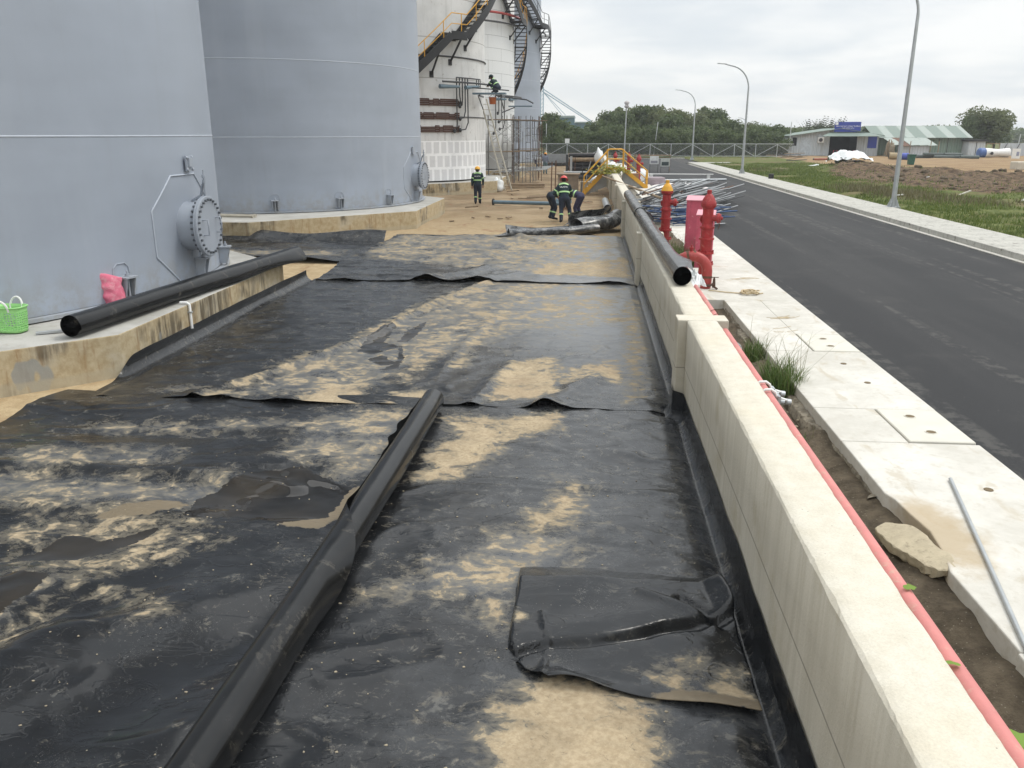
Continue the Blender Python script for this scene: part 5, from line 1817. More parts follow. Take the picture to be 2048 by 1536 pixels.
# ------------------------------------------------------------------ spiral stairs on the tanks
def spiral(tank_o, tk, knots, width, rail, gap=.10):
    cx, cy, r = tk
    pts = []
    for (a0, z0), (a1, z1) in zip(knots[:-1], knots[1:]):
        n = max(2, int(abs(a1 - a0) / 1.0))
        for i in range(n):
            w = i / n
            pts.append((R(a0 + (a1 - a0) * w), z0 + (z1 - z0) * w))
    pts.append((R(knots[-1][0]), knots[-1][1]))

    def P(a, dr, z):
        return Vector((cx + (r + dr) * math.cos(a), cy + (r + dr) * math.sin(a), z))
    root = None
    for nm, dr in (('inner_stringer', gap), ('outer_stringer', gap + width)):
        b = MB()
        for (a0, z0), (a1, z1) in zip(pts[:-1], pts[1:]):
            b.beam(P(a0, dr, z0), P(a1, dr, z1), .05, .40)
        o = b.build('staircase' if root is None else nm, M_black, tank_o if root is None else root)
        if root is None:
            root = o
    # treads
    b = MB()
    for (a0, z0), (a1, z1) in zip(knots[:-1], knots[1:]):
        rise = abs(z1 - z0)
        if rise < .15:
            n = max(1, int(abs(a1 - a0) / 1.2))
            for i in range(n):
                w0, w1 = i / n, (i + 1) / n
                A, B = R(a0 + (a1 - a0) * w0), R(a0 + (a1 - a0) * w1)
                v = [P(A, gap, z0), P(B, gap, z0), P(B, gap + width, z0), P(A, gap + width, z0)]
                b.add(v + [p + Vector((0, 0, .05)) for p in v], [(0, 1, 2, 3), (7, 6, 5, 4), (0, 4, 5, 1), (1, 5, 6, 2), (2, 6, 7, 3), (3, 7, 4, 0)])
        else:
            n = max(2, int(rise / .23))
            for i in range(n):
                w = (i + .5) / n
                a, z = R(a0 + (a1 - a0) * w), z0 + (z1 - z0) * w
                da = .13 / r
                v = [P(a - da, gap, z), P(a + da, gap, z), P(a + da, gap + width, z), P(a - da, gap + width, z)]
                b.add(v + [p + Vector((0, 0, .035)) for p in v], [(0, 1, 2, 3), (7, 6, 5, 4), (0, 4, 5, 1), (1, 5, 6, 2), (2, 6, 7, 3), (3, 7, 4, 0)])
    b.build('treads', M_black, root)
    b = MB()
    for hgt, rr in ((1.05, .026), (.55, .020)):
        b.tube([P(a, gap + width, z + hgt) for a, z in pts], rr, 6)
    for i, (a, z) in enumerate(pts):
        if i % 9 == 0 or i == len(pts) - 1:
            b.tube([P(a, gap + width, z), P(a, gap + width, z + 1.05)], .024, 6)
    b.build('handrail', rail, root)
    for i, (a, z) in enumerate(pts):
        if i % 11 == 5:
            b = MB()
            b.beam(P(a, 0, z - .15), P(a, gap + width, z - .15), .07, .10)
            b.beam(P(a, gap + width - .05, z - .18), P(a, .02, z - 1.25), .07, .08)
            b.obox(P(a, .02, z - 1.25), (.06, .22, .30), (0, 0, a))
            b.build('bracket', M_black, root)
    return root


spiral(T3, TK[2], [(-66, 5.7), (-44, 8.05), (-35.5, 8.06), (-2, 11.3), (6, 11.31), (50, 16)], .85, M_yellow)
spiral(T4, TK[3], [(46, 4.9), (-3, 11.0), (-13, 11.02), (-64, 17)], .85, M_yellow)
spiral(T5, TK[4], [(42, 6.2), (-12, 12.4), (-24, 12.42), (-62, 17)], .85, M_dark)
for tk_, to_, zr, a0, a1 in ((TK[3], T4, 11.3, -62, 4), (TK[4], T5, 12.55, -12, 6)):
    for dz, mt, nm in ((0, M_pinkred, 'foam_pipe'), (-.6, M_dark, 'ring_pipe')):
        b = MB(); b.tube([cyl(tk_, R(a), .45, zr + dz) for a in np.linspace(a0, a1, 18)], .085 if dz == 0 else .06, 8); b.build(nm, mt, to_)
# rust-brown strips left where old lagging was stripped from the white tank
for z0, z1 in ((4.60, 4.98), (3.90, 4.28), (3.24, 3.62)):
    b = MB()
    cx, cy, r = TK[2]
    n = 60
    random.seed(int(z0 * 10))
    for i in range(n):
        a0, a1 = R(-80 + 47 * i / n), R(-80 + 47 * (i + 1) / n)
        top = z1 - (.07 if mnoise.noise(Vector((i * .22, z0, 0))) > .12 else 0)
        for k in range(4):
            za, zb_ = z0 + (top - z0) * k / 4, z0 + (top - z0) * (k + 1) / 4
            vs = []
            for rr in (r + .004, r + .05):
                for a in (a0, a1):
                    for z in (za, zb_ - .018):
                        vs.append((cx + rr * math.cos(a), cy + rr * math.sin(a), z))
            b.add(vs, [(4, 6, 7, 5), (0, 4, 5, 1), (2, 3, 7, 6), (1, 5, 7, 3), (0, 2, 6, 4)])
    b.build('rusty_lagging_strip', simple('rust_brown_strip', (.085, .042, .030), .8, 0, .25, 5, streak=(.05, .03, .022)), T3)
b = MB(); b.lathe([(TK[2][2] + .03, 7.05), (TK[2][2] + .07, 7.07), (TK[2][2] + .07, 7.10), (TK[2][2] + .03, 7.13)], (TK[2][0], TK[2][1], 0), n=120, caps=False)
b.lathe([(TK[2][2] + .01, 4.02), (TK[2][2] + .03, 4.03), (TK[2][2] + .03, 4.06), (TK[2][2] + .01, 4.07)], (TK[2][0], TK[2][1], 0), n=120, caps=False)
b.build('wind_girder', M_dark, T3)


def sprinkler(to_, tk, a_list, ztop, zl, mat):
    """dark drop pipes of the cooling system"""
    b = MB()
    for i, (a, z1, a2) in enumerate(a_list):
        P = [cyl(tk, R(a), .28, ztop), cyl(tk, R(a), .28, z1 + .4), cyl(tk, R(a - (a - a2) * .4), .28, z1 + .05), cyl(tk, R(a2), .15, z1)]
        b.tube(P, .035, 7)
        b.blob(cyl(tk, R(a2), .18, z1), (.09, .09, .12), 8, 5)
    b.tube([cyl(tk, R(a), .28, ztop) for a in np.linspace(a_list[0][0], a_list[-1][0] + 12, 10)], .035, 7)
    for da in (8, 10, 12):
        b.tube([cyl(tk, R(a_list[-1][0] + da), .28, ztop), cyl(tk, R(a_list[-1][0] + da), .28, ztop - .45)], .03, 6)
    b.build('drop_pipes', mat, to_)


sprinkler(T3, TK[2], [(-37, 3.3, -38), (-35, 4.75, -33.5), (-33, 4.6, -34), (-31, 3.95, -34), (-29, 3.35, -34)], 6.05, 3, M_dark)
sprinkler(T4, TK[3], [(-36, 3.2, -37), (-33, 4.6, -33), (-30, 4.0, -32), (-27, 3.5, -31)], 5.85, 3, M_dark)
for (to_, tk, a0, a1, z) in ((T3, TK[2], -47, -8, 5.55), (T4, TK[3], -38, 8, 5.55)):
    b = MB()
    b.tube([cyl(tk, R(a), .55, z + .25) for a in np.linspace(a0, a1, 14)], .05, 7)
    b.build('cooling_ring_pipe', M_dark, to_)
    b = MB()
    b.tube([cyl(tk, R(a0 - 1), .45, z + .0), cyl(tk, R(a0 + 10), .5, z + .02)], [.12, .07], 10)
    b.tube([cyl(tk, R(a0 + 14), .5, z + .0), cyl(tk, R(a0 + 24), .55, z + .1)], [.11, .06], 10)
    b.build('pipe_stub', M_bluegrey, to_)

# work platform with a crouching painter; ladder, bucket
wp = thing('work_platform', 'narrow plank platform bracketed off the white tank, carrying a crouching painter', 'platform', (-5.1, 47.6, 5.2))
b = MB(); b.box(-6.2, -4.40, 47.1, 47.75, 5.22, 5.30); b.build('deck', M_bluegrey, wp)
for x in (-5.9, -4.7):
    b = MB(); b.beam((x, 47.75, 5.18), (x, 49.6, 5.18), .07, .08); b.beam((x, 47.2, 5.16), (x, 49.4, 4.5), .05, .05); b.build('bracket', M_dark, wp)
b = MB(); b.tube([(-6.2, 47.1, 5.55), (-4.4, 47.1, 5.42), (-4.2, 47.1, 5.40)], .03, 7); b.build('guard_rail', M_dark, wp)
wq = thing('work_platform', 'small blue-grey bracket platform on the plate-lined white tank', 'platform', (-4.6, 62.6, 5.1))
b = MB(); b.box(-5.6, -3.9, 62.2, 62.9, 5.02, 5.10); b.build('deck', M_bluegrey, wq)
b = MB(); b.tube([(-6.4, 62.4, 5.75), (-4.3, 62.2, 5.5), (-3.8, 62.2, 5.25)], .05, 7); b.beam((-5.2, 62.9, 5.0), (-6.4, 63.8, 4.6), .06, .06); b.build('bracket', M_dark, wq)
bkt = thing('bucket', 'rust-orange bucket hanging under the painter\'s platform', 'bucket', (-5.15, 47.6, 4.72))
b = MB(); b.lathe([(.17, 4.72), (.21, 5.08)], (-5.15, 47.55, 0), n=16, caps=False); b.lathe([(.001, 4.722), (.17, 4.722)], (-5.15, 47.55, 0), n=16, caps=False); b.build('bucket_body', M_bucket, bkt)
b = MB(); b.tube([(-5.35, 47.55, 5.07), (-5.15, 47.55, 5.24), (-4.95, 47.55, 5.07)], .012, 5); b.build('bail', M_dark, bkt)
ld = thing('ladder', 'long pale aluminium ladder leaning against the white tanks', 'ladder', (-4.6, 49.3, 0))
p0, p1 = Vector((-4.65, 49.2, 0)), Vector((-6.15, 50.2, 5.1))
sd_ = Vector((.42, -.1, 0))
M_ladder = simple('pale_aluminium', (.50, .47, .40), .5, .2, .15, 5)
for s_ in (0, 1):
    b = MB(); b.beam(p0 + sd_ * s_, p1 + sd_ * s_ * .85, .04, .08); b.build('rail', M_ladder, ld)
b = MB()
for k in range(1, 17):
    w = k / 17
    b.tube([p0.lerp(p1, w), p0.lerp(p1, w) + sd_ * (1 - .15 * w)], .018, 6)
b.build('rungs', M_ladder, ld)


# ------------------------------------------------------------------ scaffold towers in front of the clad tank
def tower(label, x, y, rz, lifts, zb=.1, lean=0):
    t = thing('scaffold_tower', label, 'scaffold tower', (x, y, zb), 'scaffold towers by the white tanks')
    c_, s_ = math.cos(rz), math.sin(rz)

    def W_(u, v, z):
        return (x + u * c_ - v * s_, y + u * s_ + v * c_, zb + z)
    for u in (-.8, .8):
        for v in (-.55, .55):
            b = MB(); b.tube([W_(u, v, 0), W_(u + lean, v, 1.95 * lifts + .35)], .024, 7); b.build('upright', M_scaf if random.random() < .75 else M_rust, t)
    for L_ in range(lifts):
        z0 = .12 + 1.95 * L_
        for u in (-.8, .8):
            b = MB()
            for z in (z0 + .5, z0 + .95, z0 + 1.4, z0 + 1.85):
                b.tube([W_(u, -.55, z), W_(u, .55, z)], .017, 6)
            b.tube([W_(u, -.2, z0 + .5), W_(u, -.2, z0 + 1.85)], .016, 6)
            b.tube([W_(u, .2, z0 + .5), W_(u, .2, z0 + 1.85)], .016, 6)
            b.build('frame_bars', M_scaf, t)
    for L_ in range(lifts):
        z0 = .12 + 1.95 * L_
        for v in (-.55, .55):
            b = MB()
            b.tube([W_(-.8, v, z0 + .4), W_(.8, v, z0 + 1.7)], .013, 5)
            b.tube([W_(.8, v + .02, z0 + .4), W_(-.8, v + .02, z0 + 1.7)], .013, 5)
            b.build('cross_brace', M_galv, t)
    for L_ in range(1, lifts + 1):
        b = MB(); b.obox(W_(0, .1, 1.95 * L_ + .06), (2.1, .45, .04), (0, 0, rz)); b.build('deck', M_scaf, t)
        b = MB(); b.obox(W_(.2, -.35, 1.95 * L_ + .08), (2.0, .25, .04), (0, 0, rz)); b.build('deck', M_wood, t)


tower('left scaffold tower, straddling the ladder foot', -5.4, 54.6, R(8), 2, .05)
tower('second scaffold tower, right behind the ladder', -4.55, 56.6, R(20), 2, .05)
tower('third scaffold tower, rusty, toward the right end of the row', -3.9, 58.9, R(14), 2, .05)
tower('farthest scaffold tower at the right end of the row', -4.3, 61.8, R(30), 2, .1)
random.seed(4)
for i in range(10):
    x, y = -4.1 + random.uniform(-1.0, .9), 57.3 + random.uniform(-1.5, 2.0)
    b = MB(); b.tube([(x, y, .05), (x + random.uniform(-.25, .25), y + .3, 3.2 + random.random() * 1.3)], .022, 6)
    tag(b.build('scaffold_pole', M_scaf), 'thin dark tube standing propped among the scaffold towers', 'scaffold pole', 'loose poles propped in the scaffold')
for i in range(5):
    y = 57.2 + i * .7
    b = MB(); b.tube([(-6.1 + .4 * i, y, .66 + .05 * i), (-2.6 + .1 * i, y + .5, .86 + .03 * i)], .03, 7)
    tag(b.build('scaffold_pole', M_galv), 'pale tube lying across the plinth edge under the scaffold', 'scaffold pole', 'pale tubes lying under the scaffold')

# ------------------------------------------------------------------ timber, rebar, boxes and heaps in the yard
random.seed(8)
for i, (xa, ya, xb, yb, lab) in enumerate(((-4.9, 51.5, -2.4, 50.6, 'longest weathered plank lying on the sand behind the flanged pipe'), (-4.6, 52.8, -2.6, 53.4, 'greyish plank behind the longest one'),
                                           (-4.2, 54.5, -2.9, 54.2, 'short plank at the scaffold foot'), (-2.9, 43.0, -1.5, 43.6, 'thin crooked board lying just behind the crouching workers'),
                                           (-3.3, 42.0, -1.7, 42.1, 'straight narrow board nearest behind the workers'), (-4.3, 47.0, -3.6, 46.6, 'short dark stick near the white bag'),
                                           (-.1, 44.8, 1.0, 44.4, 'narrow board at the left foot of the yellow stair'), (-5.2, 36.6, -4.6, 36.5, 'pale lath lying beside the second plinth'))):
    b = MB(); b.beam((xa, ya, .07), (xb, yb, .09 + .04 * (i % 3)), .20 if i < 4 else .09, .05)
    tag(b.build('plank', M_wood), lab, 'plank')
b = MB(); b.box(-4.7, -2.45, 52.0, 52.5, .06, .22)
tag(b.build('timber_pallet', M_wood, None), 'low stack of boards with a dark gap beneath, right of the white bag', 'timber stack')
for i, (x, y, h, lab) in enumerate(((-1.6, 40.5, 1.9, 'taller rusty reinforcing bar standing behind the red-helmeted worker'), (-1.42, 40.7, 1.95, 'rusty bar standing close beside the taller one'), (-1.0, 52.5, 1.7, 'thin dark stake standing left of the stacked pipes'),
                                    (-.65, 53.0, 1.8, 'second thin stake left of the stacked pipes'), (-.16, 43.5, 1.75, 'grey stake standing left of the yellow stair'))):
    b = MB(); b.tube([(x, y, -.1), (x + .03, y, h)], .028, 6)
    tag(b.build('steel_stake', M_rust if i != 4 else M_dark), lab, 'stake')
b = MB(); b.box(-1.5, -.35, 47.6, 48.7, -.1, .95); b.box(-1.58, -.27, 47.52, 48.78, .951, 1.03)
tag(b.build('concrete_sump', simple('brown_concrete', (.24, .19, .14), .9, 0, .25, 4, bump=.2), None, bevel=.01), 'brown square concrete sump box behind the workers', 'concrete box')
b = MB(); b.box(-.25, .75, 48.3, 49.0, -.1, .55)
tag(b.build('concrete_sump', M_concrete, None, bevel=.01), 'lower mossy concrete box just left of the yellow stair', 'concrete box')
mx_ = thing('hand_cart', 'light grey tubular cart frame standing behind the brown sump box', 'cart', (-.6, 50.3, 0))
b = MB()
for y in (50.0, 50.7):
    b.tube([(-1.25, y, 1.05), (-1.15, y, .95), (.15, y, 1.0), (.32, y, 1.62)], .03, 7)
for x in (-1.1, -.5, .1):
    b.tube([(x, 50.0, .98), (x, 50.7, .98)], .025, 6)
    b.tube([(x, 50.35, .1), (x, 50.35, .98)], .025, 6)
b.build('cart_frame', M_galv, mx_)
b = MB(); b.obox((-.5, 50.35, 1.02), (1.3, .7, .03)); b.build('tray', M_galv, mx_)
# rack of stacked pipes
random.seed(12)
k = 0
for lay in range(6):
    for c in range(3):
        y = 61.2 + .36 * c + random.uniform(-.05, .05) + .16 * (lay % 2)
        z = .20 + .30 * lay
        b = MB(); b.tube([(-1.15 + random.uniform(-.12, .12), y, z), (1.1 + random.uniform(-.15, .1), y, z)], .145, 12)
        o = b.build('stacked_pipe', random.choice([M_black, M_dark, M_wood, M_black]))
        tag(o, 'fat dark pipe in the stack behind the yellow stair', 'pipe', 'dark pipes stacked behind the yellow stair')
for i, (x, y) in enumerate(((-1.3, 60.9), (-1.0, 60.85))):
    b = MB(); b.beam((x, y, -.1), (x, y, 1.75 - .1 * i), .16, .16)
    tag(b.build('rack_post', M_dark if i == 0 else M_galv), ['dark post at the left end of the pipe stack', 'paler post at the left end of the pipe stack'][i], 'post')


def sackpile(label, c, s, seed, mat=M_cloth, name='white_sack', cat='sack'):
    b = MB(); b.blob(c, s, 14, 9, .55, seed, flat=c[2] - s[2] * .55)
    return tag(b.build(name, mat), label, cat)


sackpile('white plastic bag slumped at the ladder foot', (-4.95, 48.2, .26), (.34, .3, .42), 2)
sackpile('white sack lying under the left rails of the yellow stair', (.72, 48.4, .62), (.42, .3, .26), 5)
sackpile('white bundle on the wall top behind the stair rails', (1.5, 48.2, 1.36), (.34, .3, .24), 9)
sackpile('white bundle right of the stair beside the red hydrant', (3.4, 52.6, .62), (.5, .5, .42), 11)
sackpile('white wrapped bundle hung over the pipe stack', (.95, 60.6, 1.55), (.28, .3, .55), 14)
b = MB(); b.obox((2.55, 48.2, .68), (.9, .5, .72)); tag(b.build('timber_crate', simple('brown_crate', (.30, .18, .10), .8), None, bevel=.01), 'brown timber crate under the right flight of the yellow stair', 'crate')
b = MB(); b.obox((4.1, 50.5, .50), (1.0, 1.2, .45), (0, 0, .1)); tag(b.build('mauve_crate', simple('mauve_sheet', (.30, .25, .27), .7), None, bevel=.02), 'mauve-grey covered pallet right of the yellow stair', 'pallet')
o = rag('white_sheeting', 'white and red printed plastic sheet spread behind the tube heap', 'plastic sheet', (5.3, 48.8, .32), (1.5, 2.2, .16), 31, simple('printed_sheet', (.70, .68, .66), .6, 0, .08, 3, c2=(.55, .20, .22), thr=(.58, .64)))
# barrier boards with notices by the road
for i, (x, y, c, lab) in enumerate(((5.25, 66.0, (.62, .63, .63), 'white notice board on legs beside the road, the left one'), (5.95, 64.5, (.45, .47, .44), 'notice board with a black panel on legs beside the road, the right one'))):
    t_ = thing('notice_board', lab, 'notice board', (x, y, .27))
    m_ = simple('board_face' + str(i), c, .6)
    b = MB(); b.box(x - .33, x + .33, y - .02, y + .02, .95 - .12 * i, 1.55 - .12 * i); b.build('panel', m_, t_)
    b = MB()
    for u in (-.3, .3):
        b.tube([(x + u, y + .045, .27), (x + u, y + .045, 1.5 - .12 * i)], .02, 6)
    b.build('legs', M_dark, t_)
    b = MB(); b.box(x - .26, x + .26, y - .034, y - .024, 1.02 - .12 * i, (1.28 if i else 1.2) - .12 * i); b.build('dark_notice', simple('notice_dark' + str(i), (.03, .05, .05) if i else (.25, .25, .28), .6), t_)
b = MB()
for x in (4.0, 6.8):
    b.beam((x, 70, .27), (x, 70, 1.55), .07, .07)
b.beam((3.9, 70, 1.5), (6.9, 70, 1.5), .5, .08); b.beam((3.9, 70, 1.32), (6.9, 70, 1.32), .06, .06)
tag(b.build('road_barrier', M_wood), 'low dark roofed barrier standing on the road behind the notice boards', 'barrier')
b = MB(); b.beam((4.2, 58.5, .55), (8.6, 58.2, .55), .3, .05); b.box(4.4, 4.6, 58.3, 58.6, .27, .53); b.box(8.2, 8.4, 58.1, 58.4, .27, .52)
tag(b.build('plank', M_white), 'long white board resting crosswise near the roadside heap', 'plank')
# small scraps on the sand
random.seed(31)
for i in range(14):
    x, y = random.uniform(-5.0, .8), random.uniform(29, 47)
    b = MB(); b.obox((x, y, .03), (random.uniform(.08, .3), random.uniform(.05, .14), .04), (random.uniform(-.3, .3), 0, random.random() * 3))
    tag(b.build('timber_scrap', M_wood), 'small dark scrap of wood on the sand of the yard', 'scrap', 'wood scraps on the yard sand')

# ------------------------------------------------------------------ people
M_skin = simple('skin', (.33, .19, .12), .55, 0, .1, 8)
M_hair = simple('dark_hair', (.012, .011, .010), .6)
M_navy = simple('navy_green_workwear', (.012, .030, .036), .8, 0, .25, 6)
M_navy2 = simple('navy_trousers', (.016, .024, .042), .8, 0, .25, 6)
M_purple = simple('faded_navy_workwear', (.035, .036, .075), .8, 0, .25, 6)
M_greyblue = simple('grey_blue_workwear', (.19, .21, .27), .8, 0, .2, 6)
M_teal = simple('teal_workwear', (.10, .15, .17), .8, 0, .2, 6)
M_palew = simple('pale_shirt', (.55, .56, .55), .8, 0, .1, 6)
M_boot = simple('black_boot', (.012, .012, .013), .5)
M_hiv = simple('reflective_green_band', (.42, .66, .30), .4, 0, .1, 8)
M_hat_y = simple('yellow_helmet', (.75, .40, .05), .35, 0, .06, 5)
M_hat_r = simple('red_helmet', (.70, .10, .09), .35, 0, .1, 5)
M_hat_o = simple('orange_helmet', (.72, .30, .07), .35, 0, .06, 5)
M_letter = simple('white_lettering', (.8, .8, .8), .6)


def capsule(b, p, q, r0, r1, n=12):
    p, q = Vector(p), Vector(q)
    d = (q - p).normalized()
    P, Rr = [], []
    for k in range(4):
        a = PI / 2 * (1 - k / 3)
        P.append(p - d * r0 * math.sin(a)); Rr.append(max(r0 * math.cos(a), .0012))
    for k in range(4):
        a = PI / 2 * k / 3
        P.append(q + d * r1 * math.sin(a)); Rr.append(max(r1 * math.cos(a), .0012))
    b.tube(P, Rr, n)


def fuse(b, name, mat, parent, vox):
    o = b.build(name, mat, parent)
    m1 = o.modifiers.new('fuse', 'REMESH'); m1.mode = 'VOXEL'; m1.voxel_size = vox; m1.use_smooth_shade = True
    m2 = o.modifiers.new('soften', 'SMOOTH'); m2.factor = .5; m2.iterations = 4
    dg = bpy.context.evaluated_depsgraph_get()
    me = bpy.data.meshes.new_from_object(o.evaluated_get(dg))
    me.materials.clear(); me.materials.append(mat)
    o.modifiers.clear()
    o.data = me
    for p in me.polygons:
        p.use_smooth = True
    return o


def ring_band(b, c, ax, ru, rv, uvec, w=.05, n=22):
    """flat reflective strap round a limb or trunk"""
    c = Vector(c); ax = Vector(ax).normalized()
    u = (Vector(uvec) - ax * Vector(uvec).dot(ax)).normalized(); v = ax.cross(u)
    vs = []
    for s_ in (-.5, .5):
        for k in range(n):
            a = 2 * PI * k / n
            vs.append(c + ax * (w * s_) + u * (ru * math.cos(a)) + v * (rv * math.sin(a)))
    b.add(vs, [(k, (k + 1) % n, n + (k + 1) % n, n + k) for k in range(n)], True)


def person(label, loc, rz, J, top=M_navy, legs=M_navy2, hat=M_hat_y, bands=True, word=None, brim=.03, hat_on=True):
    t = thing('person', label, 'person', (0, 0, 0), None)
    V = {k: Vector(v) for k, v in J.items()}
    pel, chest, neck, head = V['pelvis'], V['chest'], V['neck'], V['head']
    spine = (pel + chest) / 2 + V.get('arch', Vector((0, 0, 0)))
    right = Vector((1, 0, 0)) if 'right' not in V else V['right'].normalized()
    hd = (head - neck).normalized()
    face = V['face'].normalized()
    # skin body
    b = MB()
    capsule(b, pel, spine, .115, .105); capsule(b, spine, chest, .105, .125); capsule(b, chest, neck, .10, .05); capsule(b, neck, head, .052, .055)
    b.blob(head, (.078, .092, .112), 16, 12)
    capsule(b, head + face * .05 - hd * .05, head + face * .062 - hd * .075, .045, .04)
    capsule(b, head + face * .085, head + face * .108 - hd * .022, .012, .017, 8)
    for s_ in (-1, 1):
        sidev = face.cross(hd).normalized() * s_
        b.blob(head + sidev * .082 - face * .01, (.018, .026, .034), 8, 6)
    for s_ in ('l', 'r'):
        sh, el, wr = V['sh_' + s_], V['el_' + s_], V['wr_' + s_]
        hp_, kn, an, toe = V['hip_' + s_], V['kn_' + s_], V['an_' + s_], V['toe_' + s_]
        capsule(b, chest, sh, .09, .055); capsule(b, sh, el, .05, .040); capsule(b, el, wr, .040, .027)
        fd = (wr - el).normalized()
        palm = wr + fd * .085
        capsule(b, wr, palm, .028, .036, 10)
        side = fd.cross(Vector((0, 1, 0.2))).normalized()
        nrm = side.cross(fd).normalized()
        for k, ln in enumerate((.062, .072, .068, .052)):
            base = palm + side * (.030 - .020 * k) - fd * .004
            m_ = base + fd * ln * .55 - nrm * .008
            e_ = m_ + fd * ln * .40 - nrm * .024
            capsule(b, base, m_, .0105, .0100, 7); capsule(b, m_, e_, .0100, .009, 7)
        tb = wr + fd * .03 + side * .03
        capsule(b, tb, tb + fd * .03 + side * .028, .013, .011, 7); capsule(b, tb + fd * .03 + side * .028, tb + fd * .06 + side * .026 - nrm * .015, .011, .009, 7)
        capsule(b, pel, hp_, .10, .085); capsule(b, hp_, kn, .075, .052); capsule(b, kn, an, .050, .036); capsule(b, an, toe, .036, .03)
    fuse(b, 'body', M_skin, t, .0095)
    # jacket
    b = MB()
    capsule(b, pel + (spine - pel) * .05 + right * .045, chest + right * .075, .120, .125); capsule(b, pel + (spine - pel) * .05 - right * .045, chest - right * .075, .120, .125)
    capsule(b, spine, chest, .135, .135)
    capsule(b, chest, neck, .12, .068)
    for s_ in ('l', 'r'):
        sh, el, wr = V['sh_' + s_], V['el_' + s_], V['wr_' + s_]
        capsule(b, chest + (neck - chest) * .3, sh, .10, .075); capsule(b, sh, el, .074, .060); capsule(b, el, el + (wr - el) * .92, .060, .046)
    fuse(b, 'jacket', top, t, .016)
    b = MB()
    for s_ in ('l', 'r'):
        hp_, kn, an = V['hip_' + s_], V['kn_' + s_], V['an_' + s_]
        capsule(b, pel, hp_, .135, .115); capsule(b, hp_, kn, .112, .078); capsule(b, kn, kn + (an - kn) * .97, .078, .066)
    capsule(b, pel, spine, .135, .125)
    fuse(b, 'trousers', legs, t, .016)
    for s_ in ('l', 'r'):
        an, toe = V['an_' + s_], V['toe_' + s_]
        b = MB(); capsule(b, an + Vector((0, 0, .05)), an, .05, .052); capsule(b, an, toe, .05, .042); capsule(b, an - (toe - an) * .25, toe, .04, .04)
        fuse(b, 'boot', M_boot, t, .014)
    b = MB(); b.blob(head + hd * .012 - face * .018, (.086, .096, .108), 14, 10); b.build('hair', M_hair, t)
    b = MB()
    for s_ in (-1, 1):
        b.blob(head + face * .086 + face.cross(hd) * .030 * s_ + hd * .012, (.011, .011, .008), 8, 5)
    b.build('eyes', M_hair, t)
    if hat_on:
        b = MB()
        o = head + hd * .035
        b.lathe([(.128, 0), (.130, .02), (.122, .06), (.10, .098), (.062, .124), (.001, .134)], o, hd, 20, caps=False)
        b.lathe([(.160 if brim > .04 else .142, -.012), (.128, .006)], o, hd, 20, caps=False)
        side = face.cross(hd).normalized()
        b.add([o + side * .10 + face * .08, o - side * .10 + face * .08, o - side * .06 + face * .18 - hd * .02, o + side * .06 + face * .18 - hd * .02], [(0, 1, 2, 3)])
        b.tube([o + face * (.13 * math.cos(a)) + hd * (.137 * math.sin(a)) for a in np.linspace(.3, PI - .3, 9)], .012, 6)
        b.build('helmet', hat, t)
    if bands:
        ax = chest - pel
        b = MB(); ring_band(b, pel.lerp(chest, .50), ax, .212, .150, right, .055); b.build('waist_band', M_hiv, t)
        b = MB()
        shm = (V['sh_l'] + V['sh_r']) / 2
        bk = -face if abs(ax.normalized().z) > .6 else Vector((0, 0, 1))
        bk = (bk - ax.normalized() * bk.dot(ax.normalized())).normalized()
        P = []
        for k in range(11):
            w = k / 10
            p = V['sh_l'].lerp(V['sh_r'], .04 + .92 * w)
            P.append(p + bk * (.085 + .045 * math.sin(PI * w)) + ax.normalized() * (.035 + .035 * math.sin(PI * w)))
        vs = [p - ax.normalized() * .03 for p in P] + [p + ax.normalized() * .03 + bk * -.012 for p in P]
        b.add(vs, [(k, k + 1, 12 + k, 11 + k) for k in range(10)], True)
        b.build('yoke_band', M_hiv, t)
        for s_ in ('l', 'r'):
            kn, an, el, sh = V['kn_' + s_], V['an_' + s_], V['el_' + s_], V['sh_' + s_]
            b = MB(); ring_band(b, kn.lerp(an, .45), an - kn, .082, .082, right, .05, 14); b.build('leg_band', M_hiv, t)
            b = MB(); ring_band(b, sh.lerp(el, .62), el - sh, .074, .074, Vector((0, 1, .1)), .045, 14); b.build('sleeve_band', M_hiv, t)
        if word:
            cu = bpy.data.curves.new('lettering', 'FONT'); cu.body = word; cu.size = .085; cu.align_x = 'CENTER'; cu.extrude = .002
            tmp = bpy.data.objects.new('tmp_text', cu); COL.objects.link(tmp)
            dg = bpy.context.evaluated_depsgraph_get(); dg.update()
            me = bpy.data.meshes.new_from_object(tmp.evaluated_get(dg)); COL.objects.unlink(tmp); bpy.data.objects.remove(tmp)
            me.materials.clear(); me.materials.append(M_letter)
            lo = bpy.data.objects.new('lettering', me); COL.objects.link(lo); lo.parent = t
            upv = ax.normalized(); xv = right; zv = xv.cross(upv)
            if zv.dot(bk) < 0:
                xv = -xv; zv = -zv
            c = pel.lerp(chest, .88) + bk * .150
            lo.matrix_local = Matrix(((xv.x, upv.x, zv.x, c.x), (xv.y, upv.y, zv.y, c.y), (xv.z, upv.z, zv.z, c.z), (0, 0, 0, 1)))
    t.location = loc
    t.rotation_euler = (0, 0, rz)
    return t


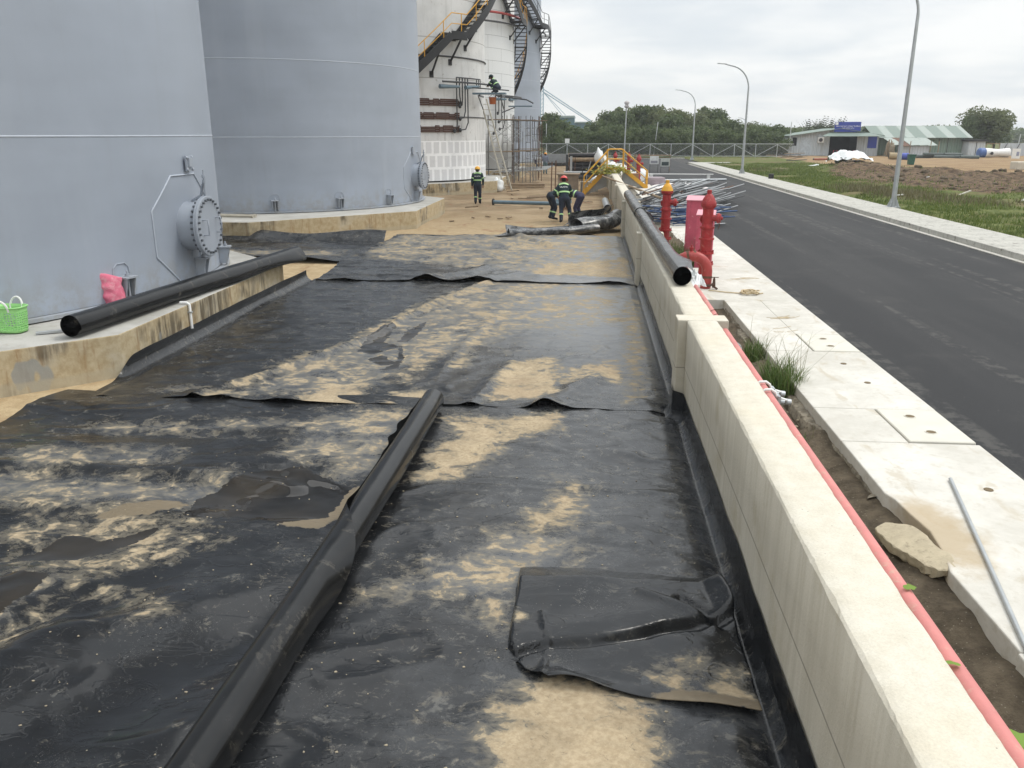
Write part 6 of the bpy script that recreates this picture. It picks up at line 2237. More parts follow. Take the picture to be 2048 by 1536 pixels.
# local frame: the person faces +Y
walk = dict(pelvis=(0, 0, .92), chest=(0, .02, 1.30), neck=(0, .04, 1.44), head=(0, .06, 1.56), face=(0, 1, -.08), sh_l=(-.185, .02, 1.37), sh_r=(.185, .02, 1.37), el_l=(-.25, -.04, 1.09), el_r=(.26, .02, 1.10),
            wr_l=(-.25, .04, .86), wr_r=(.25, .12, .88), hip_l=(-.09, 0, .89), hip_r=(.09, 0, .89), kn_l=(-.10, .10, .50), kn_r=(.10, .04, .48), an_l=(-.10, -.04, .12), an_r=(.10, .18, .09), toe_l=(-.11, .10, .05), toe_r=(.12, .33, .05))
person('worker walking away in dark coveralls, yellow helmet and reflective bands', (-4.95, 39.0, 0), R(6), walk, word='LILAMA')
red = dict(pelvis=(0, -.02, .90), chest=(.0, .14, 1.24), neck=(0, .20, 1.40), head=(.01, .26, 1.51), face=(.15, 1, -.55), sh_l=(-.19, .13, 1.30), sh_r=(.19, .13, 1.30), el_l=(-.36, .10, 1.05), el_r=(.30, .26, 1.06),
           wr_l=(-.22, .34, .92), wr_r=(.18, .45, .90), hip_l=(-.10, -.02, .86), hip_r=(.10, -.02, .86), kn_l=(-.10, -.04, .47), kn_r=(.22, .12, .48), an_l=(-.12, -.22, .10), an_r=(.25, -.02, .10), toe_l=(-.13, -.05, .05), toe_r=(.30, .16, .05))
person('worker seen from behind in dark coveralls and red wide-brimmed helmet, stooping over the slack liner', (-.74, 30.9, .02), R(8), red, hat=M_hat_r, brim=.06, word='LILAMA')
bend = dict(pelvis=(0, -.16, .92), chest=(0, .26, 1.02), neck=(0, .42, 1.00), head=(0, .53, .93), face=(0, .5, -1), right=(1, 0, 0), sh_l=(-.19, .32, .99), sh_r=(.19, .32, .99), el_l=(-.22, .38, .72), el_r=(.22, .40, .72),
            wr_l=(-.14, .46, .48), wr_r=(.14, .48, .48), hip_l=(-.10, -.16, .88), hip_r=(.10, -.16, .88), kn_l=(-.13, .02, .47), kn_r=(.13, .0, .47), an_l=(-.13, -.10, .10), an_r=(.14, -.12, .10), toe_l=(-.14, .08, .05), toe_r=(.15, .06, .05))
person('worker in faded navy clothes doubled over at the waist, right of the red-helmeted one', (-.28, 31.8, .02), R(68), bend, top=M_purple, legs=M_purple, hat=M_hat_y, bands=True)
person('worker in dark coveralls bending low, half hidden left of the red-helmeted one', (-1.14, 31.9, .02), R(-62), bend, hat=M_hat_y)
stand = dict(pelvis=(0, 0, .92), chest=(0, .01, 1.30), neck=(0, .02, 1.44), head=(0, .05, 1.55), face=(.2, 1, -.3), sh_l=(-.185, 0, 1.37), sh_r=(.185, 0, 1.37), el_l=(-.24, .05, 1.10), el_r=(.24, .05, 1.10),
             wr_l=(-.20, .22, .95), wr_r=(.20, .22, .95), hip_l=(-.09, 0, .89), hip_r=(.09, 0, .89), kn_l=(-.10, .02, .50), kn_r=(.10, .02, .50), an_l=(-.11, 0, .10), an_r=(.11, 0, .10), toe_l=(-.12, .15, .05), toe_r=(.12, .15, .05))
person('distant worker standing in grey-blue overalls and an orange helmet', (-3.25, 69.5, 0), R(-10), stand, top=M_greyblue, legs=M_teal, hat=M_hat_o, bands=False)
person('distant worker stooping in a pale shirt beside the farthest tank', (-4.15, 73.5, .1), R(-80), bend, top=M_palew, legs=M_purple, hat=M_palew, bands=False)
crouch = dict(pelvis=(0, -.15, .30), chest=(0, .12, .58), neck=(0, .22, .70), head=(0, .29, .80), face=(0, 1, -.5), sh_l=(-.18, .13, .64), sh_r=(.18, .13, .64), el_l=(-.24, .30, .45), el_r=(.24, .30, .45),
              wr_l=(-.10, .48, .38), wr_r=(.12, .50, .40), hip_l=(-.10, -.15, .28), hip_r=(.10, -.15, .28), kn_l=(-.16, .22, .40), kn_r=(.16, .22, .40), an_l=(-.14, .0, .09), an_r=(.14, .0, .09), toe_l=(-.15, .16, .05), toe_r=(.15, .16, .05))
person('painter in dark coveralls crouching high on the plank platform', (-4.95, 47.42, 5.29), R(62), crouch, hat=M_navy)

# ------------------------------------------------------------------ rough ground to the right and beyond
def px(x, Y):
    return (x - 1172) / 1724 * Y


DIRT = [(16.6, 58.6), (19.5, 69.5), (22.5, 78.0), (27, 76.3), (31, 62.3), (40, 58), (40, 40), (21.5, 41.2), (18.2, 44.2), (17.0, 49.3)]
YARD = [(24.0, 112), (22.6, 86), (27.4, 77.0), (31, 63), (40, 57.5), (120, 57), (120, 118), (24, 120)]
xl = np.concatenate([np.arange(12.01, 34, .16), np.arange(34, 70, .5), [80, 100, 140, 220, 400, 900]])
yl = np.concatenate([np.arange(8, 30, .35), np.arange(30, 86, .18), np.arange(86, 125, .6), [140, 170, 220, 300, 450, 800, 2500]])
X, Y = np.meshgrid(xl, yl)
dirt = polymask(X, Y, [DIRT], -1.6, 1.2)
yard = polymask(X, Y, [YARD], -2.0, 1.5)
Z = .40 + (fbm(X * .35, Y * .35, 4, 50) - .5) * .24 + (fbm(X * 1.6, Y * 1.6, 4, 52) - .5) * .10
Z += dirt * (1 - .8 * yard) * ((fbm(X * .9, Y * .55, 5, 55) - .45) * .50)
Z += .55 * np.exp(-(((X - 20.6) / 2.6) ** 2 + ((Y - 69) / 3.5) ** 2)) * (.5 + fbm(X * 1.2, Y * 1.2, 3, 57))
# bank at the back edge of the churned soil
Z += ridge(X, Y, [(19.5, 66.0), (24.5, 66.5), (28, 58), (36, 50)], 1.3, .28) * (.4 + 1.1 * fbm(X * .8, Y * .8, 4, 59))
Z = Z + yard * .06
Z -= .10 * sstep(-X, -12.8, -12.0)
m, t = newmat('rough_field')
p = t.pos()
n1 = t.noise(p, .35, 6, .65); n2 = t.noise(p, 2.4, 6, .7); n3 = t.noise(p, 14, 4, .7)
gr = t.mix(t.step(n2, .35, .65), (.075, .098, .028), (.145, .16, .058))
gr = t.mix(t.m('MULTIPLY', t.step(n1, .48, .62), .75), gr, (.17, .13, .075))
so = t.mix(t.step(n2, .36, .62), (.055, .038, .026), (.17, .12, .078))
ya = t.mix(t.step(n1, .4, .62), (.30, .215, .125), (.25, .17, .10))
c = t.mix(t.step(t.m('ADD', t.attr('dirt'), t.m('MULTIPLY', t.m('SUBTRACT', t.m('ADD', t.m('MULTIPLY', n2, .5), t.m('MULTIPLY', n1, .5)), .5), 2.4)), .42, .62), gr, so)
c = t.mix(t.step(t.m('ADD', t.attr('yard'), t.m('MULTIPLY', t.m('SUBTRACT', n1, .5), 1.2)), .4, .65), c, ya)
t.out(t.bsdf(c, .95, 0, t.bump(t.m('ADD', n2, t.m('MULTIPLY', n3, .4)), .8, .08), .1))
M_field = m
struct(arr_obj('field', np.stack([X, Y, Z], -1).reshape(-1, 3), gridF(len(xl), len(yl)), M_field, attrs={'dirt': dirt, 'yard': yard}))


def fieldz(x, y):
    q = np.array([[x]]), np.array([[y]])
    i = np.clip(np.searchsorted(xl, x) - 1, 0, len(xl) - 2); j = np.clip(np.searchsorted(yl, y) - 1, 0, len(yl) - 2)
    return float(Z[j, i])


xv = np.concatenate([[-900, -300, -120], np.arange(-60, 12.2, .8), [12.0]])
yv = np.concatenate([np.arange(105.6, 125, .8), [140, 180, 260, 500, 2500]])
Xv, Yv = np.meshgrid(np.sort(xv), yv)
Zv = .38 + (fbm(Xv * .5, Yv * .5, 4, 70) - .5) * .25
struct(arr_obj('meadow', np.stack([Xv, Yv, Zv], -1).reshape(-1, 3), gridF(len(xv), len(yv)), M_field, attrs={'dirt': np.zeros(Xv.shape), 'yard': np.zeros(Xv.shape)}))

# grass cover
r_ = np.random.RandomState(77)
N = 110000
gx = 12.1 + 22 * r_.rand(N) ** 1.25
gy = 22 + 64 * r_.rand(N)
gx = np.concatenate([gx, -25 + 50 * r_.rand(6000)]); gy = np.concatenate([gy, 105.8 + 3.5 * r_.rand(6000)])
dm = polymask(gx[None], gy[None], [DIRT], -.8, .8)[0]; ym = polymask(gx[None], gy[None], [YARD], -2.5, .5)[0]
dens = fbm(gx * .45, gy * .45, 3, 80)
keep = (r_.rand(len(gx)) > np.clip(dm * .93 + ym, 0, 1)) & (dens > .34 + .12 * r_.rand(len(gx)))
gx, gy = gx[keep], gy[keep]
dens = dens[keep]
gi = np.clip(np.searchsorted(xl, gx) - 1, 0, len(xl) - 2); gj = np.clip(np.searchsorted(yl, gy) - 1, 0, len(yl) - 2)
gz = np.where(gx > 12, Z[gj, gi], .4)
tall = np.exp(-(((gx - 14.6) / 2.2) ** 2 + ((gy - 43) / 6) ** 2)) + .8 * np.exp(-(((gx - 18.5) / 3) ** 2 + ((gy - 36) / 3) ** 2)) + .5 * np.exp(-(((gx - 14.5) / 3) ** 2 + ((gy - 68) / 7) ** 2))
hh = (.05 + .11 * r_.rand(len(gx))) * (.5 + dens) * (1 + 2.2 * tall * r_.rand(len(gx)))
la = r_.rand(len(gx)) * 2 * PI
wv = .016 + .022 * r_.rand(len(gx))
V = np.zeros((len(gx), 3, 3))
V[:, 0] = np.stack([gx - wv * np.sin(la), gy + wv * np.cos(la), gz - .02], -1)
V[:, 1] = np.stack([gx + wv * np.sin(la), gy - wv * np.cos(la), gz - .02], -1)
V[:, 2] = np.stack([gx + .5 * hh * np.cos(la), gy + .5 * hh * np.sin(la), gz + hh], -1)
tl = (tall * (.6 + .8 * r_.rand(len(gx)))) > .45
M_fg = leafmat('field_grass', (.095, .145, .032), (.19, .225, .065), .4)
M_weed = leafmat('brown_weeds', (.13, .125, .06), (.21, .185, .10), .3)
for sel, nm, mm in ((~tl, 'field_grass', M_fg), (tl, 'tall_weeds', M_weed)):
    v = V[sel].reshape(-1, 3)
    o = arr_obj(nm, v, np.arange(len(v)).reshape(-1, 3), mm)
    o['kind'] = 'stuff'
# clods in the churned soil
random.seed(41)
b = MB()
for i in range(260):
    x, y = random.uniform(15, 34), random.uniform(37, 80)
    if polysd(np.array([x]), np.array([y]), DIRT)[0] < .3 or x > .53 * y:
        continue
    s_ = random.uniform(.06, .26)
    b.blob((x, y, fieldz(x, y) + s_ * .2), (s_ * random.uniform(.8, 1.5), s_, s_ * .6), 7, 5, .7, i)
o = b.build('soil_clods', M_soil); o['kind'] = 'stuff'
random.seed(6)
for i, (x, y, L, lab) in enumerate(((px(1915, 42), 42, .55, 'pale broken board sticking up from the churned soil on the right'), (px(1800, 40), 40.5, .4, 'white scrap lying in the weeds near the foot of the nearest lamp'), (px(2030, 38), 38, .35, 'white scrap in the soil at the right edge'),
                                     (px(1980, 44), 44, .22, 'small reddish brick in the churned soil'), (px(1600, 47), 47, 1.9, 'long thin pale pole lying in the grass'), (px(1840, 56), 56, .2, 'small white scrap past the nearest lamp'))):
    b = MB(); z = fieldz(x, y)
    a = random.uniform(-.5, .5) if i != 4 else -.05
    b.beam((x - L / 2 * math.cos(a), y, z + .05), (x + L / 2 * math.cos(a), y + L / 2 * math.sin(a), z + (.25 if i in (0, 2) else .10)), .12 if i != 4 else .06, .04)
    tag(b.build('rubbish', M_white if i in (1, 2, 5) else (M_rust if i == 3 else M_ladder)), lab, 'rubbish')

# ------------------------------------------------------------------ street lamps and siren mast
def lamp(label, x, y, zb, hb, s=1.0):
    t = thing('street_lamp', label, 'street lamp', (x, y, zb), 'grey street lamps along the far pavement')
    b = MB()
    P = [(x, y, zb), (x, y, zb + hb * .5), (x, y, zb + hb)]
    rs = [.095, .078, .058]
    for a in np.linspace(.12, 1.30, 9):
        P.append((x - 1.15 * s * (1 - math.cos(a)), y, zb + hb + 1.25 * s * math.sin(a))); rs.append(.05)
    P.append((P[-1][0] - .55 * s, y, P[-1][2] + .13 * s)); rs.append(.04)
    b.tube(P, rs, 12); b.build('pole', M_galv, t)
    b = MB(); b.box(x - .22, x + .22, y - .22, y + .22, zb - .1, zb + .03)
    for k in range(4):
        a = PI / 4 + k * PI / 2
        b.beam((x + .2 * math.cos(a), y + .2 * math.sin(a), zb + .03), (x + .06 * math.cos(a), y + .06 * math.sin(a), zb + .34), .02, .10)
    b.build('base_plate', M_galv, t)
    b = MB()
    q = Vector(P[-1])
    b.beam(q + Vector((.12, 0, -.01)), q + Vector((-.42 * s, 0, .04)), .16, .05); b.build('lamp_head', M_galv, t)


lamp('nearest and largest grey street lamp, its arm leaving the top of the picture', 12.05, 34.1, .40, 6.9, 1.15)
lamp('second street lamp, the middle one, whose foot stands behind the kerb', 11.30, 62.7, .42, 5.75, 1.25)
lamp('third street lamp, beside the corner where the far pavement ends', 12.0, 97.9, .42, 5.7, 1.25)
lamp('tiny far street lamp half hidden behind the second one', px(1484, 150), 150, .4, 4.3, .8)
t_ = thing('siren_mast', 'slim pole with a grey drum-shaped siren head behind the yellow stair', 'mast', (4.85, 106.5, .4))
b = MB(); b.tube([(4.75, 106.5, .3), (4.85, 106.5, 6.2)], [.09, .07], 9); b.build('pole', M_galv, t_)
b = MB(); b.lathe([(.14, 6.15), (.30, 6.3), (.30, 6.42), (.20, 6.46), (.20, 6.62), (.31, 6.66), (.31, 6.85), (.16, 7.0)], (4.85, 106.5, 0), n=18); b.build('siren_head', simple('siren_grey', (.45, .42, .42), .5), t_)
b = MB(); b.lathe([(.16, .38), (.16, .62), (.18, .63), (.18, .66)], (px(1535, 60.5), 60.5, 0), n=12)
b = MB(); b.lathe([(.14, 0), (.17, .02), (.17, .28), (.14, .30)], (11.85, 55.5, .42), n=12)
tag(b.build('waste_can', M_black), 'small black can standing on the far pavement', 'can')

# ------------------------------------------------------------------ chain-link fence
m, t = newmat('chain_link')
p = t.pos(); x, y, z = t.xyz(p)
u = t.m('FRACT', t.m('MULTIPLY', t.m('ADD', x, z), 9.0)); v = t.m('FRACT', t.m('MULTIPLY', t.m('SUBTRACT', x, z), 9.0))
w = t.m('MAXIMUM', t.m('LESS_THAN', u, .09), t.m('LESS_THAN', v, .09))
tr_ = t.n('ShaderNodeBsdfTransparent'); mx = t.n('ShaderNodeMixShader'); t.put(mx.inputs[0], w)
t.t.links.new(tr_.outputs[0], mx.inputs[1]); t.t.links.new(t.bsdf((.30, .32, .32), .5, .4), mx.inputs[2])
t.out(mx.outputs[0])
M_link = m
M_fence = simple('galvanised_fence_post', (.52, .54, .54), .5, .2, .1)
fn = thing('chain_link_fence', 'long chain-link fence with diagonal braces in front of the trees', 'fence', (0, 108, .4))
YF = 108.0
fx0 = px(1095, YF) - 20
xsf = [px(1135, YF) + i * px(1172 + 41.2, YF) for i in range(-12, 12)]
xsf = [x for x in xsf if x < px(1572, YF)]
for i, x in enumerate(xsf):
    b = MB(); b.tube([(x, YF, .2), (x, YF, 2.02)], .042, 7); b.build('post', M_fence, fn)
b = MB(); b.tube([(xsf[0], YF, 1.98), (xsf[-1] + 2, YF, 1.98)], .034, 6); b.build('top_rail', M_fence, fn)
b = MB(); b.tube([(xsf[0], YF, .52), (xsf[-1] + 2, YF, .52)], .03, 6); b.build('bottom_rail', M_fence, fn)
for i, x in enumerate(xsf):
    if i % 2 == 0:
        for s_ in (-1, 1):
            b = MB(); b.tube([(x, YF, 1.92), (x + s_ * 2.45, YF, .56)], .028, 6); b.build('diagonal_brace', M_fence, fn)
b = MB(); b.add([(xsf[0], YF + .05, .5), (xsf[-1] + 2, YF + .05, .5), (xsf[-1] + 2, YF + .05, 2.0), (xsf[0], YF + .05, 2.0)], [(0, 1, 2, 3)]); b.build('wire_mesh', M_link, fn)
b = MB(); b.box(px(1135, YF) - .28, px(1135, YF) + .28, YF - .1, YF - .06, 2.05, 2.6); tag(b.build('blank_sign', M_white), 'small blank white panel fixed on a fence post', 'sign')
for i, (x_, y0, y1, dx, lab) in enumerate(((1093, 248, 300, 0, 'thin bare pole in front of the trees by the farthest tank'), (1313, 245, 310, -6, 'leaning thin pole before the trees right of the siren mast'), (1570, 245, 275, 0, 'thin pole left of the site office roof'))):
    Yp = 110.5
    b = MB(); b.tube([(px(x_ + dx, Yp), Yp, .3), (px(x_, Yp), Yp, 3.15 + (268 - y0) / 1724 * Yp)], .05, 6); tag(b.build('thin_pole', M_fence), lab, 'pole')

# ------------------------------------------------------------------ trees
def crown_mesh(name, seed, rx, rz, n_clump, n_leaf, leaf, mat, zc, spiky=0):
    r_ = np.random.RandomState(seed)
    C, Rr = [], []
    for i in range(n_clump):
        a = r_.rand() * 2 * PI
        zz_ = r_.rand() * 2 - 1
        d = math.sqrt(1 - zz_ * zz_) * rx * (.35 + .55 * r_.rand())
        C.append((d * math.cos(a), d * math.sin(a), zc + zz_ * rz * .82))
        Rr.append((.26 + .22 * r_.rand()) * rx)
    V, F = [], []
    per = n_leaf // n_clump
    allv = []
    for (c, r0) in zip(C, Rr):
        d = r_.normal(size=(per, 3)); d /= np.linalg.norm(d, axis=1)[:, None]
        q = np.array(c) + d * (r0 * (.45 + .65 * r_.rand(per, 1) ** .7)) * np.array([1, 1, .85])
        nrm = d + r_.normal(size=(per, 3)) * .6; nrm /= np.linalg.norm(nrm, axis=1)[:, None]
        u = np.cross(nrm, r_.normal(size=(per, 3))); u /= np.linalg.norm(u, axis=1)[:, None]
        w = np.cross(nrm, u)
        s_ = leaf * (.6 + .8 * r_.rand(per, 1))
        allv.append(np.stack([q - u * s_, q + w * s_ * .5, q + u * s_, q - w * s_ * .5], 1))
    allv = np.concatenate(allv).reshape(-1, 3)
    F = np.arange(len(allv)).reshape(-1, 4)
    return allv, F, C


M_fol = [leafmat('tree_foliage_deep', (.072, .108, .042), (.145, .185, .078), .45), leafmat('tree_foliage_mid', (.088, .126, .048), (.170, .210, .088), .45), leafmat('tree_foliage_olive', (.108, .132, .058), (.185, .210, .096), .45)]
M_bark = simple('bark', (.10, .085, .065), .9, 0, .3, 6)
protos = []
for k, (seed, rx, rz, zc, nl) in enumerate(((1, 2.3, 2.3, 3.6, 5200), (2, 1.9, 2.7, 3.8, 5000), (3, 2.8, 1.9, 3.1, 5600), (4, 2.0, 1.5, 1.9, 4200), (5, 2.5, 2.0, 2.4, 5200))):
    t_ = thing('tree', 'tree', 'tree', (0, 0, 0), 'trees beyond the chain-link fence')
    V, F, C = crown_mesh('crown', seed, rx, rz, 26, nl, .17, None, zc)
    arr_obj('crown', V, F, M_fol[k % 3], t_, smooth=False)
    b = MB()
    b.tube([(0, 0, -.3), (.06, .03, zc * .5), (.0, .05, zc * .95)], [.16, .12, .05], 8)
    for c in C[:7]:
        b.tube([(.03, .02, zc * .45), (c[0] * .5, c[1] * .5, (zc * .55 + c[2]) / 2), c], [.07, .05, .02], 6)
    b.build('trunk', M_bark, t_)
    protos.append([t_, False])
random.seed(99)
# (pixel column, top row, distance, kind)
TR = [(1088, 226, 118, 1), (1103, 229, 116, 0), (1122, 246, 114, 3), (1142, 258, 113, 3), (1163, 260, 115, 3), (1184, 250, 116, 3), (1196, 236, 122, 1), (1212, 226, 124, 0), (1229, 214, 128, 1), (1246, 228, 120, 0),
      (1262, 221, 126, 2), (1279, 216, 124, 0), (1294, 211, 127, 1), (1311, 216, 123, 0), (1328, 222, 121, 2), (1344, 238, 117, 3), (1360, 229, 126, 0), (1378, 228, 122, 2), (1396, 220, 128, 1), (1408, 213, 125, 1), (1422, 222, 122, 0),
      (1438, 238, 119, 4), (1456, 247, 118, 3), (1474, 251, 121, 4), (1492, 248, 125, 2), (1508, 250, 119, 4), (1526, 252, 123, 4), (1543, 256, 120, 3), (1560, 254, 127, 4), (1585, 259, 131, 4),
      (1112, 262, 111, 3), (1134, 268, 111, 3), (1158, 268, 111.5, 4), (1176, 266, 111, 3), (1203, 258, 112, 4), (1226, 256, 112, 3), (1253, 260, 111.5, 4), (1276, 254, 112.5, 4), (1302, 256, 112, 3), (1331, 258, 111.5, 4), (1352, 260, 112, 3), (1372, 258, 112, 4), (1394, 256, 113, 3),
      (1416, 258, 112, 4), (1444, 264, 111.5, 3), (1470, 266, 112, 4), (1498, 264, 112, 3), (1520, 266, 112, 4), (1548, 268, 112, 3)]
KIND = ['round dense green tree', 'taller pointed green tree', 'broad spreading green tree', 'low bushy shrub tree', 'low rounded olive-green bush']
for i, (x_, y_, D, k) in enumerate(TR):
    top = 3.15 + (268 - y_) / 1724 * D - .35
    base = [5.9, 6.5, 5.0, 3.4, 4.4][k]
    sc_ = top / base
    lab = KIND[k] + (' rising behind the chain-link fence' if D > 113.4 else ' close behind the chain-link fence')
    P_ = protos[k]
    if not P_[1]:
        o = P_[0]; P_[1] = True
        keep0 = o
        o.location = (px(x_, D), D, .35); o.rotation_euler = (0, 0, random.random() * 6); o.scale = (sc_ * random.uniform(.9, 1.15),) * 2 + (sc_,)
        o['label'] = lab
    else:
        o = place(P_[0], (px(x_, D), D, .35), random.random() * 6, (sc_ * random.uniform(.9, 1.15),) * 2 + (sc_,), lab)
o = place(protos[2][0], (px(1932, 128), 128, .3), 1.0, (1.55, 1.3, 1.24), 'big spreading tree standing alone behind the white shed on the right'); o['group'] = 'lone trees'
o = place(protos[0][0], (px(1955, 131), 131, .3), 2.0, (1.0, 1.0, .98), 'rounder tree merging with the big one behind the white shed'); o['group'] = 'lone trees'
o = place(protos[0][0], (px(1905, 126), 126, .3), 4.0, (.8, .8, .86), 'smaller tree at the left side of the big one behind the shed'); o['group'] = 'lone trees'
# palm clump
M_palm = leafmat('palm_frond', (.035, .05, .02), (.07, .085, .035), .2)
random.seed(13)
for i in range(8):
    x_, D = 1604 + i * 7.6, 133 + random.uniform(-3, 4)
    X0 = px(x_, D)
    t_ = thing('palm', 'dark feathery palm in the clump behind the site office', 'palm', (X0, D, .3), 'palms behind the site office')
    V, F = [], []
    for k in range(9):
        a = random.random() * 2 * PI
        L = random.uniform(3.9, 4.9) * (1 + .1 * math.sin(i * 2)); le = random.uniform(.25, .75)
        for s_ in range(14):
            w = s_ / 14
            c = Vector((X0 + math.cos(a) * le * L * w ** 1.6 * .8, D + math.sin(a) * le * L * w ** 1.6 * .8, 1.2 + L * w * (1 - .28 * w * le)))
            for sg in (-1, 1):
                d = Vector((-math.sin(a) * sg, math.cos(a) * sg, .35)) * (.42 * math.sin(PI * (w * .85 + .12)))
                kk = len(V)
                V += [tuple(c), tuple(c + Vector((0, 0, .10))), tuple(c + d + Vector((0, 0, .06))), tuple(c + d)]
                F.append((kk, kk + 1, kk + 2, kk + 3))
    arr_obj('fronds', V, F, M_palm, t_, smooth=False)
    b = MB(); b.tube([(X0, D, .0), (X0, D, 1.5)], .16, 7); b.build('trunk', M_bark, t_)
# far wood on the horizon
V = []
r_ = np.random.RandomState(5)
xs_ = np.arange(-60, 330, 1.6)
for k, x in enumerate(xs_):
    h = 3.1 + 3.0 * fbm(np.array([x * .045]), np.array([3.0]), 4, 90)[0] + .9 * r_.rand()
    n = 110
    q = np.stack([x + r_.normal(size=n) * 1.6, 290 + r_.normal(size=n) * 4, .3 + h * r_.rand(n) ** .7 * 1.05], -1)
    d = r_.normal(size=(n, 3)); d /= np.linalg.norm(d, axis=1)[:, None]
    u = np.cross(d, r_.normal(size=(n, 3))); u /= np.linalg.norm(u, axis=1)[:, None]; w = np.cross(d, u)
    V.append(np.stack([q - u * .55, q + w * .4, q + u * .55, q - w * .4], 1))
V = np.concatenate(V).reshape(-1, 3)
o = arr_obj('far_wood', V, np.arange(len(V)).reshape(-1, 4), M_fol[1], smooth=False); o['kind'] = 'stuff'

# ------------------------------------------------------------------ site office, sheds, yard clutter
def ribbed(name, c, amp=.5, period=4.0, dirt=(.25, .24, .2)):
    m, t = newmat(name)
    p = t.pos(); x, y, z = t.xyz(p)
    s_ = t.m('SINE', t.m('MULTIPLY', t.m('ADD', x, y), period * 2 * PI))
    n1 = t.noise(t.map(p, (2, 2, .4)), 1.2, 5, .6)
    cc = t.mix(t.m('MULTIPLY', t.step(n1, .5, .75), .4), c, dirt)
    t.out(t.bsdf(cc, .55, 0, t.bump(s_, amp, .04), .35))
    return m


M_sheet_w = ribbed('white_metal_cladding', (.50, .54, .57), .6, 3.0)
M_sheet_g = ribbed('green_metal_cladding', (.22, .30, .25), .6, 3.0)
M_roof_g = ribbed('pale_green_roof', (.18, .23, .20), .5, 2.0)
M_roof_p = ribbed('translucent_roof_sheet', (.32, .365, .335), .4, 2.0)
M_sign = simple('blue_sign', (.035, .06, .32), .5, 0, .12, 2)
M_int = simple('dark_interior', (.012, .013, .014), .9)
YO = 113.0
of = thing('site_office', 'low white metal site office with dark open doorway and a blue sign on its roof', 'building', (31.5, YO + 4, .4))
zg = .42
xL, xA, xB, xR = 26.2, px(1646, YO), px(1698, YO), 37.1
zt = 2.95
b = MB()
b.box(xL, xA, YO, YO + .08, zg, zt); b.box(xB, xR, YO, YO + .08, zg, zt); b.box(xL, xL + .08, YO + .081, YO + 8, zg, zt); b.box(xR - .08, xR, YO + .081, YO + 8, zg, zt)
xm = (xL + xR) / 2 + .6
b.add([(xL, YO + .04, zt), (xR, YO + .04, zt), (xm, YO + .04, zt + .82)], [(0, 1, 2)])
b.build('wall', M_sheet_w, of)
b = MB(); b.box(xA - 1, xB + 1, YO + 5.0, YO + 5.1, zg, zt); b.box(xA - .6, xA - .5, YO + .1, YO + 5, zg, zt); b.box(xB + .5, xB + .6, YO + .1, YO + 5, zg, zt); b.box(xA - 1, xB + 1, YO + .1, YO + 5, zt - .05, zt)
b.build('dark_interior', M_int, of)
b = MB()
for (x0, z0, x1, z1) in ((xL - .4, zt - .06, xm, zt + .86), (xm, zt + .86, xR + .5, zt - .04)):
    v = [(x0, YO - .7, z0), (x1, YO - .7, z1), (x1, YO + 8.3, z1), (x0, YO + 8.3, z0)]
    b.add(v + [(x, y, z + .06) for x, y, z in v], [(3, 2, 1, 0), (4, 5, 6, 7), (0, 1, 5, 4), (1, 2, 6, 5), (2, 3, 7, 6), (3, 0, 4, 7)])
b.build('roof', M_roof_g, of)
b = MB()
v = [(px(1622, YO), YO - 2.2, zt - .10), (px(1738, YO) - .1, YO - 2.2, zt - .10), (px(1700, YO) + .6, YO - .2, zt + .42), (px(1650, YO) - .3, YO - .2, zt + .42)]
b.add(v + [(x, y, z + .05) for x, y, z in v], [(3, 2, 1, 0), (4, 5, 6, 7), (0, 1, 5, 4), (1, 2, 6, 5), (2, 3, 7, 6), (3, 0, 4, 7)])
b.build('porch_roof', M_roof_g, of)
for x in (xA - .9, xB + .9):
    b = MB(); b.tube([(x, YO - 2.0, zg), (x, YO - 2.0, zt - .1)], .04, 6)
# blue wall panel, air conditioner, door leaf
b = MB(); b.box(px(1718, YO), px(1735, YO), YO - .04, YO - .004, zg + 1.0, zg + 2.45); b.build('blue_notice', M_sign, of)
b = MB(); b.box(px(1622, YO), px(1633, YO), YO - .45, YO - .01, zt - .85, zt - .18)
ac = b.build('air_conditioner', M_white, of)
b = MB(); b.lathe([(.24, 0), (.24, .012)], (px(1627, YO), YO - .462, zt - .52), (0, 1, 0), 18); b.build('fan_grille', M_black, ac)
b = MB(); b.box(px(1592, YO), px(1612, YO), YO - .03, YO - .003, zg + .1, zg + 2.2); b.build('door', simple('pale_grey_door', (.47, .52, .56), .5), of)
b = MB(); b.box(px(1575, YO), px(1583, YO), YO - .03, YO - .003, zg + 1.3, zg + 2.3); b.build('window', M_int, of)
sg = thing('roof_sign', 'blue signboard with white lettering standing on the site office roof', 'sign', ((px(1675, YO)), YO - .6, zt + .5))
x0, x1, z0, z1 = px(1650, YO), px(1699, YO), 3.42, 4.62
b = MB(); b.box(x0, x1, YO - .62, YO - .55, z0, z1); b.build('panel', M_sign, sg)
b = MB(); b.box(x0 + .05, x0 + .40, YO - .632, YO - .622, z1 - .36, z1 - .04); b.build('emblem', M_letter, sg)
b = MB()
for x in (x0 + .3, x1 - .3):
    b.tube([(x, YO - .5, zt + .3), (x, YO - .5, z1)], .03, 6)
b.build('legs', M_fence, sg)


